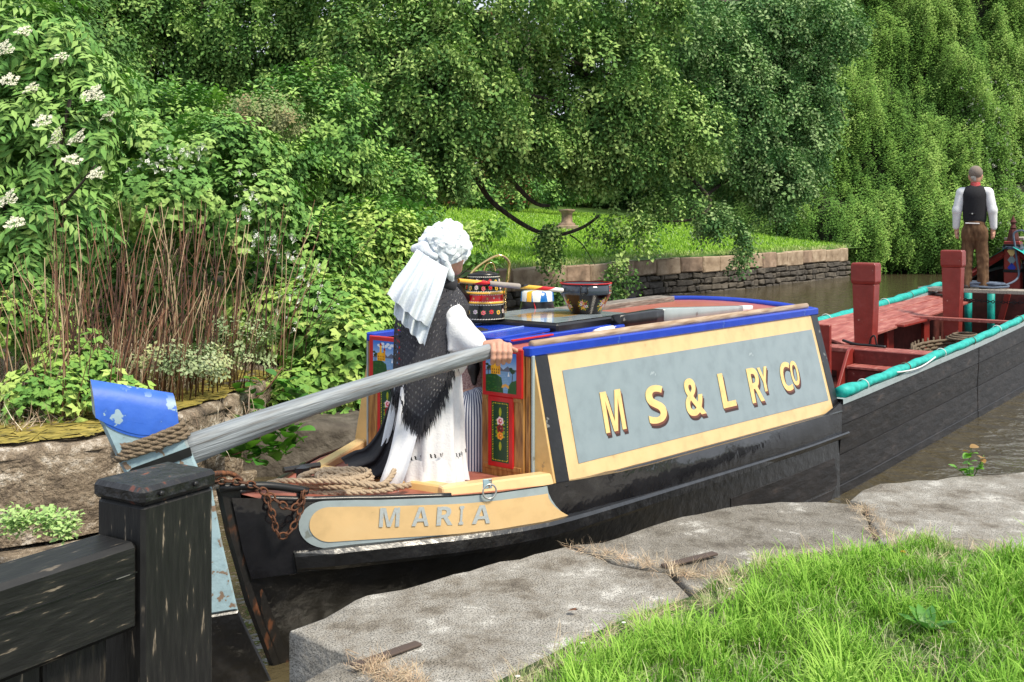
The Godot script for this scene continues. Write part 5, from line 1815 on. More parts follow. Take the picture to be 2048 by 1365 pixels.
# ================================================================= lock gate, walls and ground
func slab(pts: Array, y0: float, y1: float, bev := .02, jit := .006, wob := .008, cellw := .13) -> ArrayMesh:
	# a worked stone from its outline (x, depth ahead): rough edges, rounded arris, uneven top
	var poly := PackedVector2Array(pts)
	var ar := 0.0
	for k in poly.size(): ar += poly[k].cross(poly[(k + 1) % poly.size()])
	if ar < 0: poly.reverse()
	var out := PackedVector2Array()
	for k in poly.size():
		var a := poly[k]
		var b := poly[(k + 1) % poly.size()]
		var n := maxi(1, int(a.distance_to(b) / .10))
		for q in n:
			out.append(a.lerp(b, q / float(n)) + Vector2(rr(-jit, jit), rr(-jit, jit)))
	var n := out.size()
	var ins := PackedVector2Array()
	var m := MB.new(true)
	for k in n:
		var d := (out[(k + 1) % n] - out[(k + n - 1) % n]).normalized()
		ins.append(out[k] + Vector2(-d.y, d.x) * bev * rr(.8, 1.2))
	var nz := FastNoiseLite.new()
	nz.seed = 9; nz.frequency = 2.2
	var top := func(p: Vector2): return y1 + nz.get_noise_2d(p.x, p.y) * wob * 2.0
	for k in n:
		var k2 := (k + 1) % n
		var a := Vector3(out[k].x, y0, -out[k].y)
		var b := Vector3(out[k2].x, y0, -out[k2].y)
		var ya: float = top.call(out[k]) - bev
		var yb: float = top.call(out[k2]) - bev
		var a1 := Vector3(out[k].x, ya, -out[k].y)
		var b1 := Vector3(out[k2].x, yb, -out[k2].y)
		var am := (a + a1) / 2 + Vector3(rr(-jit, jit), 0, rr(-jit, jit)) * .0
		m.quad(a, b, b1, a1)
		var mid := func(p: Vector2, q: Vector2): return Vector3(lerpf(p.x, q.x, .3), top.call(p) - bev * .3, -lerpf(p.y, q.y, .3))
		var a2: Vector3 = mid.call(out[k], ins[k])
		var b2: Vector3 = mid.call(out[k2], ins[k2])
		var a3 := Vector3(ins[k].x, top.call(ins[k]), -ins[k].y)
		var b3 := Vector3(ins[k2].x, top.call(ins[k2]), -ins[k2].y)
		m.quad(a1, b1, b2, a2)
		m.quad(a2, b2, b3, a3)
	cover(m, ins, top, cellw)
	return m.done()

func cover(m: MB, outline: PackedVector2Array, height: Callable, cellw: float, extra := PackedVector2Array()) -> void:
	# fills an outline with an uneven sheet
	var pts := outline.duplicate()
	var lo := outline[0]
	var hi := outline[0]
	for p in outline:
		lo = lo.min(p); hi = hi.max(p)
	var x := lo.x
	while x < hi.x:
		var y := lo.y
		while y < hi.y:
			var p := Vector2(x + rr(-.3, .3) * cellw, y + rr(-.3, .3) * cellw)
			if Geometry2D.is_point_in_polygon(p, outline): pts.append(p)
			y += cellw
		x += cellw
	pts.append_array(extra)
	var tr := Geometry2D.triangulate_delaunay(pts)
	for k in range(0, tr.size(), 3):
		var a := pts[tr[k]]
		var b := pts[tr[k + 1]]
		var c := pts[tr[k + 2]]
		if not Geometry2D.is_point_in_polygon((a + b + c) / 3.0, outline): continue
		if (b - a).cross(c - a) < 0:
			var t := b; b = c; c = t
		m.tri(Vector3(a.x, height.call(a), -a.y), Vector3(b.x, height.call(b), -b.y), Vector3(c.x, height.call(c), -c.y))

func make_gate() -> void:
	var e1 := Vector2(.515, .857)
	var e2 := Vector2(-.857, .515)
	var p := Vector2(-1.153, 3.3)
	var g := thing("lock_gate", "old black lock gate with capped post and heavy balance beam in the foreground", "lock gate", W(p.x, -.5, p.y), deg_to_rad(59))
	var bx := func(nm: String, a0: float, a1: float, b0: float, b1: float, y0: float, y1: float, mat: Material, bev: float, parent: Node):
		var h := []
		for y in [y0, y1]:
			for c in [[a0, b1], [a0, b0], [a1, b0], [a1, b1]]: h.append(Vector3(c[0], y + .5, -c[1]))
		var m := MB.new()
		m.hexa(h, bev)
		return part(nm, m.done(), mat, parent)
	var post = bx.call("gate_post", 0.0, .295, 0.0, .222, -.5, 1.30, M.timber, .012, g)
	bx.call("post_cap", -.012, .30, -.012, .23, 1.3005, 1.358, M.cap, .014, g)
	bx.call("balance_beam", -3.3, -.002, .016, .20, .915, 1.19, M.timber_side2, .016, g)
	bx.call("beam_crack", -3.3, -.01, .012, .02, 1.095, 1.098, M.black, .0, g)
	for k in 6:
		bx.call("gate_board", -.28 - k * .23, -.06 - k * .23, .09, .15, -.5, .90, M.timber if k % 2 else M.timber_dark, .008, g)
	for q in [.06, .2]:
		part("cap_bolt", tubem([Vector3(q, 1.83, .010), Vector3(q, 1.83, .021)], .009, 8), M.iron, g)

const FAR_EDGE := [[-6.0, 5.4], [-4.6, 6.2], [-3.28, 6.78], [-2.78, 7.13], [-2.31, 8.71], [-2.13, 10.4], [-1.7, 11.6], [-1.5, 15.0], [-1.2, 19.0], [-.8, 22.0], [.6, 24.0], [2.2, 26.4], [3.84, 29.4], [7.5, 33.2], [12.8, 40.0], [15.0, 42.5], [20.0, 44.0], [60.0, 47.0]]
var edge_pts := PackedVector2Array()
var roll_noise := FastNoiseLite.new()

func edge_distance(p: Vector2) -> float:
	var best := 1e9
	for k in edge_pts.size() - 1:
		best = minf(best, p.distance_to(Geometry2D.get_closest_point_to_segment(p, edge_pts[k], edge_pts[k + 1])))
	return best

func ground(p: Vector2) -> float:             # height of the far bank
	var d := edge_distance(p)
	var top := table([[8, .64], [11.0, .68], [15, .9], [22, 1.07]], p.y)
	var lawn := clampf((p.y - 19) / 5.0, 0, 1)
	var rise := lerpf(minf(maxf(d - .6, 0) * .10, 1.1), minf(d * .098, 2.7), lawn)
	return top + rise + roll_noise.get_noise_2d(p.x, p.y) * minf(d * .03, .06)

func make_setting() -> void:
	roll_noise.frequency = .25
	for q in FAR_EDGE: edge_pts.append(Vector2(q[0], q[1]))
	# canal
	var wm := MB.new(true)
	wm.quad(Vector3(-150, 0, 60), Vector3(220, 0, 60), Vector3(220, 0, -260), Vector3(-150, 0, -260))
	tag(part("water", wm.done(), M.water, self), "brown canal water around the boat", "water", "", "structure")
	# near bank: turf sheet behind the stones
	var gp := [[-.15, 3.62], [-.04, 3.87], [.25, 4.21], [.42, 4.40], [.6, 4.56], [.8, 4.72], [.98, 4.97], [1.17, 5.17], [1.455, 5.32], [1.73, 5.40], [2.0, 5.5], [2.18, 5.56], [2.3, 5.42], [2.6, 5.38], [3.2, 5.7], [4.2, 6.1], [6, 6.9], [9, 8.5], [30, 18], [90, 20], [90, -60], [-.6, -60], [-.5, 3.0], [-.3, 3.3]]
	var out := PackedVector2Array()
	for q in gp: out.append(Vector2(q[0], q[1]))
	near_outline = out
	var m := MB.new(true)
	var nz := FastNoiseLite.new()
	nz.seed = 3; nz.frequency = .9
	var dense := PackedVector2Array()
	for i in 44:
		for j in 26:
			var p := Vector2(-.4 + i * .16, 2.6 + j * .16)
			if Geometry2D.is_point_in_polygon(p, out): dense.append(p)
	near_height = func(p: Vector2):
		var best := 1e9
		for k in 17: best = minf(best, p.distance_to(Geometry2D.get_closest_point_to_segment(p, out[k], out[k + 1])))
		return .512 + minf(best, .5) * .11 + nz.get_noise_2d(p.x, p.y) * minf(best, .4) * .08
	cover(m, out, near_height, 6.0, dense)
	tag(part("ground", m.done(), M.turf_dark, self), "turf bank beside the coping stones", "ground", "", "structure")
	# far bank
	var land := edge_pts.duplicate()
	for q in [[60, 260], [-150, 260], [-150, 5.4]]: land.append(Vector2(q[0], q[1]))
	var extra := PackedVector2Array()
	for i in 40:
		for j in 34:
			var p := Vector2(-12 + i * .35, 6 + j * .55) + Vector2(rr(-.1, .1), rr(-.1, .1))
			if Geometry2D.is_point_in_polygon(p, land): extra.append(p)
	for i in 40:
		for j in 26:
			var p := Vector2(-22 + i * 1.2, 23 + j * 1.4) + Vector2(rr(-.3, .3), rr(-.3, .3))
			if Geometry2D.is_point_in_polygon(p, land): extra.append(p)
	var fine := PackedVector2Array()
	for k in land.size():
		var a := land[k]
		var b := land[(k + 1) % land.size()]
		var n := maxi(1, int(a.distance_to(b) / (.6 if k < 16 else 30.0)))
		for q in n: fine.append(a.lerp(b, q / float(n)))
	var pts := fine.duplicate()
	pts.append_array(extra)
	var tr := Geometry2D.triangulate_delaunay(pts)
	var hs := PackedFloat32Array()
	for p in pts: hs.append(ground(p))
	var mb := [MB.new(true), MB.new(true)]
	for k in range(0, tr.size(), 3):
		var ia := tr[k]; var ib := tr[k + 1]; var ic := tr[k + 2]
		var c := (pts[ia] + pts[ib] + pts[ic]) / 3.0
		if not Geometry2D.is_point_in_polygon(c, land): continue
		if (pts[ib] - pts[ia]).cross(pts[ic] - pts[ia]) < 0:
			var t := ib; ib = ic; ic = t
		mb[1 if c.y > 21 else 0].tri(Vector3(pts[ia].x, hs[ia], -pts[ia].y), Vector3(pts[ib].x, hs[ib], -pts[ib].y), Vector3(pts[ic].x, hs[ic], -pts[ic].y))
	tag(part("bank", mb[0].done(), M.soil, self), "overgrown earth bank behind the old lock wall", "bank", "", "structure")
	tag(part("lawn", mb[1].done(), M.turf, self), "green lawn rising behind the canal wall", "lawn", "", "structure")
	make_near_wall()

var near_outline := PackedVector2Array()
var near_height: Callable

func vecs(a: Array) -> Array: return a.map(func(q): return Vector2(q[0], q[1]))

func make_near_wall() -> void:
	var w := thing("lock_wall", "worn grey coping stones along the near side of the lock", "stone wall")
	var st := [
		[[[-.80, 3.86], [-.67, 4.11], [-.555, 4.035], [-.32, 3.735], [-.3, 3.2], [-.92, 3.25]], .485, 1],
		[[[-.916, 4.36], [-.80, 4.52], [-.70, 4.70], [-.665, 4.76], [-.63, 4.745], [-.51, 4.85], [-.296, 5.04], [-.06, 5.25], [.195, 5.42], [.285, 5.455], [.50, 5.22], [.75, 5.03], [.84, 4.5], [.1, 3.6], [-.28, 3.75], [-.535, 4.05]], .50, 0],
		[[[.30, 5.47], [.46, 5.52], [.66, 5.72], [.855, 5.91], [1.06, 6.08], [1.247, 6.19], [1.605, 6.34], [1.844, 6.34], [2.0, 6.28], [2.05, 6.2], [1.9, 5.5], [1.7, 5.05], [.88, 4.5], [.772, 5.035], [.52, 5.23]], .505, 1],
		[[[2.075, 6.22], [2.02, 6.31], [2.159, 6.56], [2.326, 6.68], [2.6, 6.78], [2.837, 6.85], [3.39, 7.01], [3.9, 7.2], [4.1, 6.1], [2.6, 4.95], [1.92, 5.5]], .52, 0],
		[[[3.925, 7.2], [4.7, 7.6], [5.5, 8.0], [6.1, 7.0], [4.13, 6.12]], .50, 1],
		[[[5.52, 8.01], [9.0, 9.7], [9.6, 8.8], [6.13, 7.02]], .50, 0],
		[[[-.93, 3.23], [-.3, 3.18], [-.5, 1.0], [-1.2, 1.0]], .485, 0]]
	for s in st:
		part("coping_stone", slab(vecs(s[0]), .06, s[1], .016, .010, .007), M.coping2 if s[2] else M.coping, w)
	# courses below, down into the water
	var lower := [[-.88, 4.34], [-.64, 4.70], [-.49, 4.80], [.21, 5.37], [.87, 5.86], [1.26, 6.14], [1.85, 6.28], [2.18, 6.5], [3.4, 6.96], [9.0, 9.6], [9.4, 8.6], [2.0, 5.2], [-.2, 3.3], [-.3, 1.0], [-1.15, 1.0], [-.86, 3.2], [-.74, 3.86], [-.62, 4.05]]
	part("wall_course", slab(vecs(lower), -.9, .058, .01, .01, .0, 1.0), M.old_stone, w)
	# iron cramps let into the stones
	for c in [[[-.60, 3.98, -.37, 4.20], .512], [[.73, 5.10, 1.02, 5.30], .521]]:
		var a := Vector3(c[0][0], c[1], -c[0][1])
		var b := Vector3(c[0][2], c[1], -c[0][3])
		part("iron_cramp", boxm((a + b) / 2, Vector3(a.distance_to(b), .012, .045), .004, along(b - a)), M.cramp, w)

func make_far_bank() -> void:
	# old lock wall on the far side
	var w := thing("old_lock_wall", "mossy old stone lock wall under the dead stalks", "stone wall")
	var st := [
		[[[-4.7, 6.15], [-3.28, 6.78], [-2.95, 6.98], [-2.76, 7.16], [-2.62, 7.6], [-2.36, 8.62], [-2.9, 8.8], [-3.3, 7.7], [-4.9, 7.0]], .08, .70],
		[[[-2.30, 8.74], [-2.12, 10.38], [-2.7, 10.5], [-2.88, 8.86]], .05, .715],
		[[[-2.10, 10.45], [-1.68, 11.6], [-2.2, 11.9], [-2.66, 10.56]], .0, .72],
		[[[-1.66, 11.65], [-1.46, 15.0], [-2.1, 15.0], [-2.2, 11.95]], .0, .86]]
	st.append([[[-2.28, 8.95], [-1.75, 9.05], [-1.2, 9.2], [-1.15, 9.9], [-2.1, 9.9]], -.6, .42])
	for s in st: part("coping_stone", slab(vecs(s[0]), s[1], s[2], .06, .016, .02, .2), M.old_stone if s[2] > .5 else M.rubble2, w)
	var low := [[-4.6, 6.0], [-3.2, 6.62], [-2.62, 7.05], [-2.2, 8.7], [-2.02, 10.4], [-1.58, 11.6], [-1.4, 15.0], [-1.9, 15.1], [-2.8, 9.0], [-4.9, 7.0]]
	part("wall_course", slab(vecs(low), -.8, .055, .02, .02, .02, .6), M.old_stone, w)
	var mm := MB.new(true)
	var mo := [[-4.7, 6.3], [-3.3, 6.9], [-2.96, 7.1], [-2.80, 7.3], [-2.66, 7.7], [-2.42, 8.55], [-2.36, 8.85], [-2.2, 10.25], [-2.7, 10.3], [-2.9, 8.9], [-3.2, 8.8], [-4.0, 8.0], [-5, 7.2]]
	var op := PackedVector2Array()
	for k in mo.size():
		var a := Vector2(mo[k][0], mo[k][1])
		var b := Vector2(mo[(k + 1) % mo.size()][0], mo[(k + 1) % mo.size()][1])
		for q in 8: op.append(a.lerp(b, q / 8.0) + Vector2(rr(-.04, .04), rr(-.04, .04)))
	cover(mm, op, func(p: Vector2): return maxf(.722, ground(p) + .012) + rr(0, .012), .12)
	tag(part("moss", mm.done(), M.moss, w), "", "", "", "stuff")
	# retaining wall of the garden
	var cw := thing("canal_wall", "garden retaining wall of pale coping blocks on dark rubble across the water", "stone wall")
	var run := PackedVector2Array()
	for k in range(9, 15): run.append(edge_pts[k])
	var total := 0.0
	for k in run.size() - 1: total += run[k].distance_to(run[k + 1])
	var at := func(s: float):
		var r := s
		for k in run.size() - 1:
			var l := run[k].distance_to(run[k + 1])
			if r <= l or k == run.size() - 2: return run[k].lerp(run[k + 1], r / l)
			r -= l
	var block := func(nm: String, s0: float, s1: float, y0: float, y1: float, thick: float, outp: float, mat: Material, bev: float):
		var a: Vector2 = at.call(s0)
		var b: Vector2 = at.call(s1)
		var d := (b - a).normalized()
		var n := Vector2(d.y, -d.x)                        # towards the water
		var h := []
		for y in [y0, y1]:
			var j := n * (outp + rr(-.012, .012))
			for q in [a + j, b + j, b - n * thick, a - n * thick]:
				var wob := .035 if nm == "rubble_stone" else .012
				h.append(Vector3(q.x, y + rr(-wob, wob), -q.y) + Vector3(d.x, 0, -d.y) * rr(-wob, wob) + Vector3(n.x, 0, -n.y) * rr(-wob, wob) * .7)
		var mb := MB.new()
		mb.hexa(h, bev)
		part(nm, mb.done(), mat, cw)
	var s := 0.0
	while s < total - .4:
		var l := rr(.75, 1.5)
		block.call("coping_block", s + .012, minf(s + l, total) - .012, .62 + rr(-.03, .03), 1.08 + rr(-.02, .02), .4, .05, M.sand_stone if rng.randf() < .65 else M.sand_stone2, .03)
		s += l
	for r in 4:
		s = rr(0, .3)
		var yb := -.12 + r * .185
		while s < total - .3:
			var l: float = [.22, .35, .5, .75][rng.randi() % 4] * rr(.85, 1.15)
			block.call("rubble_stone", s + .012, s + l - .012, yb + rr(0, .02), yb + .172 + rr(-.02, .01), .3, .02 + rr(-.02, .03), M.rubble if rng.randf() < .5 else M.rubble2, .03)
			s += l
	var bk := MB.new(true)
	var rows := [[], []]
	for k in 41:
		var p: Vector2 = at.call(total * k / 40.0)
		var n := Vector2(-.75, .6) * .12
		rows[0].append(Vector3(p.x + n.x, -.5, -p.y - n.y)); rows[1].append(Vector3(p.x + n.x, .9, -p.y - n.y))
	bk.grid(rows)
	part("wall_core", bk.done(), M.soil, cw)
	# stone urn on the lawn
	var up := Vector2(1.95, 37.5)
	var u := thing("stone_pedestal", "small stone pedestal standing on the lawn beneath the drooping branch", "pedestal", W(up.x, ground(up) - .02, up.y))
	part("plinth", boxm(Vector3(0, .1, 0), Vector3(.75, .2, .75), .02), M.sand_stone, u)
	var ml := MB.new(true)
	ml.lathe([Vector2(.3, .2), Vector2(.3, .26), Vector2(.2, .32), Vector2(.19, .62), Vector2(.28, .7), Vector2(.3, .76), Vector2(.0, .78)], 16)
	part("shaft", ml.done(), M.sand_stone2, u)
	make_house()

func make_house() -> void:
	var hp := Vector2(-4.6, 52)
	var gy := ground(hp) - .3
	var h := thing("brick_house", "red brick house with a slate roof hidden behind the trees", "house", W(hp.x, gy, hp.y))
	part("wall", boxm(Vector3(0, 2.7, 0), Vector3(11, 5.4, 7), .02), M.brick, h)
	var m := MB.new()
	m.prism(PackedVector2Array([Vector2(-4.0, 5.3), Vector2(4.0, 5.3), Vector2(0, 9.0)]), Transform3D(Basis(Vector3.UP, PI / 2), Vector3(-5.8, 0, 0)), 11.6)
	var roof := part("roof", m.done(), M.slate, h)
	for r in 20:
		var t := r / 20.0
		part("slate_course", boxm(Vector3(0, 5.33 + t * 3.7, 4.03 - t * 4.0), Vector3(11.5, .03, .26), .0, Basis(Vector3.RIGHT, .74)), M.slate if r % 2 else M.rubble2, roof)
	part("chimney", boxm(Vector3(3.3, 8.7, 0), Vector3(.8, 1.6, .6), .02), M.brick, roof)
	for c in [[-.9, 3.9], [2.6, 3.9], [2.6, 1.3], [-3.6, 3.9]]:
		var wd := part("window", boxm(Vector3(c[0], c[1], 3.52), Vector3(1.2, 1.3, .08), .01), M.white, h)
		for q in [-.28, .28]:
			part("pane", boxm(Vector3(c[0] + q, c[1], 3.57), Vector3(.48, 1.1, .02), 0), M.glass, wd)
		part("sill", boxm(Vector3(c[0], c[1] - .7, 3.56), Vector3(1.4, .1, .16), .01), M.sand_stone, wd)

# ================================================================= plants
func leaf(st: SurfaceTool, base: Vector3, dir: Vector3, nrm: Vector3, l: float, w: float, fold := .14, droop := .12) -> void:
	var d := dir.normalized()
	var s := d.cross(nrm).normalized()
	var n := s.cross(d)
	var mid := base + d * l * .46
	var tip := base + d * l - n * l * droop
	var a := mid + s * w * .5 + n * w * fold
	var b := mid - s * w * .5 + n * w * fold
	for p in [base, a, mid, base, mid, b, a, tip, mid, mid, tip, b]: st.add_vertex(p)

func sprig_start() -> SurfaceTool:
	var st := SurfaceTool.new()
	st.begin(Mesh.PRIMITIVE_TRIANGLES)
	st.set_smooth_group(-1)
	return st

func sprig_end(st: SurfaceTool) -> ArrayMesh:
	st.generate_normals()
	return st.commit()

func rdir() -> Vector3:
	var z := rr(-1, 1)
	var a := rr(0, TAU)
	return Vector3(sqrt(1 - z * z) * cos(a), z, sqrt(1 - z * z) * sin(a))

func twig(st: SurfaceTool, a: Vector3, b: Vector3, w: float) -> void:
	var s := (b - a).cross(Vector3(.3, .2, 1)).normalized() * w
	for p in [a - s, a + s, b]: st.add_vertex(p)

func hang_sprig(n: int, length: float, l: float, w: float) -> ArrayMesh:       # a drooping twig
	var st := sprig_start()
	var bend := Vector3(rr(.2, .5), 0, 0)
	for k in n:
		var t := (k + .5) / n
		var p := Vector3(bend.x * length * t * (1.4 - t), -length * t * (.5 + .5 * t), 0)
		var a := k * 2.4 + rr(-.4, .4)
		var out := Vector3(cos(a), -.35 - t * .6, sin(a))
		p += Vector3(cos(a), 0, sin(a)) * l * .25
		leaf(st, p, out, Vector3(rr(-.4, .4), 1, rr(-.4, .4)), l * rr(.75, 1.15), w * rr(.8, 1.15))
	return sprig_end(st)

func bush_sprig(n: int, r: float, l: float, w: float) -> ArrayMesh:            # a leafy shoot pointing up
	var st := sprig_start()
	for k in n:
		var t := (k + .5) / n
		var a := k * 2.4 + rr(-.3, .3)
		var p := Vector3(cos(a) * r * .25, r * 1.6 * (t - .3), sin(a) * r * .25)
		var out := Vector3(cos(a), .75 * t - .15, sin(a))
		leaf(st, p, out, Vector3(0, 1, 0) + rdir() * .35, l * rr(.7, 1.15), w * rr(.8, 1.15))
	return sprig_end(st)

func pinnate(n: int, l: float, w: float, length: float) -> ArrayMesh:          # compound leaf of paired leaflets
	var st := sprig_start()
	twig(st, Vector3.ZERO, Vector3(length, -.1 * length, 0), .003)
	for k in n:
		var t := .35 + .6 * k / float(n)
		var p := Vector3(length * t, -.25 * length * t * t, 0)
		for s in [1, -1]: leaf(st, p, Vector3(.55, -.25, s), Vector3(rr(-.1, .1), 1, rr(-.1, .1)), l * rr(.85, 1.1), w)
	leaf(st, Vector3(length, -.25 * length, 0), Vector3(1, -.5, 0), Vector3.UP, l * 1.1, w * 1.1)
	return sprig_end(st)

func bramble_sprig() -> ArrayMesh:                                            # three-part leaves along an arching cane
	var st := sprig_start()
	for k in 5:
		var t := k / 4.0
		var p := Vector3(.12 * t, .28 * t - .12 * t * t, 0)
		var a := k * 2.2
		var q := p + Vector3(cos(a), .15, sin(a)) * .06
		twig(st, p, q, .002)
		for s in [-.95, 0.0, .95]:
			leaf(st, q, Vector3(cos(a + s), .05 - .15 * absf(s), sin(a + s)), Vector3(0, 1, 0) + rdir() * .3, rr(.075, .10), rr(.055, .07), .1)
	return sprig_end(st)

func ivy_strand(n: int, length: float, l: float) -> ArrayMesh:
	var st := sprig_start()
	for k in n:
		var t := k / float(n)
		var p := Vector3(.05 * sin(t * 7) + rr(-.1, .1), -length * t, .10 + .06 * sin(t * 5) + rr(-.05, .08))
		leaf(st, p, Vector3(rr(-.9, .9), rr(-.9, .1), rr(.1, .7)), Vector3(rr(-.3, .3), .65, .8), l * rr(.7, 1.2), l * rr(.6, .85), .1)
	return sprig_end(st)

func tuft(n: int, h: float, spread: float, w: float) -> ArrayMesh:
	var st := sprig_start()
	for k in n:
		var a := rr(0, TAU)
		var hh := h * rr(.5, 1.1)
		var ln := Vector3(cos(a), 0, sin(a)) * hh * rr(.15, 1.1)
		var p := Vector3(rr(-spread, spread), 0, rr(-spread, spread))
		var s := Vector3(-sin(a), 0, cos(a)) * w * rr(.6, 1.1)
		var m1 := p + Vector3(0, hh * .5, 0) + ln * .25
		var m2 := p + Vector3(0, hh * .82, 0) + ln * .65
		var t := p + Vector3(0, hh * rr(.75, 1.0), 0) + ln * 1.1
		for q in [p - s, p + s, m1 + s, p - s, m1 + s, m1 - s, m1 - s, m1 + s, m2 + s * .7, m1 - s, m2 + s * .7, m2 - s * .7, m2 - s * .7, m2 + s * .7, t]: st.add_vertex(q)
	return sprig_end(st)

func umbel(r: float, n: int) -> ArrayMesh:                                     # flat head of tiny white flowers in smaller clusters
	var st := sprig_start()
	var subs := []
	for k in 11:
		var q := sqrt((k + .3) / 11.0) * r * .85
		var a := k * 2.39996 + rr(-.3, .3)
		subs.append([Vector3(cos(a) * q, .012 - q * q / r * .4 + rr(-.012, .012), sin(a) * q * .85), r * rr(.2, .34)])
	for k in n:
		var sb: Array = subs[k % 11]
		var d := rdir()
		var p: Vector3 = sb[0] + Vector3(d.x, absf(d.y) * .35, d.z) * sb[1] * sqrt(rng.randf())
		var s := rr(.0045, .0078)
		var tl := rdir() * .6
		var x := Vector3(1, tl.y, 0) * s
		var z := Vector3(0, tl.x, 1) * s
		for e in [p - x, p + z, p + x, p - x, p + x, p - z]: st.add_vertex(e)
	for sb in subs: twig(st, Vector3(0, -.06, 0), sb[0], .0015)
	return sprig_end(st)

func fill(buf: PackedFloat32Array, base: Vector3, masses: Array, cols: Array, s0: float, s1: float, hang: bool, thr := -.05, freq := 1.1, sd := 1) -> void:
	# scatters sprigs through ellipsoids [centre, radii, count], in clumps with gaps between
	var nz := FastNoiseLite.new()
	nz.seed = sd; nz.frequency = freq; nz.fractal_octaves = 2
	var tone := FastNoiseLite.new()
	tone.seed = sd + 7; tone.frequency = freq * 1.7; tone.fractal_octaves = 2
	for ms in masses:
		var done := 0
		var guard := 0
		var c: Vector3 = ms[0]
		var r: Vector3 = ms[1]
		while done < ms[2] and guard < ms[2] * 6:
			guard += 1
			var d := rdir() * pow(rng.randf(), .28)
			var p := c + d * r
			if nz.get_noise_3dv(p) < thr: continue
			done += 1
			var sc := rr(s0, s1)
			var b: Basis
			if hang: b = Basis.from_euler(Vector3(rr(-.75, .75), rr(0, TAU), rr(-.75, .75)))
			else:
				var up := (d * .8 + Vector3(0, .55, 0) + rdir() * .4).normalized()
				b = along(up) * Basis(Vector3(0, 0, 1), -PI / 2) * Basis(Vector3.UP, rr(0, TAU))
			var t := pow(clampf(.5 + tone.get_noise_3dv(p) * 1.5 + rr(-.25, .25), 0, .999), 1.5) * (cols.size() - 1)
			var k := int(t)
			put(buf, b.scaled(Vector3(sc, sc, sc)), p - base, (cols[k] as Color).lerp(cols[k + 1], t - k))

func limb(o: Node, nm: String, pts: Array, r0: float, r1: float) -> void:
	var sp := spline(pts, 5)
	var rad := []
	for k in sp.size(): rad.append(lerpf(r0, r1, k / float(sp.size() - 1)))
	part(nm, tubem(sp.map(func(q): return q - o.position), rad, 7), M.bark, o)

func plant(nm: String, label: String, cat: String, base: Vector3, trunk: Array, masses: Array, mesh: ArrayMesh, cols: Array, s0: float, s1: float, hang: bool, thr: float, freq: float, mat: Material, group := "", crown := "crown") -> Node3D:
	var o := thing(nm, label, cat, base, 0, group)
	var first := true
	for t in trunk:
		limb(o, "trunk" if first else "limb", t[0], t[1], t[2])
		first = false
	if trunk.size() > 1 and cat == "tree":
		var tp: Array = spline(trunk[0][0], 6)
		for ms in masses:
			if ms[2] < 600 or ms[0].y < 3.6: continue
			for j in 2:
				var c: Vector3 = ms[0] + rdir() * (ms[1] as Vector3) * .45
				var best: Vector3 = tp[0]
				for p in tp:
					if p.distance_to(c) < best.distance_to(c): best = p
				if best.distance_to(c) < .3: continue
				var mid := best.lerp(c, .5) + Vector3(rr(-.2, .2), .2, rr(-.2, .2))
				limb(o, "limb", [best, mid, c, c + Vector3(rr(-.6, .6), -.35, rr(-.4, .4))], .055, .012)
	var buf := PackedFloat32Array()
	fill(buf, base, masses, cols, s0, s1, hang, thr, freq, counts.size())
	many(crown, mesh, mat, o, buf)
	if hang:
		var more := []
		for ms in masses: more.append([ms[0], ms[1] * 1.04, int(ms[2] * .16)])
		buf = PackedFloat32Array()
		fill(buf, base, more, cols, .65, 1.1, false, .12, freq * .8, counts.size() + 5)
		many("leafy_shoots", spray, mat, o, buf)
	return o

func sheaf(n: int, r0: float, h: float, lean: float) -> Array:              # a few stems from one root
	var out := []
	for k in n: out.append([rr(-r0, r0), rr(-r0, r0), h * rr(.7, 1.1), rr(-lean, lean), rr(-lean, lean)])
	return out

var spray: ArrayMesh

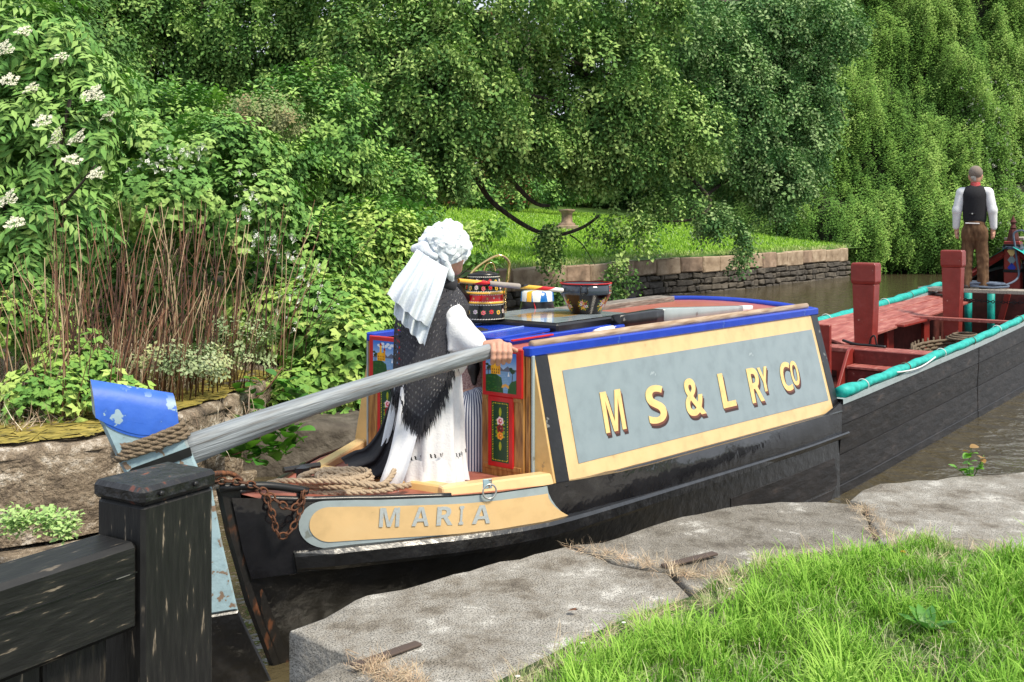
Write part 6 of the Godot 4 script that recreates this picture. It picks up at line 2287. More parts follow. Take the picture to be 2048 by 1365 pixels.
func make_plants() -> void:
	spray = bush_sprig(9, .16, .12, .085)
	var birch := hang_sprig(15, .44, .092, .062)
	var broad := bush_sprig(11, .13, .105, .062)
	var small := bush_sprig(16, .10, .055, .034)
	var brm := bramble_sprig()
	var elder := pinnate(3, .115, .042, .24)
	var ivy := ivy_strand(34, .95, .085)
	var g_dark := [lin(0.01015, 0.036, 0.0052), lin(0.01885, 0.063, 0.0065), lin(0.0377, 0.1125, 0.0104), lin(0.09425, 0.21, 0.0195)]
	var g_mid := [lin(0.013, 0.0532, 0.006), lin(0.0234, 0.0896, 0.0072), lin(0.0468, 0.147, 0.0108), lin(0.104, 0.252, 0.0192)]
	var g_light := [lin(.022, .09, .007), lin(.05, .15, .009), lin(.095, .22, .012), lin(.18, .32, .025)]
	var g_bram := [lin(0.0182, 0.07425, 0.0072), lin(0.0351, 0.1215, 0.0096), lin(0.0624, 0.1755, 0.0132), lin(0.117, 0.2565, 0.024)]
	var g_ivy := [lin(0.01107, 0.04133, 0.003936), lin(0.02214, 0.07806, 0.00492), lin(0.03985, 0.1205, 0.006888), lin(0.08307, 0.1894, 0.01378)]
	# weeping trees over the lawn
	plant("weeping_tree", "tall weeping tree with a leaning trunk, its long low branch dipping over the lawn", "tree", W(-1.56, 1.90, 19.00),
		[[[W(-1.56, 1.90, 19.00), W(-1.63, 2.53, 19.00), W(-1.72, 3.44, 19.20), W(-1.60, 4.85, 19.50), W(-1.36, 6.90, 20.00)], .26, .16],
		[[W(-1.69, 3.17, 19.20), W(-1.17, 3.12, 20.00), W(-0.78, 3.06, 21.00), W(-0.40, 2.53, 21.50), W(0.32, 2.02, 21.60), W(0.88, 1.86, 21.60), W(1.45, 2.01, 21.80), W(1.83, 2.27, 22.00)], .075, .028],
		[[W(-1.68, 3.91, 19.30), W(-0.61, 3.50, 20.00), W(0.37, 2.58, 21.50), W(0.78, 2.46, 21.80)], .08, .03], [[W(-1.64, 4.37, 19.40), W(-0.23, 5.27, 20.50), W(1.83, 5.08, 22.00), W(3.33, 4.12, 23.00)], .12, .04],
		[[W(-1.64, 4.56, 19.40), W(-2.87, 5.20, 20.00), W(-3.63, 4.79, 20.50)], .10, .03], [[W(1.19, 1.86, 21.70), W(1.44, 1.66, 21.60), W(1.69, 1.25, 21.50)], .018, .006], [[W(3.18, 3.52, 22.00), W(4.16, 2.59, 22.20), W(3.70, 2.17, 22.00), W(2.74, 2.17, 21.80)], .05, .014]],
		[[W(-1.33, 4.67, 19.60), Vector3(1.7, 1.5, 1.3), 1900], [W(-2.82, 4.67, 19.60), Vector3(1.0, 1.6, 1.1), 1200], [W(-0.23, 3.78, 20.60), Vector3(1.3, .65, 1.0), 1000], [W(-1.47, 3.16, 19.00), Vector3(.75, .5, .5), 420],
		[W(1.59, 4.91, 21.50), Vector3(1.9, 1.5, 1.3), 2000], [W(1.59, 3.75, 21.50), Vector3(1.6, .75, 1.0), 1300], [W(3.18, 4.09, 22.00), Vector3(1.4, .9, 1.0), 1000], [W(0.78, 1.76, 21.60), Vector3(.28, .40, .3), 70], [W(0.87, 0.96, 21.40), Vector3(.16, .5, .2), 40],
		[W(2.31, 2.07, 21.60), Vector3(.75, .6, .5), 80], [W(2.19, 1.11, 21.40), Vector3(.30, .42, .3), 42], [W(3.29, 2.58, 22.00), Vector3(.8, .4, .5), 80], [W(-0.70, 6.24, 20.00), Vector3(2.4, 1.0, 1.3), 1100], [W(2.09, 6.64, 21.50), Vector3(1.6, .9, 1.0), 700]],
		birch, g_dark + [lin(.12, .24, .025)], .75, 1.2, true, .02, 1.3, M.leaf_dark, "weeping trees over the lawn")
	plant("weeping_tree", "weeping tree with pale silvery hanging sprays beside the ivy covered bank", "tree", W(7.60, 2.16, 30.00),
		[[[W(7.60, 2.16, 30.00), W(7.08, 4.76, 29.00), W(6.41, 7.28, 28.50), W(6.04, 9.04, 28.00)], .22, .12], [[W(6.89, 5.43, 28.80), W(4.62, 5.36, 26.00), W(3.26, 4.77, 25.00)], .12, .03], [[W(6.71, 6.49, 28.60), W(7.86, 5.86, 27.00), W(8.34, 4.67, 26.50)], .1, .03],
		[[W(6.83, 4.01, 28.00), W(5.02, 3.01, 25.50), W(4.21, 2.40, 25.00)], .07, .02], [[W(4.53, 4.33, 25.50), W(3.62, 4.23, 25.00), W(2.50, 3.21, 24.50)], .06, .02]],
		[[W(5.11, 4.87, 26.00), Vector3(1.9, 2.3, 1.5), 2700], [W(6.72, 4.92, 26.50), Vector3(1.5, 2.4, 1.4), 2600], [W(6.34, 3.25, 25.50), Vector3(.8, .95, .8), 560], [W(6.97, 6.92, 26.50), Vector3(1.9, 1.3, 1.4), 1500], [W(3.93, 6.50, 25.50), Vector3(1.8, 1.3, 1.4), 1300],
		[W(5.37, 1.69, 25.00), Vector3(.28, .6, .3), 70], [W(4.68, 2.28, 25.00), Vector3(.5, .4, .5), 110]],
		birch, [lin(.010, .038, .007), lin(.020, .068, .010), lin(.040, .115, .016), lin(.10, .20, .04)], .75, 1.2, true, .0, 1.2, M.leaf, "weeping trees over the lawn")
	plant("broad_tree", "dark broad tree with a thick trunk standing above the hedge", "tree", W(-6.20, 3.26, 21.00),
		[[[W(-6.15, 2.96, 21.00), W(-6.20, 4.55, 21.00), W(-6.25, 5.74, 21.00), W(-6.34, 6.94, 21.00)], .32, .22], [[W(-6.20, 5.94, 21.00), W(-6.73, 5.95, 20.50), W(-7.32, 5.58, 20.00)], .14, .05], [[W(-6.20, 5.65, 21.00), W(-4.96, 5.91, 20.80), W(-4.11, 5.56, 20.50)], .13, .04]],
		[[W(-7.21, 5.37, 20.50), Vector3(1.6, 1.5, 1.3), 1500], [W(-7.99, 6.24, 20.50), Vector3(1.9, 1.1, 1.3), 1000], [W(-4.96, 5.61, 20.80), Vector3(1.5, 1.3, 1.3), 1300], [W(-6.55, 4.30, 21.50), Vector3(2.2, .9, 1.0), 1200], [W(-4.01, 5.35, 21.00), Vector3(1.1, 1.6, 1.2), 1000], [W(-6.34, 7.05, 21.50), Vector3(2.8, .9, 1.3), 900], [W(-3.14, 7.02, 20.50), Vector3(2.2, .8, 1.2), 600]],
		birch, g_dark, .8, 1.2, true, .02, 1.3, M.leaf_dark, "dark trees behind the hedge")
	plant("broad_tree", "dark tree crowding in behind the white flowered elder", "tree", W(-8.20, 3.37, 18.00),
		[[[W(-8.20, 2.86, 18.00), W(-8.12, 4.64, 18.00), W(-8.20, 6.26, 18.00)], .22, .14]],
		[[W(-8.37, 4.81, 18.00), Vector3(1.9, 2.0, 1.3), 1900], [W(-6.78, 3.70, 17.00), Vector3(1.2, 1.0, 1.0), 900], [W(-11.69, 4.64, 18.00), Vector3(2.2, 2.4, 1.3), 1200]],
		broad, g_dark, .8, 1.2, false, -.12, .9, M.leaf_dark, "dark trees behind the hedge")
	# woods behind the house and lawn
	var far_x := [[-26, 66, 7.0], [-17, 62, 6.5], [-10, 67, 6.0], [-1.5, 64, 5.5], [7, 62, 6.6], [14, 60, 9.5], [1.5, 58, 4.2], [-14, 46, 5.5], [-8.8, 44, 4.6], [5.5, 57, 5.0], [10.5, 54, 7.0]]
	var lab := ["far tree glimpsed between the broad tree's crown and the elder", "tall far tree beside the brick house's blank end", "far tree rising behind the brick house roof", "far tree behind the chimney of the brick house", "far tree rising behind the middle of the lawn", "far tree behind the silvery weeping tree", "low dark bush along the top of the lawn", "dense tree hiding a corner of the brick house", "bushy tree in front of the brick house", "dark shrub where the lawn meets the ivy bank", "dense dark tree standing tall beside the ivy bank"]
	for k in far_x.size():
		var q: Array = far_x[k]
		var gp := Vector2(q[0], q[1])
		var b := W(q[0], ground(gp) - .2, q[1])
		var h: float = q[2]
		plant("far_tree", lab[k], "tree", b, [[[b, b + Vector3(.2, h * .35, 0), b + Vector3(0, h * .8, .2)], .25, .08]],
			[[b + Vector3(0, h * .42, 0), Vector3(4.2, h * .42, 2.6), 900], [b + Vector3(0, h * .8, 0), Vector3(3.4, h * .32, 2.2), 500]], broad, g_dark, 2.2, 3.4, false, -.14, .35, M.leaf_dark, "far trees behind the lawn")
	plant("low_hedge", "low clipped hedge along the foot of the brick house", "hedge", W(-1.63, 3.01, 46.50), [], [[W(-1.41, 3.34, 46.50), Vector3(5.0, .9, .7), 700]], broad, g_mid, 1.4, 2.2, false, -.3, .6, M.leaf_dark, "", "foliage")
	# ivy hung bank on the right
	var ob := thing("ivy_bank", "steep bank hung with long curtains of green ivy on the right", "ivy", W(14.5, 0, 43))
	var rows := []
	var bn := FastNoiseLite.new()
	bn.seed = 21; bn.frequency = .22; bn.fractal_octaves = 3
	var bank := func(x: float, y: float) -> Vector3:
		var d := 42.6 + .10 * (x - 14) + .62 * maxf(y - 3.2, 0) * .5 + (1.2 * sin((y - .2) / 3.4 * PI) * -1.0 if y < 3.6 else 0.0) + .9 * bn.get_noise_2d(x, y * .7) + .35 * bn.get_noise_2d(x * 3.1, y * .8)
		if x < 12.5: d += (12.5 - x) * (1.6 if y > 1.2 else 2.2)
		return W(x, y, d)
	for i in 22:
		var row := []
		for k in 40: row.append(bank.call(lerpf(7.5, 27, k / 39.0), -.3 + i * .72) - ob.position + Vector3(0, 0, -.25))
		rows.append(row)
	var mb := MB.new(true)
	mb.grid(rows)
	part("earth", mb.done(), M.soil_dark, ob)
	var buf := PackedFloat32Array()
	var nz := FastNoiseLite.new()
	nz.seed = 8; nz.frequency = .5
	for k in 24000:
		var x := rr(7.6, 26.0)
		var y := rr(.35, 14.2)
		if x > 22.5 and rng.randf() < .5: continue
		var p: Vector3 = bank.call(x, y)
		var n := nz.get_noise_3dv(Vector3(p.x * 1.6, p.y * .45, p.z))
		if n < -.34: continue
		p.z += n * .9 + rr(-.3, .55)
		if y < .8: p.y = maxf(p.y, .75)
		var sc := rr(.65, 1.05)
		var t := pow(clampf(.5 + n * 1.1 + rr(-.35, .35), 0, .999), 1.4) * 3
		put(buf, Basis.from_euler(Vector3(rr(-.35, .25), rr(-.8, .6), rr(-.5, .5))).scaled(Vector3(sc, sc * rr(.55, 1.1), sc)), p - ob.position, (g_ivy[int(t)] as Color).lerp(g_ivy[int(t) + 1], t - int(t)))
	many("ivy", ivy, M.leaf, ob, buf)
	# purple grey blossom and white specks among the ivy
	buf = PackedFloat32Array()
	for k in 420:
		var p: Vector3 = bank.call(rr(18.5, 25), rr(.8, 8))
		put(buf, Basis.from_euler(Vector3(1.2, rr(0, 6), 0)).scaled(Vector3.ONE * rr(.6, 1.2)), p + Vector3(0, 0, .75) - ob.position, lin(.62, .66, .5))
	many("white_blossom", umbel(.09, 26), M.petal, ob, buf)
	# shrubs and hedge on the near part of the far bank
	plant("hedge_shrub", "dark green hedge filling the bank behind the dead stalks", "shrub", W(-4.79, 2.31, 14.00), [],
		[[W(-5.06, 2.91, 14.00), Vector3(1.9, 1.1, .8), 1500], [W(-3.94, 2.93, 14.50), Vector3(1.4, 1.0, .8), 1000], [W(-5.80, 2.30, 13.00), Vector3(1.3, 1.3, .8), 900], [W(-2.96, 3.20, 15.50), Vector3(1.2, 1.2, .8), 900], [W(-2.06, 2.25, 16.50), Vector3(.9, 1.0, .7), 600], [W(-3.28, 1.53, 11.50), Vector3(1.8, .9, .6), 1000], [W(-6.76, 2.29, 11.50), Vector3(1.5, 1.6, .8), 700], [W(-9.33, 2.81, 12.00), Vector3(1.8, 2.2, .9), 700]], broad, g_mid, .7, 1.1, false, -.2, 1.2, M.leaf, "", "foliage")
	plant("hawthorn", "hawthorn with reddish brown shoots among the green hedge", "shrub", W(-3.28, 2.88, 13.50), [[[W(-3.28, 2.82, 13.50), W(-3.25, 3.33, 13.50), W(-3.19, 3.57, 13.40)], .05, .02]],
		[[W(-3.16, 3.45, 13.40), Vector3(.6, .3, .4), 190]], small, [lin(.05, .06, .015), lin(.10, .055, .02), lin(.05, .09, .015), lin(.06, .12, .02)], .8, 1.2, false, -.2, 1.6, M.leaf, "", "foliage")
	plant("bramble", "pale green bramble with white blossom arching above the dead stalks", "shrub", W(-3.51, 2.24, 11.00), [],
		[[W(-3.35, 2.86, 11.00), Vector3(.95, .36, .45), 420], [W(-3.59, 2.38, 10.50), Vector3(.8, .34, .4), 300], [W(-2.78, 2.29, 10.80), Vector3(.6, .5, .4), 330], [W(-4.17, 2.94, 11.40), Vector3(.5, .4, .4), 160]], brm, g_bram, .6, .95, false, -.15, 1.4, M.leaf, "brambles on the old lock wall", "foliage")
	plant("bramble", "sprawling bramble beside the cabin with small white flowers", "shrub", W(-1.98, 0.64, 10.90), [],
		[[W(-1.93, 1.10, 10.90), Vector3(.62, .40, .4), 420], [W(-1.67, 0.58, 10.60), Vector3(.36, .40, .3), 260], [W(-2.41, 1.14, 11.00), Vector3(.45, .35, .35), 240], [W(-1.72, 0.39, 10.00), Vector3(.30, .28, .25), 170], [W(-1.96, 0.56, 9.80), Vector3(.25, .2, .2), 90], [W(-1.58, 0.86, 10.00), Vector3(.25, .45, .25), 150]], brm, g_light, .75, 1.1, false, -.3, 1.4, M.leaf, "brambles on the old lock wall", "foliage")
	plant("dogwood", "upright dogwood bush with red stems behind the woman's bonnet", "shrub", W(-1.61, 1.05, 12.00),
		[[[W(-1.50, 0.71, 12.00), W(-1.58, 1.50, 12.00), W(-1.64, 2.24, 12.00)], .014, .006], [[W(-1.61, 0.71, 12.00), W(-1.75, 1.50, 12.00), W(-1.90, 2.18, 12.00)], .012, .005], [[W(-1.38, 0.71, 12.00), W(-1.27, 1.50, 12.00), W(-1.16, 2.13, 12.00)], .012, .005], [[W(-1.81, 0.73, 11.80), W(-2.03, 1.40, 11.80), W(-2.14, 2.02, 11.80)], .012, .005], [[W(-1.16, 1.28, 12.00), W(-0.76, 1.73, 12.00), W(-0.36, 1.96, 12.00)], .012, .005], [[W(-1.04, 1.16, 12.00), W(-0.65, 1.50, 12.00), W(-0.36, 1.73, 12.00)], .010, .004]],
		[[W(-1.67, 1.73, 12.00), Vector3(.75, .66, .5), 560], [W(-1.27, 1.28, 12.00), Vector3(.55, .62, .4), 420], [W(-2.14, 1.51, 11.80), Vector3(.5, .62, .4), 380], [W(-1.30, 2.12, 12.30), Vector3(.35, .3, .3), 110], [W(-0.39, 2.01, 12.00), Vector3(.16, .10, .12), 22], [W(-0.33, 1.62, 12.00), Vector3(.13, .13, .12), 18], [W(-0.14, 2.10, 12.00), Vector3(.07, .06, .06), 7]], broad, g_light, .6, .95, false, -.2, 1.5, M.leaf, "", "foliage")
	plant("pale_shrub", "small pale grey green shrub creeping between the stalks and the mossy wall", "shrub", W(-2.65, 0.87, 8.70), [],
		[[W(-2.61, 0.99, 8.70), Vector3(.36, .11, .3), 70], [W(-2.94, 1.05, 8.60), Vector3(.4, .10, .3), 40], [W(-2.37, 1.10, 9.20), Vector3(.35, .2, .3), 60]], small, [lin(.06, .11, .03), lin(.10, .16, .04), lin(.15, .20, .07), lin(.19, .23, .05)], .55, .9, false, -.3, 2.0, M.leaf, "", "foliage")
	plant("creeper", "fresh green creeper trailing over the old wall beside the blue rudder", "plant", W(-3.42, 0.83, 8.00), [],
		[[W(-3.44, 0.86, 7.80), Vector3(.34, .10, .25), 80], [W(-3.39, 1.04, 8.20), Vector3(.25, .18, .2), 60], [W(-4.00, 1.37, 8.60), Vector3(.4, .2, .3), 60], [W(-2.93, 0.86, 7.80), Vector3(.14, .08, .2), 25]], brm, g_light, .55, .85, false, -.4, 2.0, M.leaf, "brambles on the old lock wall", "foliage")
	# elder with flat white flower heads
	var eb := W(-4.14, 1.01, 8.90)
	var eo := plant("elder_bush", "big elder bush with flat creamy white flower heads above the stalks", "shrub", eb,
		[[[eb, W(-4.06, 1.85, 8.90), W(-3.80, 2.65, 8.80), W(-3.68, 3.19, 8.80)], .04, .015], [[eb, W(-4.27, 2.36, 8.90), W(-4.44, 3.42, 9.00)], .04, .02], [[W(-4.06, 2.02, 8.90), W(-3.55, 2.43, 8.60), W(-3.35, 2.63, 8.50)], .018, .006]],
		[[W(-4.32, 3.69, 9.10), Vector3(.75, .55, .5), 420], [W(-4.02, 2.87, 9.00), Vector3(.75, .5, .5), 460], [W(-4.06, 2.19, 8.90), Vector3(.7, .42, .45), 420], [W(-4.18, 1.61, 8.80), Vector3(.5, .45, .4), 260], [W(-3.80, 3.32, 9.20), Vector3(.5, .4, .4), 180]], elder, [lin(.016, .07, .007), lin(.03, .11, .009), lin(.05, .155, .012), lin(.085, .21, .02)], .85, 1.2, false, -.5, 1.5, M.leaf, "", "foliage")
	var um := [umbel(.105, 330), umbel(.09, 260), umbel(.075, 190)]
	var fl := [W(-4.00, 3.53, 8.30), W(-3.95, 3.29, 8.30), W(-3.57, 3.48, 8.35), W(-3.33, 3.19, 8.40), W(-3.64, 2.96, 8.20), W(-3.55, 2.79, 8.20), W(-3.40, 2.83, 8.25), W(-3.41, 2.66, 8.20), W(-3.25, 2.55, 8.25), W(-3.87, 2.35, 8.10), W(-3.81, 2.17, 8.10), W(-3.93, 3.71, 8.50), W(-3.87, 3.25, 8.50), W(-3.29, 3.04, 8.60), W(-3.60, 2.87, 8.35)]
	for k in fl.size():
		var hd := part("flower_head", um[k % 3 if k < 11 else 2], M.cream_petal, eo, Transform3D(Basis.from_euler(Vector3(.75 + rr(-.3, .3), rr(-.5, .5), rr(-.35, .35))), fl[k] - eb))
		part("flower_stalk", tubem([Vector3(0, .005, 0), Vector3(0, -.08, -.01), Vector3(rr(-.05, .05), -.2, -.06)], [.003, .004, .005], 5), M.green_stem, hd)
	# bramble blossom
	for q in [[W(-3.49, 2.74, 10.20), "white bramble blossom in loose sprays above the tallest stalks", .5, .1, 26], [W(-3.22, 2.85, 10.40), "white bramble blossom high above the hedge", .3, .06, 14], [W(-2.55, 2.43, 10.20), "white bramble blossom beside the last brown stalks", .12, .25, 16], [W(-2.33, 1.94, 10.40), "white bramble blossom left of the dogwood", .25, .15, 20], [W(-2.11, 1.60, 10.30), "white bramble blossom low in front of the dogwood", .3, .3, 22], [W(-1.85, 1.32, 10.20), "white bramble blossom nearest the cabin", .3, .25, 16]]:
		var bo := thing("blossom", q[1], "flowers", q[0], 0, "white bramble flowers")
		buf = PackedFloat32Array()
		for k in q[4]: put(buf, Basis.from_euler(Vector3(rr(.3, 1.3), rr(0, 6), 0)).scaled(Vector3.ONE * rr(.5, 1.0)), Vector3(rr(-1, 1) * q[2], rr(-1, 1) * q[3], rr(-.1, .3)), lin(.78, .78, .7))
		many("flowers", umbel(.035, 30), M.petal, bo, buf)
	make_stalks()
	make_small_plants(broad)

func make_stalks() -> void:
	# clumps of dead stalks on the bank
	var cl := [[-3.75, 8.0, 34, "dead brown stalks under the elder bush"], [-3.35, 8.4, 50, "dense clump of tall dead brown stalks between the elder and the tallest stalks"], [-2.98, 8.7, 54, "tallest dense clump of dead brown stalks on the bank"], [-2.66, 9.2, 46, "dead brown stalks leaning out beside the bramble"], [-3.15, 7.95, 34, "shorter dead stalks just behind the mossy wall"], [-2.35, 9.8, 26, "thin leaning dead stalks behind the wall's second stone"]]
	for c in cl:
		var g := Vector2(c[0], c[1])
		var base := W(c[0], ground(g) - .03, c[1])
		var o := thing("dead_stalks", c[3], "dead plants", base, 0, "clumps of dead stalks on the bank")
		for k in int(c[2] * 1.3):
			var a := rr(0, TAU)
			var r := sqrt(rng.randf()) * .42
			var p := Vector3(cos(a) * r, 0, sin(a) * r * .8)
			var h := rr(.7, 1.75) * (1.0 if c[1] > 8.2 else .75)
			var ln := Vector3(rr(-.16, .2) + cos(a) * .14, 0, rr(-.15, .15)) * (1.8 if c[2] == 26 and c[0] > -3 else 1.0)
			var pts := [p, p + Vector3(ln.x * .3, h * .4, ln.z * .3), p + Vector3(ln.x * .8 + rr(-.02, .02), h * .75, ln.z * .8), p + Vector3(ln.x * 1.3 + rr(-.03, .03), h, ln.z)]
			var w := rr(.0035, .0065)
			var mb := MB.new(true)
			mb.tube(pts, [w, w * .9, w * .75, w * .4], 5)
			if rng.randf() < .4:
				var s: Vector3 = pts[2]
				mb.tube([s, s + Vector3(rr(-.12, .12), rr(.08, .22), rr(-.08, .08))], [w * .6, w * .3], 4)
			part("stalk", mb.done(), [M.stalk_dark, M.stalk_dark, M.stalk_red, M.stalk_red, M.stalk_pale][rng.randi() % 5], o)
	# litter of dry stems and grass at their feet
	var buf := PackedFloat32Array()
	for k in 3400:
		var p := Vector2(rr(-5, -1.9), rr(7.3, 10.6))
		if edge_distance(p) < .38 + pow(rng.randf(), .5) * .45: continue
		var sc := rr(.7, 1.7)
		put(buf, Basis.from_euler(Vector3(rr(-1.1, 1.1), rr(0, TAU), rr(-1.1, 1.1))).scaled(Vector3(sc, sc, sc)), W(p.x, ground(p) + .01, p.y), [lin(.3, .21, .11), lin(.4, .31, .18), lin(.22, .13, .07), lin(.13, .17, .04), lin(.17, .09, .05)][rng.randi() % 5])
	tag(many("dry_litter", tuft(7, .2, .05, .0022), M.dry, self, buf), "dry grass and broken stems littering the bank under the stalks", "dry grass", "", "stuff")

func round_leaf(l: float, w: float, n := 9) -> ArrayMesh:
	var m := MB.new(true)
	var rows := [[], [], []]
	for k in n:
		var t := k / float(n - 1)
		var hw := w * .5 * pow(sin(PI * clampf(t * .94 + .05, 0, 1)), .7)
		var y := -.25 * l * t * t
		rows[0].append(Vector3(hw, y + hw * .25, -l * t)); rows[1].append(Vector3(0, y, -l * t)); rows[2].append(Vector3(-hw, y + hw * .25, -l * t))
	m.grid(rows)
	return m.done()

func make_small_plants(broad: ArrayMesh) -> void:
	# round leaved plant hanging from a crack in the wall
	var lv := [round_leaf(.14, .11), round_leaf(.11, .09), round_leaf(.165, .125)]
	for q in [[W(-1.98, 0.44, 8.40), .33, .20, 90, "round leaved plant hanging down the dark wall below the tiller"], [W(-2.10, 0.70, 9.10), .30, .14, 26, "round leaved plant growing on the mossy stone above the tiller"]]:
		var o := thing("leafy_plant", q[4], "plant", q[0], 0, "round leaved plants on the old wall")
		part("stem", tubem(spline([Vector3(.1, .2, -.1), Vector3(0, .05, 0), Vector3(-.15, -.08, .05), Vector3(-.28, -.12, .06)], 5), .006, 5), M.stalk_red, o)
		for k in q[3]:
			var a := rr(0, TAU)
			var r := sqrt(rng.randf())
			var p := Vector3(cos(a) * r * q[1], sin(a) * r * q[2] , rr(-.08, .14))
			part("leaf", lv[k % 3], [M.leaf_a, M.leaf_b, M.leaf_c][rng.randi() % 3], o, Transform3D(Basis.from_euler(Vector3(rr(.2, 1.0), rr(PI - 1.3, PI + 1.3), rr(-.5, .5))), p))
	# weeds on the ledge at the foot of the old wall
	var weed := thing("ledge_weed", "bright green weed growing on the ledge at the foot of the old wall", "plant", W(-2.76, 0.28, 6.45))
	var buf := PackedFloat32Array()
	for k in 70: put(buf, Basis.from_euler(Vector3(rr(-.5, .5), rr(0, 6), rr(-.5, .5))).scaled(Vector3.ONE * rr(.3, .5)), Vector3(rr(-.32, .14), rr(-.05, .05) + .05, rr(-.05, .1)), lin(.1, .25, .03).lerp(lin(.18, .34, .05), rng.randf()))
	many("foliage", broad, M.leaf, weed, buf)
	# seedling on the coping's edge
	var sb := W(3.0, .50, 6.92)
	var sd := thing("seedling", "young green seedling with a reddish tip on the coping edge by the hull", "plant", sb)
	for s in [[Vector3(0, 0, 0), Vector3(-.01, .1, 0), Vector3(.01, .2, 0)], [Vector3(.02, 0, 0), Vector3(.06, .08, 0), Vector3(.09, .15, 0)], [Vector3(-.02, 0, 0), Vector3(-.07, .05, .02), Vector3(-.12, .08, .02)]]:
		part("stem", tubem(s, .003, 5), M.green_stem, sd)
	for k in 34:
		var t := rng.randf()
		var axis: Vector3 = [Vector3(.0, .2, 0), Vector3(.09, .15, 0), Vector3(-.12, .08, .02)][k % 3]
		part("leaf", lv[1], M.leaf_tip if (t > .8 and k % 3 < 2) else M.leaf_b, sd, Transform3D(Basis.from_euler(Vector3(rr(-.2, .7), rr(0, TAU), rr(-.4, .4))).scaled(Vector3.ONE * rr(.35, .6)), axis * t))
	# hollyhocks by the house
	var hb := Vector2(-2.4, 47.5)
	var ho := thing("hollyhock", "pink hollyhock flowering by the brick house at the top of the lawn", "flowers", W(hb.x, ground(hb), hb.y))
	for k in 3:
		var x := k * .75 - .6
		part("stem", tubem([Vector3(x, 0, 0), Vector3(x, 1.5, 0)], .02, 5), M.green_stem, ho)
		for j in 6: part("flower", um_small, M.pink, ho, Transform3D(Basis.from_euler(Vector3(PI / 2, rr(-.5, .5), 0)).scaled(Vector3.ONE * 2.2), Vector3(x + rr(-.06, .06), .7 + j * .14, .1)))

var um_small := SphereMesh.new()

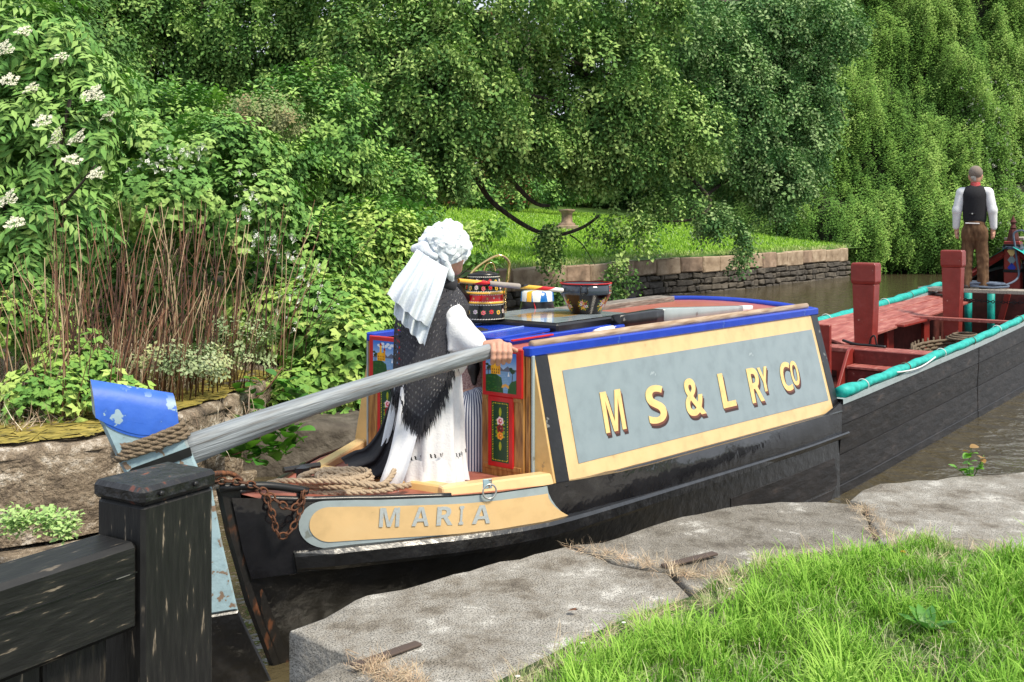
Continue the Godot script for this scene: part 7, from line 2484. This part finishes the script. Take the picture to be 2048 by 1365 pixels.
func make_grass() -> void:
	var ts := [tuft(15, .082, .03, .0018), tuft(15, .11, .035, .002), tuft(12, .055, .03, .0016)]
	var pal := [lin(0.0151, 0.08325, 0.002376), lin(0.03089, 0.1287, 0.00396), lin(0.05148, 0.1778, 0.005544), lin(0.0961, 0.2497, 0.01109)]
	var bufs := [PackedFloat32Array(), PackedFloat32Array(), PackedFloat32Array()]
	var nz := FastNoiseLite.new()
	nz.seed = 12; nz.frequency = 1.6
	var dry := PackedFloat32Array()
	var lim := PackedVector2Array()
	for k in 19: lim.append(near_outline[k])
	for k in 44000:
		var p := Vector2(rr(-.4, 8.6), rr(2.2, 7.8))
		if p.y < 3.0 and p.x < -.3: continue
		if not Geometry2D.is_point_in_polygon(p, near_outline): continue
		if p.x > .8 * p.y + 1.6 or (p.x > .56 * p.y + .5 and k % 2): continue
		var ed := 9.0
		for j in 18: ed = minf(ed, p.distance_to(Geometry2D.get_closest_point_to_segment(p, near_outline[j], near_outline[j + 1])))
		var n := nz.get_noise_2dv(p)
		if rng.randf() > .35 + ed * 5.0: continue
		var t := clampf(.45 + n * .8 + rr(-.3, .3), 0, .999) * 3
		var c: Color = (pal[int(t)] as Color).lerp(pal[int(t) + 1], t - int(t))
		if ed < .22 and rng.randf() < .5: c = c.lerp(lin(.34, .26, .12), rr(.3, 1.0))
		elif n < -.1 and rng.randf() < .3: c = c.lerp(lin(.36, .3, .13), rr(.2, .8))
		var sc := rr(.6, 1.15) * clampf(.45 + ed * 1.6, .5, 1.15) * (1.0 + .9 * n)
		var b := Basis.from_euler(Vector3(rr(-.2, .2), rr(0, TAU), rr(-.2, .2))).scaled(Vector3(sc, sc, sc))
		put(bufs[rng.randi() % 3], b, W(p.x, near_height.call(p) - .006, p.y), c)
		if rng.randf() < .16 + (.6 if ed < .14 else 0.0):
			put(dry, Basis.from_euler(Vector3(rr(-1.2, 1.2), rr(0, TAU), rr(-1.2, 1.2))).scaled(Vector3.ONE * rr(.4, .9)), W(p.x, near_height.call(p) + .005, p.y), lin(.42, .32, .16).lerp(lin(.3, .17, .08), rng.randf()))
	# dry wisps in the joints of the coping
	for seg in [[.30, 5.44, .76, 5.02], [.76, 5.02, 1.0, 4.95], [2.03, 6.15, 1.95, 5.5], [-.28, 3.78, -.60, 4.03], [-.55, 3.95, -.33, 3.78]]:
		for k in 60:
			var t := rng.randf()
			var p := Vector2(lerpf(seg[0], seg[2], t) + rr(-.05, .05), lerpf(seg[1], seg[3], t) + rr(-.05, .05))
			put(dry, Basis.from_euler(Vector3(rr(-1.4, 1.4), rr(0, TAU), rr(-1.4, 1.4))).scaled(Vector3.ONE * rr(.3, .8)), W(p.x, .515, p.y), lin(.44, .3, .15).lerp(lin(.28, .13, .06), rng.randf()))
	var names := ["grass", "grass", "grass"]
	var go := Node3D.new()
	for k in 3:
		tag(many("grass", ts[k], M.blade, self, bufs[k]), ["thick green grass of the near bank", "longer green grass blades of the near bank", "short green grass of the near bank"][k], "grass", "", "stuff")
	go.free()
	tag(many("dry_grass", tuft(6, .10, .02, .0015), M.dry, self, dry), "dry straw and clippings along the turf edge and stone joints", "dry grass", "", "stuff")
	# lawn across the water
	var lb := PackedFloat32Array()
	for k in 16000:
		var p := Vector2(rr(-6, 15.5), rr(22, 50))
		if edge_distance(p) < .15: continue
		var inside := false
		for q in [0]: inside = Geometry2D.is_point_in_polygon(p, PackedVector2Array([Vector2(-.8, 22), Vector2(.6, 24), Vector2(2.2, 26.4), Vector2(3.84, 29.4), Vector2(7.5, 33.2), Vector2(12.8, 40), Vector2(14, 52), Vector2(-8, 52), Vector2(-3, 22)]))
		if not inside: continue
		var ed := edge_distance(p)
		var c := lin(.05, .18, .004).lerp(lin(.11, .29, .008), rng.randf())
		if ed < .7: c = c.lerp(lin(.36, .27, .12), rr(.3, .95) * (1 - ed / .8))
		put(lb, Basis.from_euler(Vector3(rr(-.2, .2), rr(0, 6), rr(-.2, .2))).scaled(Vector3.ONE * rr(.8, 1.4)), W(p.x, ground(p) - .01, p.y), c)
	tag(many("lawn_grass", tuft(16, .12, .16, .008), M.blade, self, lb), "mown grass of the lawn across the water", "grass", "", "stuff")
	var db := PackedFloat32Array()
	for k in 1500:
		var p := Vector2(rr(-5, 14), rr(25, 48))
		if edge_distance(p) < .6 or p.x > 5 + (p.y - 29) * .8: continue
		put(db, Basis.IDENTITY.scaled(Vector3.ONE * rr(.6, 1.0)), W(p.x, ground(p) + .10, p.y), lin(.8, .8, .76))
	tag(many("lawn_daisies", umbel(.03, 8), M.petal, self, db), "white daisies scattered over the lawn across the water", "daisies", "", "stuff")
	# flowers and leaves lying in the near grass
	var dz := [[.02, 3.75, "white daisy nearest the front of the stones"], [.27, 4.03, "white daisy near the turf edge at the front"], [.45, 4.25, "white daisy at the middle of the turf edge"], [.62, 3.95, "white daisy deep in the front grass"], [1.12, 5.0, "white daisy near the iron cramp"], [2.1, 4.7, "white daisy in the long grass to the right"], [.95, 4.6, "white daisy halfway along the turf edge"]]
	for d in dz:
		var p := Vector2(d[0], d[1])
		var o := thing("daisy", d[2], "daisy", W(p.x, near_height.call(p) + .05, p.y), 0, "daisies in the near grass")
		var st := sprig_start()
		for k in 14: leaf(st, Vector3.ZERO, Vector3(cos(k * TAU / 14), .15, sin(k * TAU / 14)), Vector3.UP, .011, .004)
		part("petals", sprig_end(st), M.white_petal, o)
		part("eye", um_small, M.gold_paint, o, Transform3D(Basis.from_scale(Vector3.ONE * .006), Vector3(0, .001, 0)))
		part("stem", tubem([Vector3(0, 0, 0), Vector3(0, -.06, 0)], .001, 4), M.green_stem, o)
	var dp := Vector2(1.88, 5.08)
	var da := thing("dandelion", "single yellow dandelion in the grass beside the straw", "dandelion", W(dp.x, near_height.call(dp) + .05, dp.y))
	var st2 := sprig_start()
	for k in 30: leaf(st2, Vector3.ZERO, Vector3(cos(k * 2.4), .3 + (k % 3) * .3, sin(k * 2.4)), Vector3.UP, .016, .004)
	part("petals", sprig_end(st2), M.gold_paint, da)
	part("stem", tubem([Vector3.ZERO, Vector3(0, -.06, 0)], .0015, 4), M.green_stem, da)
	var kp := Vector2(1.62, 4.12)
	var dk := thing("dock_plant", "broad leaved dock plant among the long grass", "plant", W(kp.x, near_height.call(kp), kp.y))
	for k in 9:
		var a := k * 2.4
		part("leaf", round_leaf(.12, .045, 9), M.leaf_c if k % 2 else M.leaf_a, dk, Transform3D(Basis.from_euler(Vector3(.75 + rr(-.2, .2), a, 0)), Vector3(0, .03, 0)))
	for f in [[.385, 3.97, "fallen yellow leaf on the turf edge", .535, "yellow"], [.28, 4.52, "small curled brown leaf on the coping", .512, "brown"]]:
		var o := thing("fallen_leaf", f[2], "leaf", W(f[0], f[3] + .012, f[1]), rr(0, 6))
		part("blade", round_leaf(.045, .032, 7), M.leaf_yellow if f[4] == "yellow" else M.rust, o)
